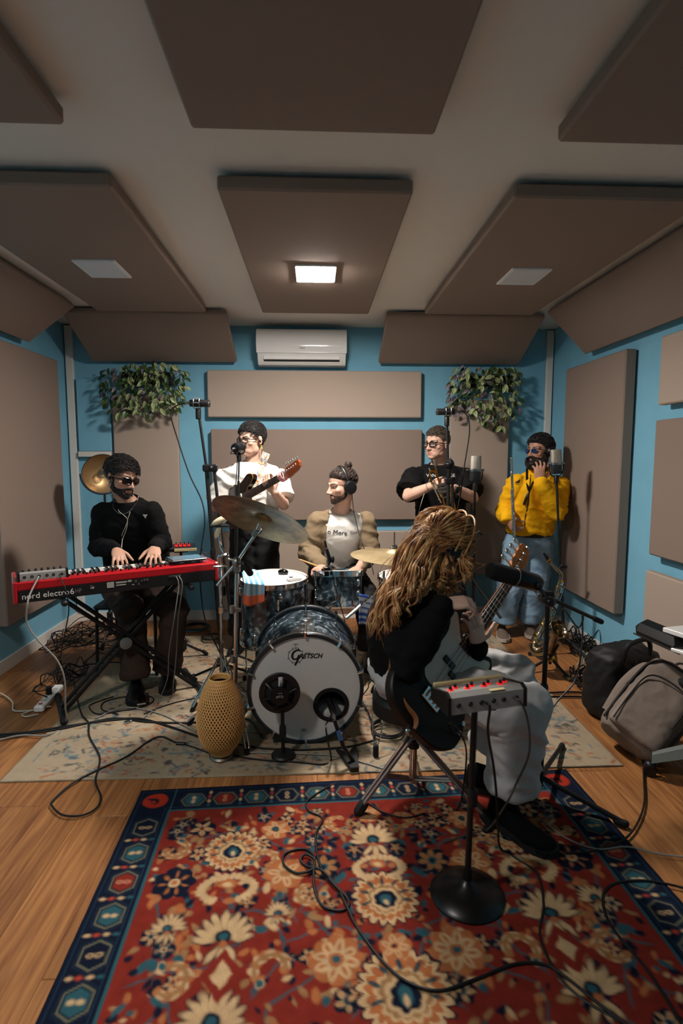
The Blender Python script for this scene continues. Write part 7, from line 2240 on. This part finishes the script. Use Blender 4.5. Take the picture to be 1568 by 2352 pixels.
# ---------------------------------------------------------------- studio lamp in the left corner
dc = at(236, 1088, 4.25)
dn = V((.52, -.80, -.12)).normalized()
dl = thing('dish_lamp', 'bronze dish lamp with a clear bulb behind the keyboard player', 'lamp', V((dc.x + .02, dc.y + .1, 0)))
DM = dirm(dc, dn)
pr = [(.004, -.075), (.03, -.074), (.07, -.062), (.11, -.038), (.138, -.008), (.145, .004)]
part(dl, 'dish', MB().lathe(pr, 48, DM, caps=False), mat('brushed bronze gold', '#b3946a', .4, .8, var=.2, vscale=12))
part(dl, 'dish_back', MB().lathe([(r + .003, z - .006) for r, z in pr] + [(.145, .004)], 48, DM, caps=False), BLACK)
part(dl, 'bulb', MB().ell(DM @ V((0, 0, -.005)), (.036, .036, .036), None, 20, 14), mat('clear bulb glass', '#f2e6d0', .03, trans=.9, alpha=.6))
part(dl, 'socket', MB().lathe([(.014, -.078), (.016, -.05), (.014, -.035)], 14, DM), BLACK)
part(dl, 'yoke', MB().torus(axm(dc - dn * .01, V((0, 0, 1)).cross(dn).normalized() * -1, V((0, 0, -1)), V((0, 0, 1)).cross(dn).normalized().cross(V((0, 0, 1)))), .156, .006, 24, 6, 0, PI), BLACK)
pole(dl, 'pole', [dc + V((.0, .02, -.155)), V((dc.x, dc.y + .02, .05))], .009)
tri_base(dl, (dc.x, dc.y + .02), .22, .6, z=.2)

# ---------------------------------------------------------------- hanging plants
def leaf_mesh(L, W_, c_in, c_out, c_edge, bend):
    mb = MB(); cols = []
    N_ = 6
    for i in range(N_ + 1):
        t = i / N_
        w_ = W_ * math.sin(PI * min(1, t * .93 + .05)) ** .8
        z = -bend * t * t * L
        for k, cc in ((-1, c_edge), (-.45, c_out), (0, c_in), (.45, c_out), (1, c_edge)):
            mb.v.append(V((t * L, k * w_ / 2, z + abs(k) * w_ * .16)))
            cols.append(lin(cc))
    for i in range(N_):
        for k in range(4):
            a = i * 5 + k
            mb.f.append((a, a + 1, a + 6, a + 5))
    me = mb.mesh('leaf', None, False)
    color_attr(me, cols)
    return me
LEAFM = mat('waxy leaf', '#ffffff', .4, attr='tone', spec=.5, var=.3, vscale=30)
LV = {'var': leaf_mesh(.066, .040, '#6a8040', '#b2b88a', '#42602c', .35), 'dark': leaf_mesh(.064, .036, '#3a5528', '#2a4420', '#1f3318', .35), 'pur': leaf_mesh(.058, .028, '#4e3c48', '#857c84', '#38242f', .4), 'yel': leaf_mesh(.05, .024, '#d9b41c', '#d9c02c', '#b9a020', .3), 'pale': leaf_mesh(.058, .032, '#7f8c5a', '#5f7446', '#364c28', .35)}
for me in LV.values(): me.materials.append(LEAFM)
def plant(label, poly, Y0, Y1, n, mix, seed, side):
    rg_ = random.Random(seed)
    xs = [p[0] for p in poly]; ys = [p[1] for p in poly]
    cx_, top_ = sum(xs) / len(xs), min(ys)
    t = thing('hanging_plant', label, 'plant', at(cx_, max(ys), 4.6))
    b0_ = V(t.location)
    pc = at(cx_, top_ + 42, 4.74)
    part(t, 'planter', MB().box(pc, (.42, .09, .10), b=.008), mat('dark planter', '#1d1a17', .7))
    def inside(x, y):
        c = False; j = len(poly) - 1
        for i in range(len(poly)):
            xi, yi = poly[i]; xj, yj = poly[j]
            if (yi > y) != (yj > y) and x < (xj - xi) * (y - yi) / (yj - yi) + xi: c = not c
            j = i
        return c
    k = 0
    while k < n:
        x, y = rg_.uniform(min(xs), max(xs)), rg_.uniform(min(ys), max(ys))
        if not inside(x, y): continue
        k += 1
        dep = rg_.random() ** 1.3
        p = at(x, y, Y1 - (Y1 - Y0) * (1 - dep) * (1 - .5 * abs((x - cx_) / (max(xs) - min(xs)) * 2)))
        kind = mix(x, y, rg_)
        d = V(((x - cx_) / 120 + rg_.gauss(0, .55), -.25 + rg_.gauss(0, .35), -.75 + rg_.gauss(0, .35))).normalized()
        nrm = V((rg_.gauss(0, .45), -1, rg_.uniform(0, .8)))
        nrm = (nrm - d * nrm.dot(d)).normalized()
        o = link('leaf', LV[kind], t)
        o.matrix_local = axm(p - b0_, d, nrm.cross(d), nrm) @ M.Scale(rg_.uniform(.65, 1.1), 4)
    for k in range(16):
        x = rg_.uniform(min(xs) + 15, max(xs) - 15)
        q = at(x, top_ + 30, 4.68); e = at(x + rg_.uniform(-14, 14), rg_.uniform(max(ys) - 55, max(ys) - 15), 4.70)
        part(t, 'vine', MB().tube(spline([q, q.lerp(e, .3) + V((rg_.gauss(0, .02), -.07, .01)), q.lerp(e, .7) + V((rg_.gauss(0, .02), -.04, 0)), e], 5), .0028, 5), mat('vine stem', '#4c5a2c', .7))
    return t
def mixL(x, y, r):
    q = r.random()
    if x < 275 and y < 920: return 'pur' if q < .35 else 'dark'
    if q < .30: return 'var'
    if q < .60: return 'pale'
    return 'dark' if q < .85 else 'pur'
def mixR(x, y, r):
    q = r.random()
    if x < 1078: return 'pur' if q < .6 else ('var' if q < .85 else 'dark')
    if q < .04: return 'yel'
    return 'var' if q < .52 else ('dark' if q < .80 else 'pur')
plant('leafy trailing plant on the back wall above the keyboard player', [(236, 838), (300, 832), (350, 828), (400, 838), (425, 850), (438, 862), (425, 880), (418, 905), (416, 940), (405, 958), (392, 940), (350, 945), (335, 958), (318, 945), (285, 952), (262, 950), (246, 930), (232, 905), (230, 870)], 4.52, 4.73, 280, mixL, 4, -1)
plant('variegated trailing plant on the back wall above the trumpet player', [(1035, 850), (1065, 836), (1110, 845), (1150, 838), (1185, 842), (1196, 870), (1192, 915), (1188, 960), (1175, 950), (1165, 960), (1150, 985), (1135, 990), (1125, 965), (1110, 968), (1095, 960), (1060, 960), (1040, 950), (1030, 910), (1032, 870)], 4.52, 4.73, 280, mixR, 9, 1)

# ---------------------------------------------------------------- cables and small things on the floor
def fc(pts, r, label, m=CABLE, z=.012, name='cable', seg=8, zs=None):
    P3 = []
    for i, p in enumerate(pts):
        P3.append(V(p) if len(p) == 3 and isinstance(p, V) else fl(p[0], p[1], (p[2] if len(p) > 2 else z)))
    return single(name, MB().tube(spline(P3, seg), r, 7), m, label, 'cable', sharp=None)
fc([(168, 1560), (185, 1635), (203, 1660), (205, 1690), (228, 1735), (226, 1765), (219, 1795), (231, 1830), (222, 1855), (190, 1872), (145, 1872), (120, 1852), (122, 1838), (165, 1800), (225, 1768), (290, 1738), (345, 1700), (372, 1692), (400, 1704), (425, 1710)], .0042, 'black cable making a big loop on the bare floor at left')
fc([(-60, 1692), (60, 1682), (150, 1668), (250, 1655), (330, 1652), (450, 1690), (475, 1700)], .0055, 'thick black cable running along the rug to the bamboo lamp')
fc([(-60, 1698), (60, 1686), (150, 1672), (260, 1650), (340, 1658), (440, 1660), (560, 1650), (600, 1690)], .0055, 'black cable with a silver joint on the left of the rug')
single('cable_joint', MB().cap([fl(287, 1659, .014), fl(300, 1657, .014)], .008, 10), CHROME, 'short silver plug joint on the black cable at left', 'plug')
single('cable_switch', MB().box(fl(415, 1708, .013), (.05, .018, .014), M.Rotation(-.15, 4, 'Z'), b=.004), PLASTIC, 'black inline switch on the lamp cable', 'switch')
fc([(425, 1710), (455, 1720), (500, 1738)], .0032, 'thin black cable running from the switch to the bamboo lamp')
gk = [mxm @ V((-.02, -.066, .018)), KM @ V((.06, -.05, .05)), at(63, 1390, 2.66), at(62, 1430, 2.68), at(85, 1468, 2.70), at(130, 1515, 2.74), at(148, 1560, 2.76), at(150, 1620, 2.80), fl(150, 1662, .014), fl(110, 1688, .014), fl(40, 1690, .012), fl(-60, 1715, .012)]
single('cable', MB().tube(spline(gk, 8), .0042, 7), GREYCABLE, 'pale grey cable hanging from the mixer on the keyboard', 'cable', sharp=None)
fc([(-60, 1570), (0, 1592), (28, 1612), (32, 1632), (70, 1632), (80, 1630)], .0045, 'off-white cable ending in a power strip at left', mat('off-white cable', '#b9b1a2', .5))
fc([(88, 1640), (60, 1646), (52, 1640), (80, 1630), (118, 1622)], .0042, 'off-white cable curled around the power strip', mat('off-white cable', '#b9b1a2', .5))
ps1 = thing('power_strip', 'white power strip with plugs on the floor under the keyboard', 'power strip', fl(110, 1600))
pa, pb = fl(88, 1630, .022), fl(136, 1578, .022)
px0, py0, pz0 = frame(pb - pa)
part(ps1, 'body', MB().box((pa + pb) / 2, ((pb - pa).length, .055, .038), axm((0, 0, 0), (pb - pa).normalized(), V((0, 0, 1)).cross((pb - pa).normalized()), V((0, 0, 1))), b=.008), WHITEP)
for k in range(3):
    part(ps1, 'socket', MB().lathe([(.010, 0), (.018, .001), (.018, .003), (.01, .003)], 16, M.Translation(pa.lerp(pb, .25 + .25 * k) + V((0, 0, .018)))), mat('socket grey', '#b5b2ac', .5))
part(ps1, 'red_switch', MB().box(pa.lerp(pb, .10) + V((0, 0, .020)), (.022, .014, .006), b=.002), mat('red rocker', '#b02a20', .4))
single('wall_plug', MB().box(pa.lerp(pb, .5) + V((0, 0, .045)), (.03, .03, .05), M.Rotation(.5, 4, 'Z'), b=.006), PLASTIC, 'black plug in the power strip under the keyboard', 'plug')
fc([(108, 1600, .06), (85, 1592, .03), (78, 1580, .014), (95, 1572, .014), (108, 1580, .014), (112, 1592, .03)], .0035, 'short black cable looping beside the power strip')
fc([(260, 1600), (215, 1615), (205, 1625), (225, 1640), (280, 1632), (320, 1625), (350, 1612), (345, 1600), (290, 1600), (240, 1612), (235, 1630), (270, 1640)], .0036, 'black cable coiled on the rug in front of the boots')
fc([(330, 1640), (380, 1620), (440, 1605), (500, 1600)], .004, 'black cable crossing the rug behind the bamboo lamp')
fc([(220, 1650), (260, 1632), (300, 1625), (370, 1640), (420, 1665), (450, 1680)], .004, 'grey cable crossing the rug towards the bamboo lamp', GREYCABLE)
fc([(500, 1700), (600, 1718), (700, 1722), (800, 1715), (860, 1700)], .005, 'black cable running in front of the bass drum')
fc([(560, 1728), (660, 1730), (760, 1735), (830, 1750), (900, 1772)], .0035, 'grey cable running in front of the bass drum', GREYCABLE)
fc([(780, 1795, .004), (740, 1815), (705, 1840), (708, 1862), (740, 1880, .013), (725, 1915, .013), (728, 1960, .013), (740, 2000, .013), (765, 2030, .02), (795, 2060, .014), (800, 2080, .014), (780, 2092, .014), (740, 2080, .014), (722, 2040, .014), (720, 2000, .02), (722, 1970, .02), (700, 1950, .014), (655, 1960, .014), (652, 1985, .014), (680, 2005, .014), (715, 1998, .02), (722, 1975, .02), (702, 1962, .02), (690, 1975, .014), (705, 1990, .014), (740, 2000, .026), (775, 2040, .014), (800, 2090, .02), (820, 2130, .014), (880, 2210, .014), (940, 2258, .014), (1010, 2275, .014), (1090, 2250, .014), (1180, 2215, .014), (1250, 2215, .014), (1300, 2245, .014), (1380, 2310, .014), (1500, 2400, .014)], .0042, 'long black cable knotted on the middle of the red rug', seg=6)
fc([(1475, 1740, .02), (1478, 1790), (1478, 1850), (1455, 1905), (1420, 1935), (1360, 1955), (1300, 1960, .014)], .004, 'black cable curving from the bag onto the red rug')
fc([(1240, 1880, .014), (1300, 1925, .014), (1370, 1950, .014), (1440, 1945), (1520, 1962), (1640, 1975)], .003, 'thin grey cable crossing the right rug border', GREYCABLE)
fc([(1640, 2060), (1540, 2032), (1470, 2022, .013), (1410, 2030, .013), (1385, 2055, .013), (1390, 2100, .013), (1420, 2150, .013), (1480, 2220, .013), (1540, 2310, .013), (1600, 2420, .013)], .004, 'black cable looping over the right border of the red rug')
fc([(830, 1835), (880, 1865, .013), (930, 1878, .013), (975, 1868, .013)], .003, 'thin black cable between the throne feet on the rug border')
fc([(1180, 1572), (1240, 1590), (1330, 1590), (1400, 1605), (1460, 1612)], .006, 'thick black cable from the boom stand to the bags')
fc([(1190, 1600), (1270, 1600), (1350, 1602), (1440, 1625), (1500, 1640)], .006, 'second thick black cable running right to the bags')
ck1 = [KM @ V((.775, -.004, .05)), KM @ V((.78, -.03, .0)), at(400, 1420, 3.0), at(388, 1500, 3.05), at(384, 1560, 3.1), fl(360, 1615, .014), fl(330, 1650, .014)]
single('cable', MB().tube(spline(ck1, 7), .003, 6), mat('silvery cable', '#6a6866', .4), 'silvery cable hanging from the sockets on the right of the keyboard', 'cable', sharp=None)
ck1 = [KM @ V((.79, -.004, .05)), KM @ V((.80, -.03, .0)), at(409, 1420, 3.05), at(405, 1500, 3.1), at(398, 1570, 3.12), fl(392, 1600, .014), fl(345, 1640, .014)]
single('cable', MB().tube(spline(ck1, 7), .003, 6), mat('silvery cable', '#6a6866', .4), 'second silvery cable hanging beside the keyboard player right boot', 'cable', sharp=None)
ck1 = [mxm @ V((.07, -.066, .018)), KM @ V((.22, -.03, .04)), at(158, 1400, 2.80), at(150, 1450, 2.9), at(142, 1490, 3.0), fl(130, 1560, .014)]
single('cable', MB().tube(spline(ck1, 7), .003, 6), CABLE, 'thin black cable falling from the mixer behind the keyboard', 'cable', sharp=None)
ck1 = [BMx @ V((-.02, -.165, -.02)), at(1030, 1662, 1.80), at(1052, 1678, 1.80), at(1070, 1720, 1.86), at(1066, 1790, 1.95), fl(1050, 1860, .014), fl(1000, 1880, .014)]
single('cable', MB().tube(spline(ck1, 7), .0034, 6), CABLE, 'black cable plugged into the lower edge of the bass guitar', 'cable', sharp=None)
sp_d = thing('sustain_pedal', 'black sustain pedal under the left boot of the keyboard player', 'pedal', fl(325, 1612))
part(sp_d, 'base', MB().box(fl(325, 1606, .018), (.075, .13, .022), M.Rotation(.3, 4, 'Z'), b=.005), PLASTIC)
part(sp_d, 'treadle', MB().box(fl(325, 1608, .036), (.05, .10, .010), M.Rotation(.3, 4, 'Z') @ M.Rotation(.08, 4, 'X'), b=.003), CHROME)
# a coil of blue-black multicore behind the keyboard
cl_ = MB()
for k in range(5):
    cl_.torus(M.Translation(fl(450, 1440, .014 + .010 * k)) @ M.Rotation(.05 * (k - 2), 4, 'X'), .105 - .006 * (k % 3), .006, 36, 6)
single('coiled_cable', cl_, mat('dark teal cable', '#0f2a33', .5), 'coiled dark teal cable on the floor behind the keyboard', 'cable')
cl_ = MB()
for k in range(4):
    cl_.torus(M.Translation(fl(486, 1462, .012 + .009 * k)), .075 - .004 * (k % 2), .005, 32, 6)
single('coiled_cable', cl_, CABLE, 'small black coiled cable left of the percussion stand', 'cable')
cl_ = MB()
for k in range(4):
    cl_.torus(M.Translation(fl(890, 1672, .014 + .009 * k)) @ M.Rotation(.06 * k, 4, 'X'), .085 - .005 * (k % 2), .005, 32, 6)
single('coiled_cable', cl_, CABLE, 'black coiled cable under the bassist throne', 'cable')
def tangle(c, R, n, r, seed, label, m=CABLE, h=.10):
    rg_ = random.Random(seed); mb = MB()
    for k in range(n):
        pts = []
        p = V((c.x + rg_.gauss(0, R[0] * .35), c.y + rg_.gauss(0, R[1] * .35), 0)); a = rg_.uniform(0, 6.28)
        for j in range(9):
            a += rg_.gauss(.9, .6)
            p = p + V((math.cos(a) * R[0] * .38, math.sin(a) * R[1] * .38, 0))
            p.x = c.x + max(-R[0], min(R[0], p.x - c.x)); p.y = c.y + max(-R[1], min(R[1], p.y - c.y))
            pts.append(V((p.x, p.y, .016 + abs(rg_.gauss(0, h * .5)) * (.25 if j in (0, 8) else 1))))
        mb.tube(spline(pts, 6), r * rg_.uniform(.8, 1.2), 6)
    return single('cable_tangle', mb, m, label, 'cables', kind='stuff', sharp=None)
tangle(fl(205, 1470), (.26, .34), 20, .0032, 2, 'tangle of black cables in the left corner behind the keyboard', h=.11)
tangle(fl(160, 1570), (.14, .20), 10, .003, 12, 'tangle of black adaptor cables beside the power strip', h=.09)
tangle(fl(1335, 1490), (.13, .22), 18, .0036, 5, 'tangle of black cables along the right wall behind the saxophone', h=.11)
tangle(fl(1375, 1555), (.11, .13), 11, .0042, 7, 'loose white cables in the right-hand cable pile', mat('white cable', '#c9c5bc', .5), h=.12)
tangle(fl(1375, 1580), (.14, .16), 14, .005, 8, 'dark cable pile in front of the right wall', h=.08)
tangle(fl(320, 1500), (.30, .25), 9, .004, 15, 'loose black cables around the keyboard player boots', h=.02)
# spare boom lying on the right
single('spare_boom', MB().tube([at(1312, 1478, 3.3), at(1400, 1560, 3.0)], .010, 8), BLACK, 'black boom arm lying on the cable pile at right', 'stand')

# ---------------------------------------------------------------- bags, case and table at the right edge
BPM = mat('taupe canvas', '#7f7268', .9, bump=.4, bscale=350, spec=.2, var=.2, vscale=10)
ax_ = (V((.56, .18, .52))).normalized()            # the backpack leans back to the right
fn_ = V((-.45, -.75, .50)); fn_ = (fn_ - ax_ * fn_.dot(ax_)).normalized()
sd_ = ax_.cross(fn_).normalized()
bo = V((1.475, 2.45, .07))
BPX = axm(bo, sd_, fn_, ax_)
def sq_ring(m, z, a, b, y0=0, n=28, e=.5):
    return [m @ V((math.copysign(abs(math.cos(q)) ** e, math.cos(q)) * a, y0 + math.copysign(abs(math.sin(q)) ** e, math.sin(q)) * b, z)) for q in [2 * PI * k / n for k in range(n)]]
def soft(rings, vox, amp, seed):
    me = remesh(MB().rings(rings), vox, 4, .5); wrinkle(me, amp, f=(11, 11, 14), seed=seed); return me
bp = thing('backpack', 'taupe backpack slumped on the floor at the right', 'backpack', V((1.56, 2.52, 0)))
part_mesh(bp, 'main_body', soft([sq_ring(BPX, z, a, b) for z, a, b in ((-.01, .08, .05), (.0, .135, .085), (.05, .15, .10), (.22, .15, .105), (.36, .145, .095), (.43, .12, .075), (.46, .06, .03))], .009, .008, 3), BPM)
part_mesh(bp, 'front_pocket', soft([sq_ring(BPX, z, a, b, .09) for z, a, b in ((.015, .06, .02), (.025, .115, .04), (.15, .12, .05), (.28, .115, .045), (.33, .09, .02))], .008, .006, 4), BPM)
def on_bp(x, z, y=.15): return BPX @ V((x, y, z))
for zz, yy_ in (((.03, .09, .0), (.06, .12, .0)),): pass
pip = [(-.13, .02), (-.135, .2), (-.125, .36), (-.08, .42), (.0, .43), (.08, .42), (.125, .36), (.135, .2), (.13, .02)]
part(bp, 'piping', MB().tube(spline([BPX @ V((x * 1.05, .082, z)) for x, z in pip], 5), .0065, 8), mat('dark piping', '#1c1a1a', .7))
part(bp, 'zip', MB().tube(spline([BPX @ V((x, .138, z)) for x, z in ((-.10, .03), (-.105, .15), (-.10, .28), (-.05, .325), (.05, .325), (.10, .28), (.105, .15))], 5), .004, 6), mat('dark piping', '#1c1a1a', .7))
part(bp, 'brand_tab', MB().box(BPX @ V((.03, .105, .385)), (.022, .004, .03), BPX, b=.001), PLASTIC)
part(bp, 'top_handle', MB().tube(spline([BPX @ V((-.05, -.02, .445)), BPX @ V((-.03, -.02, .50)), BPX @ V((.03, -.02, .50)), BPX @ V((.05, -.02, .445))], 5), (.010, .004), 8), mat('dark piping', '#1c1a1a', .7))
part(bp, 'shoulder_strap', MB().tube(spline([BPX @ V((-.09, -.09, .43)), BPX @ V((-.15, -.05, .40)), BPX @ V((-.175, -.02, .25)), BPX @ V((-.16, -.04, .08))], 5), (.022, .006), 8), BPM)
bg = thing('black_bag', 'black holdall standing behind the taupe backpack', 'bag', V((1.70, 2.90, 0)))
bgx = axm(V((1.70, 2.90, .012)), V((.94, .34, 0)), V((-.34, .94, 0)), V((0, 0, 1)))
part_mesh(bg, 'body', soft([sq_ring(bgx, z, a, b) for z, a, b in ((.0, .17, .10), (.03, .20, .13), (.20, .20, .13), (.34, .18, .11), (.38, .12, .06))], .011, .010, 6), mat('black nylon', '#0c0c0e', .6, bump=.3, bscale=300))
part(bg, 'handle', MB().tube(spline([bgx @ V((-.12, -.10, .34)), bgx @ V((-.11, -.12, .43)), bgx @ V((.0, -.12, .45)), bgx @ V((.06, -.11, .42)), bgx @ V((.08, -.10, .34))], 6), .012, 8), mat('black nylon', '#0c0c0e', .6))
cs2 = thing('black_case', 'flat black instrument case propped against the white table', 'case', V((1.62, 2.55, .45)))
ca_, cb_ = at(1440, 1452, 2.62), at(1550, 1502, 2.36)
cxv = (cb_ - ca_).normalized(); cyv = V((.5, .8, .25)); cyv = (cyv - cxv * cyv.dot(cxv)).normalized(); czv = cxv.cross(cyv)
CM2 = axm((ca_ + cb_) / 2 + cyv * .08, cxv, cyv, czv)
part(cs2, 'shell', MB().box((0, 0, 0), ((cb_ - ca_).length, .11, .085), b=.03).xf(CM2), mat('glossy black vinyl', '#0b0b0c', .3))
part(cs2, 'trim_strip', MB().box((0, -.056, -.01), ((cb_ - ca_).length * .9, .004, .008), b=.001).xf(CM2), PLASTIC)
tb2 = thing('white_table', 'white table top with metal legs at the right edge of the picture', 'table', V((1.86, 2.33, 0)))
part(tb2, 'top', MB().prism([(1.60, 2.42), (1.68, 2.18), (2.03, 2.12), (2.03, 2.52)], .625, .647, None, .003), WHITEP)
part(tb2, 'lower_shelf', MB().prism([(1.63, 2.40), (1.71, 2.20), (2.03, 2.14), (2.03, 2.50)], .54, .556, None, .003), WHITEP)
for x, y in ((1.72, 2.26), (1.98, 2.2), (1.98, 2.46)):
    part(tb2, 'leg', MB().tube([(x, y, .625), (x, y, .06)], .014, 10), STEEL)
ocx = V((1.70, 2.16, 0))
oc = thing('office_chair_base', 'grey star-shaped chair base with black castors at right edge', 'chair', ocx)
GRP = mat('grey painted metal', '#7d8480', .4, .3)
for k in range(5):
    a = 2.55 + k * 2 * PI / 5
    d = V((math.cos(a), math.sin(a), 0))
    e = ocx + d * .245
    part(oc, 'spoke', MB().rings([[ocx + d * r_ + V((-d.y, d.x, 0)) * (w_ * sx) + V((0, 0, z_ + h_ * sz)) for sx, sz in ((-1, -1), (1, -1), (.7, 1), (-.7, 1))] for r_, w_, z_, h_ in ((.03, .034, .20, .026), (.24, .026, .090, .018))]), GRP)
    cst = part(oc, 'castor', MB().lathe([(.008, -.018), (.026, -.016), (.028, -.008), (.028, .008), (.026, .016), (.008, .018)], 18, dirm(e + V((0, 0, .029)), V((-d.y, d.x, 0)))), PLASTIC)
    part(cst, 'castor_hood', MB().ell(e + V((0, 0, .052)), (.024, .024, .020)), PLASTIC)
part(oc, 'column', MB().tube([ocx + V((0, 0, .17)), ocx + V((0, 0, .42))], .024, 14), PLASTIC)
part(oc, 'seat_shell', MB().box(ocx + V((.10, -.02, .45)), (.36, .40, .06), M.Rotation(.3, 4, 'Z'), b=.025), mat('black upholstery', '#101012', .9))
hp2 = thing('spare_headphones', 'black headphones lying on the white table', 'headphones', V((1.78, 2.42, .648)))
part(hp2, 'band', MB().torus(axm(V((1.80, 2.40, .70)), V((.9, -.2, 0)), V((0, 0, 1)), V((.2, .9, 0))), .075, .010, 24, 8, 0, PI), PLASTIC)
for s_ in (-1, 1):
    part(hp2, 'ear_cup', MB().lathe([(.01, -.014), (.036, -.012), (.038, .0), (.034, .014), (.01, .016)], 20, dirm(V((1.80, 2.40, .688)) + V((.9, -.2, 0)) * (.07 * s_), V((.9, -.2, 0)))), PLASTIC)
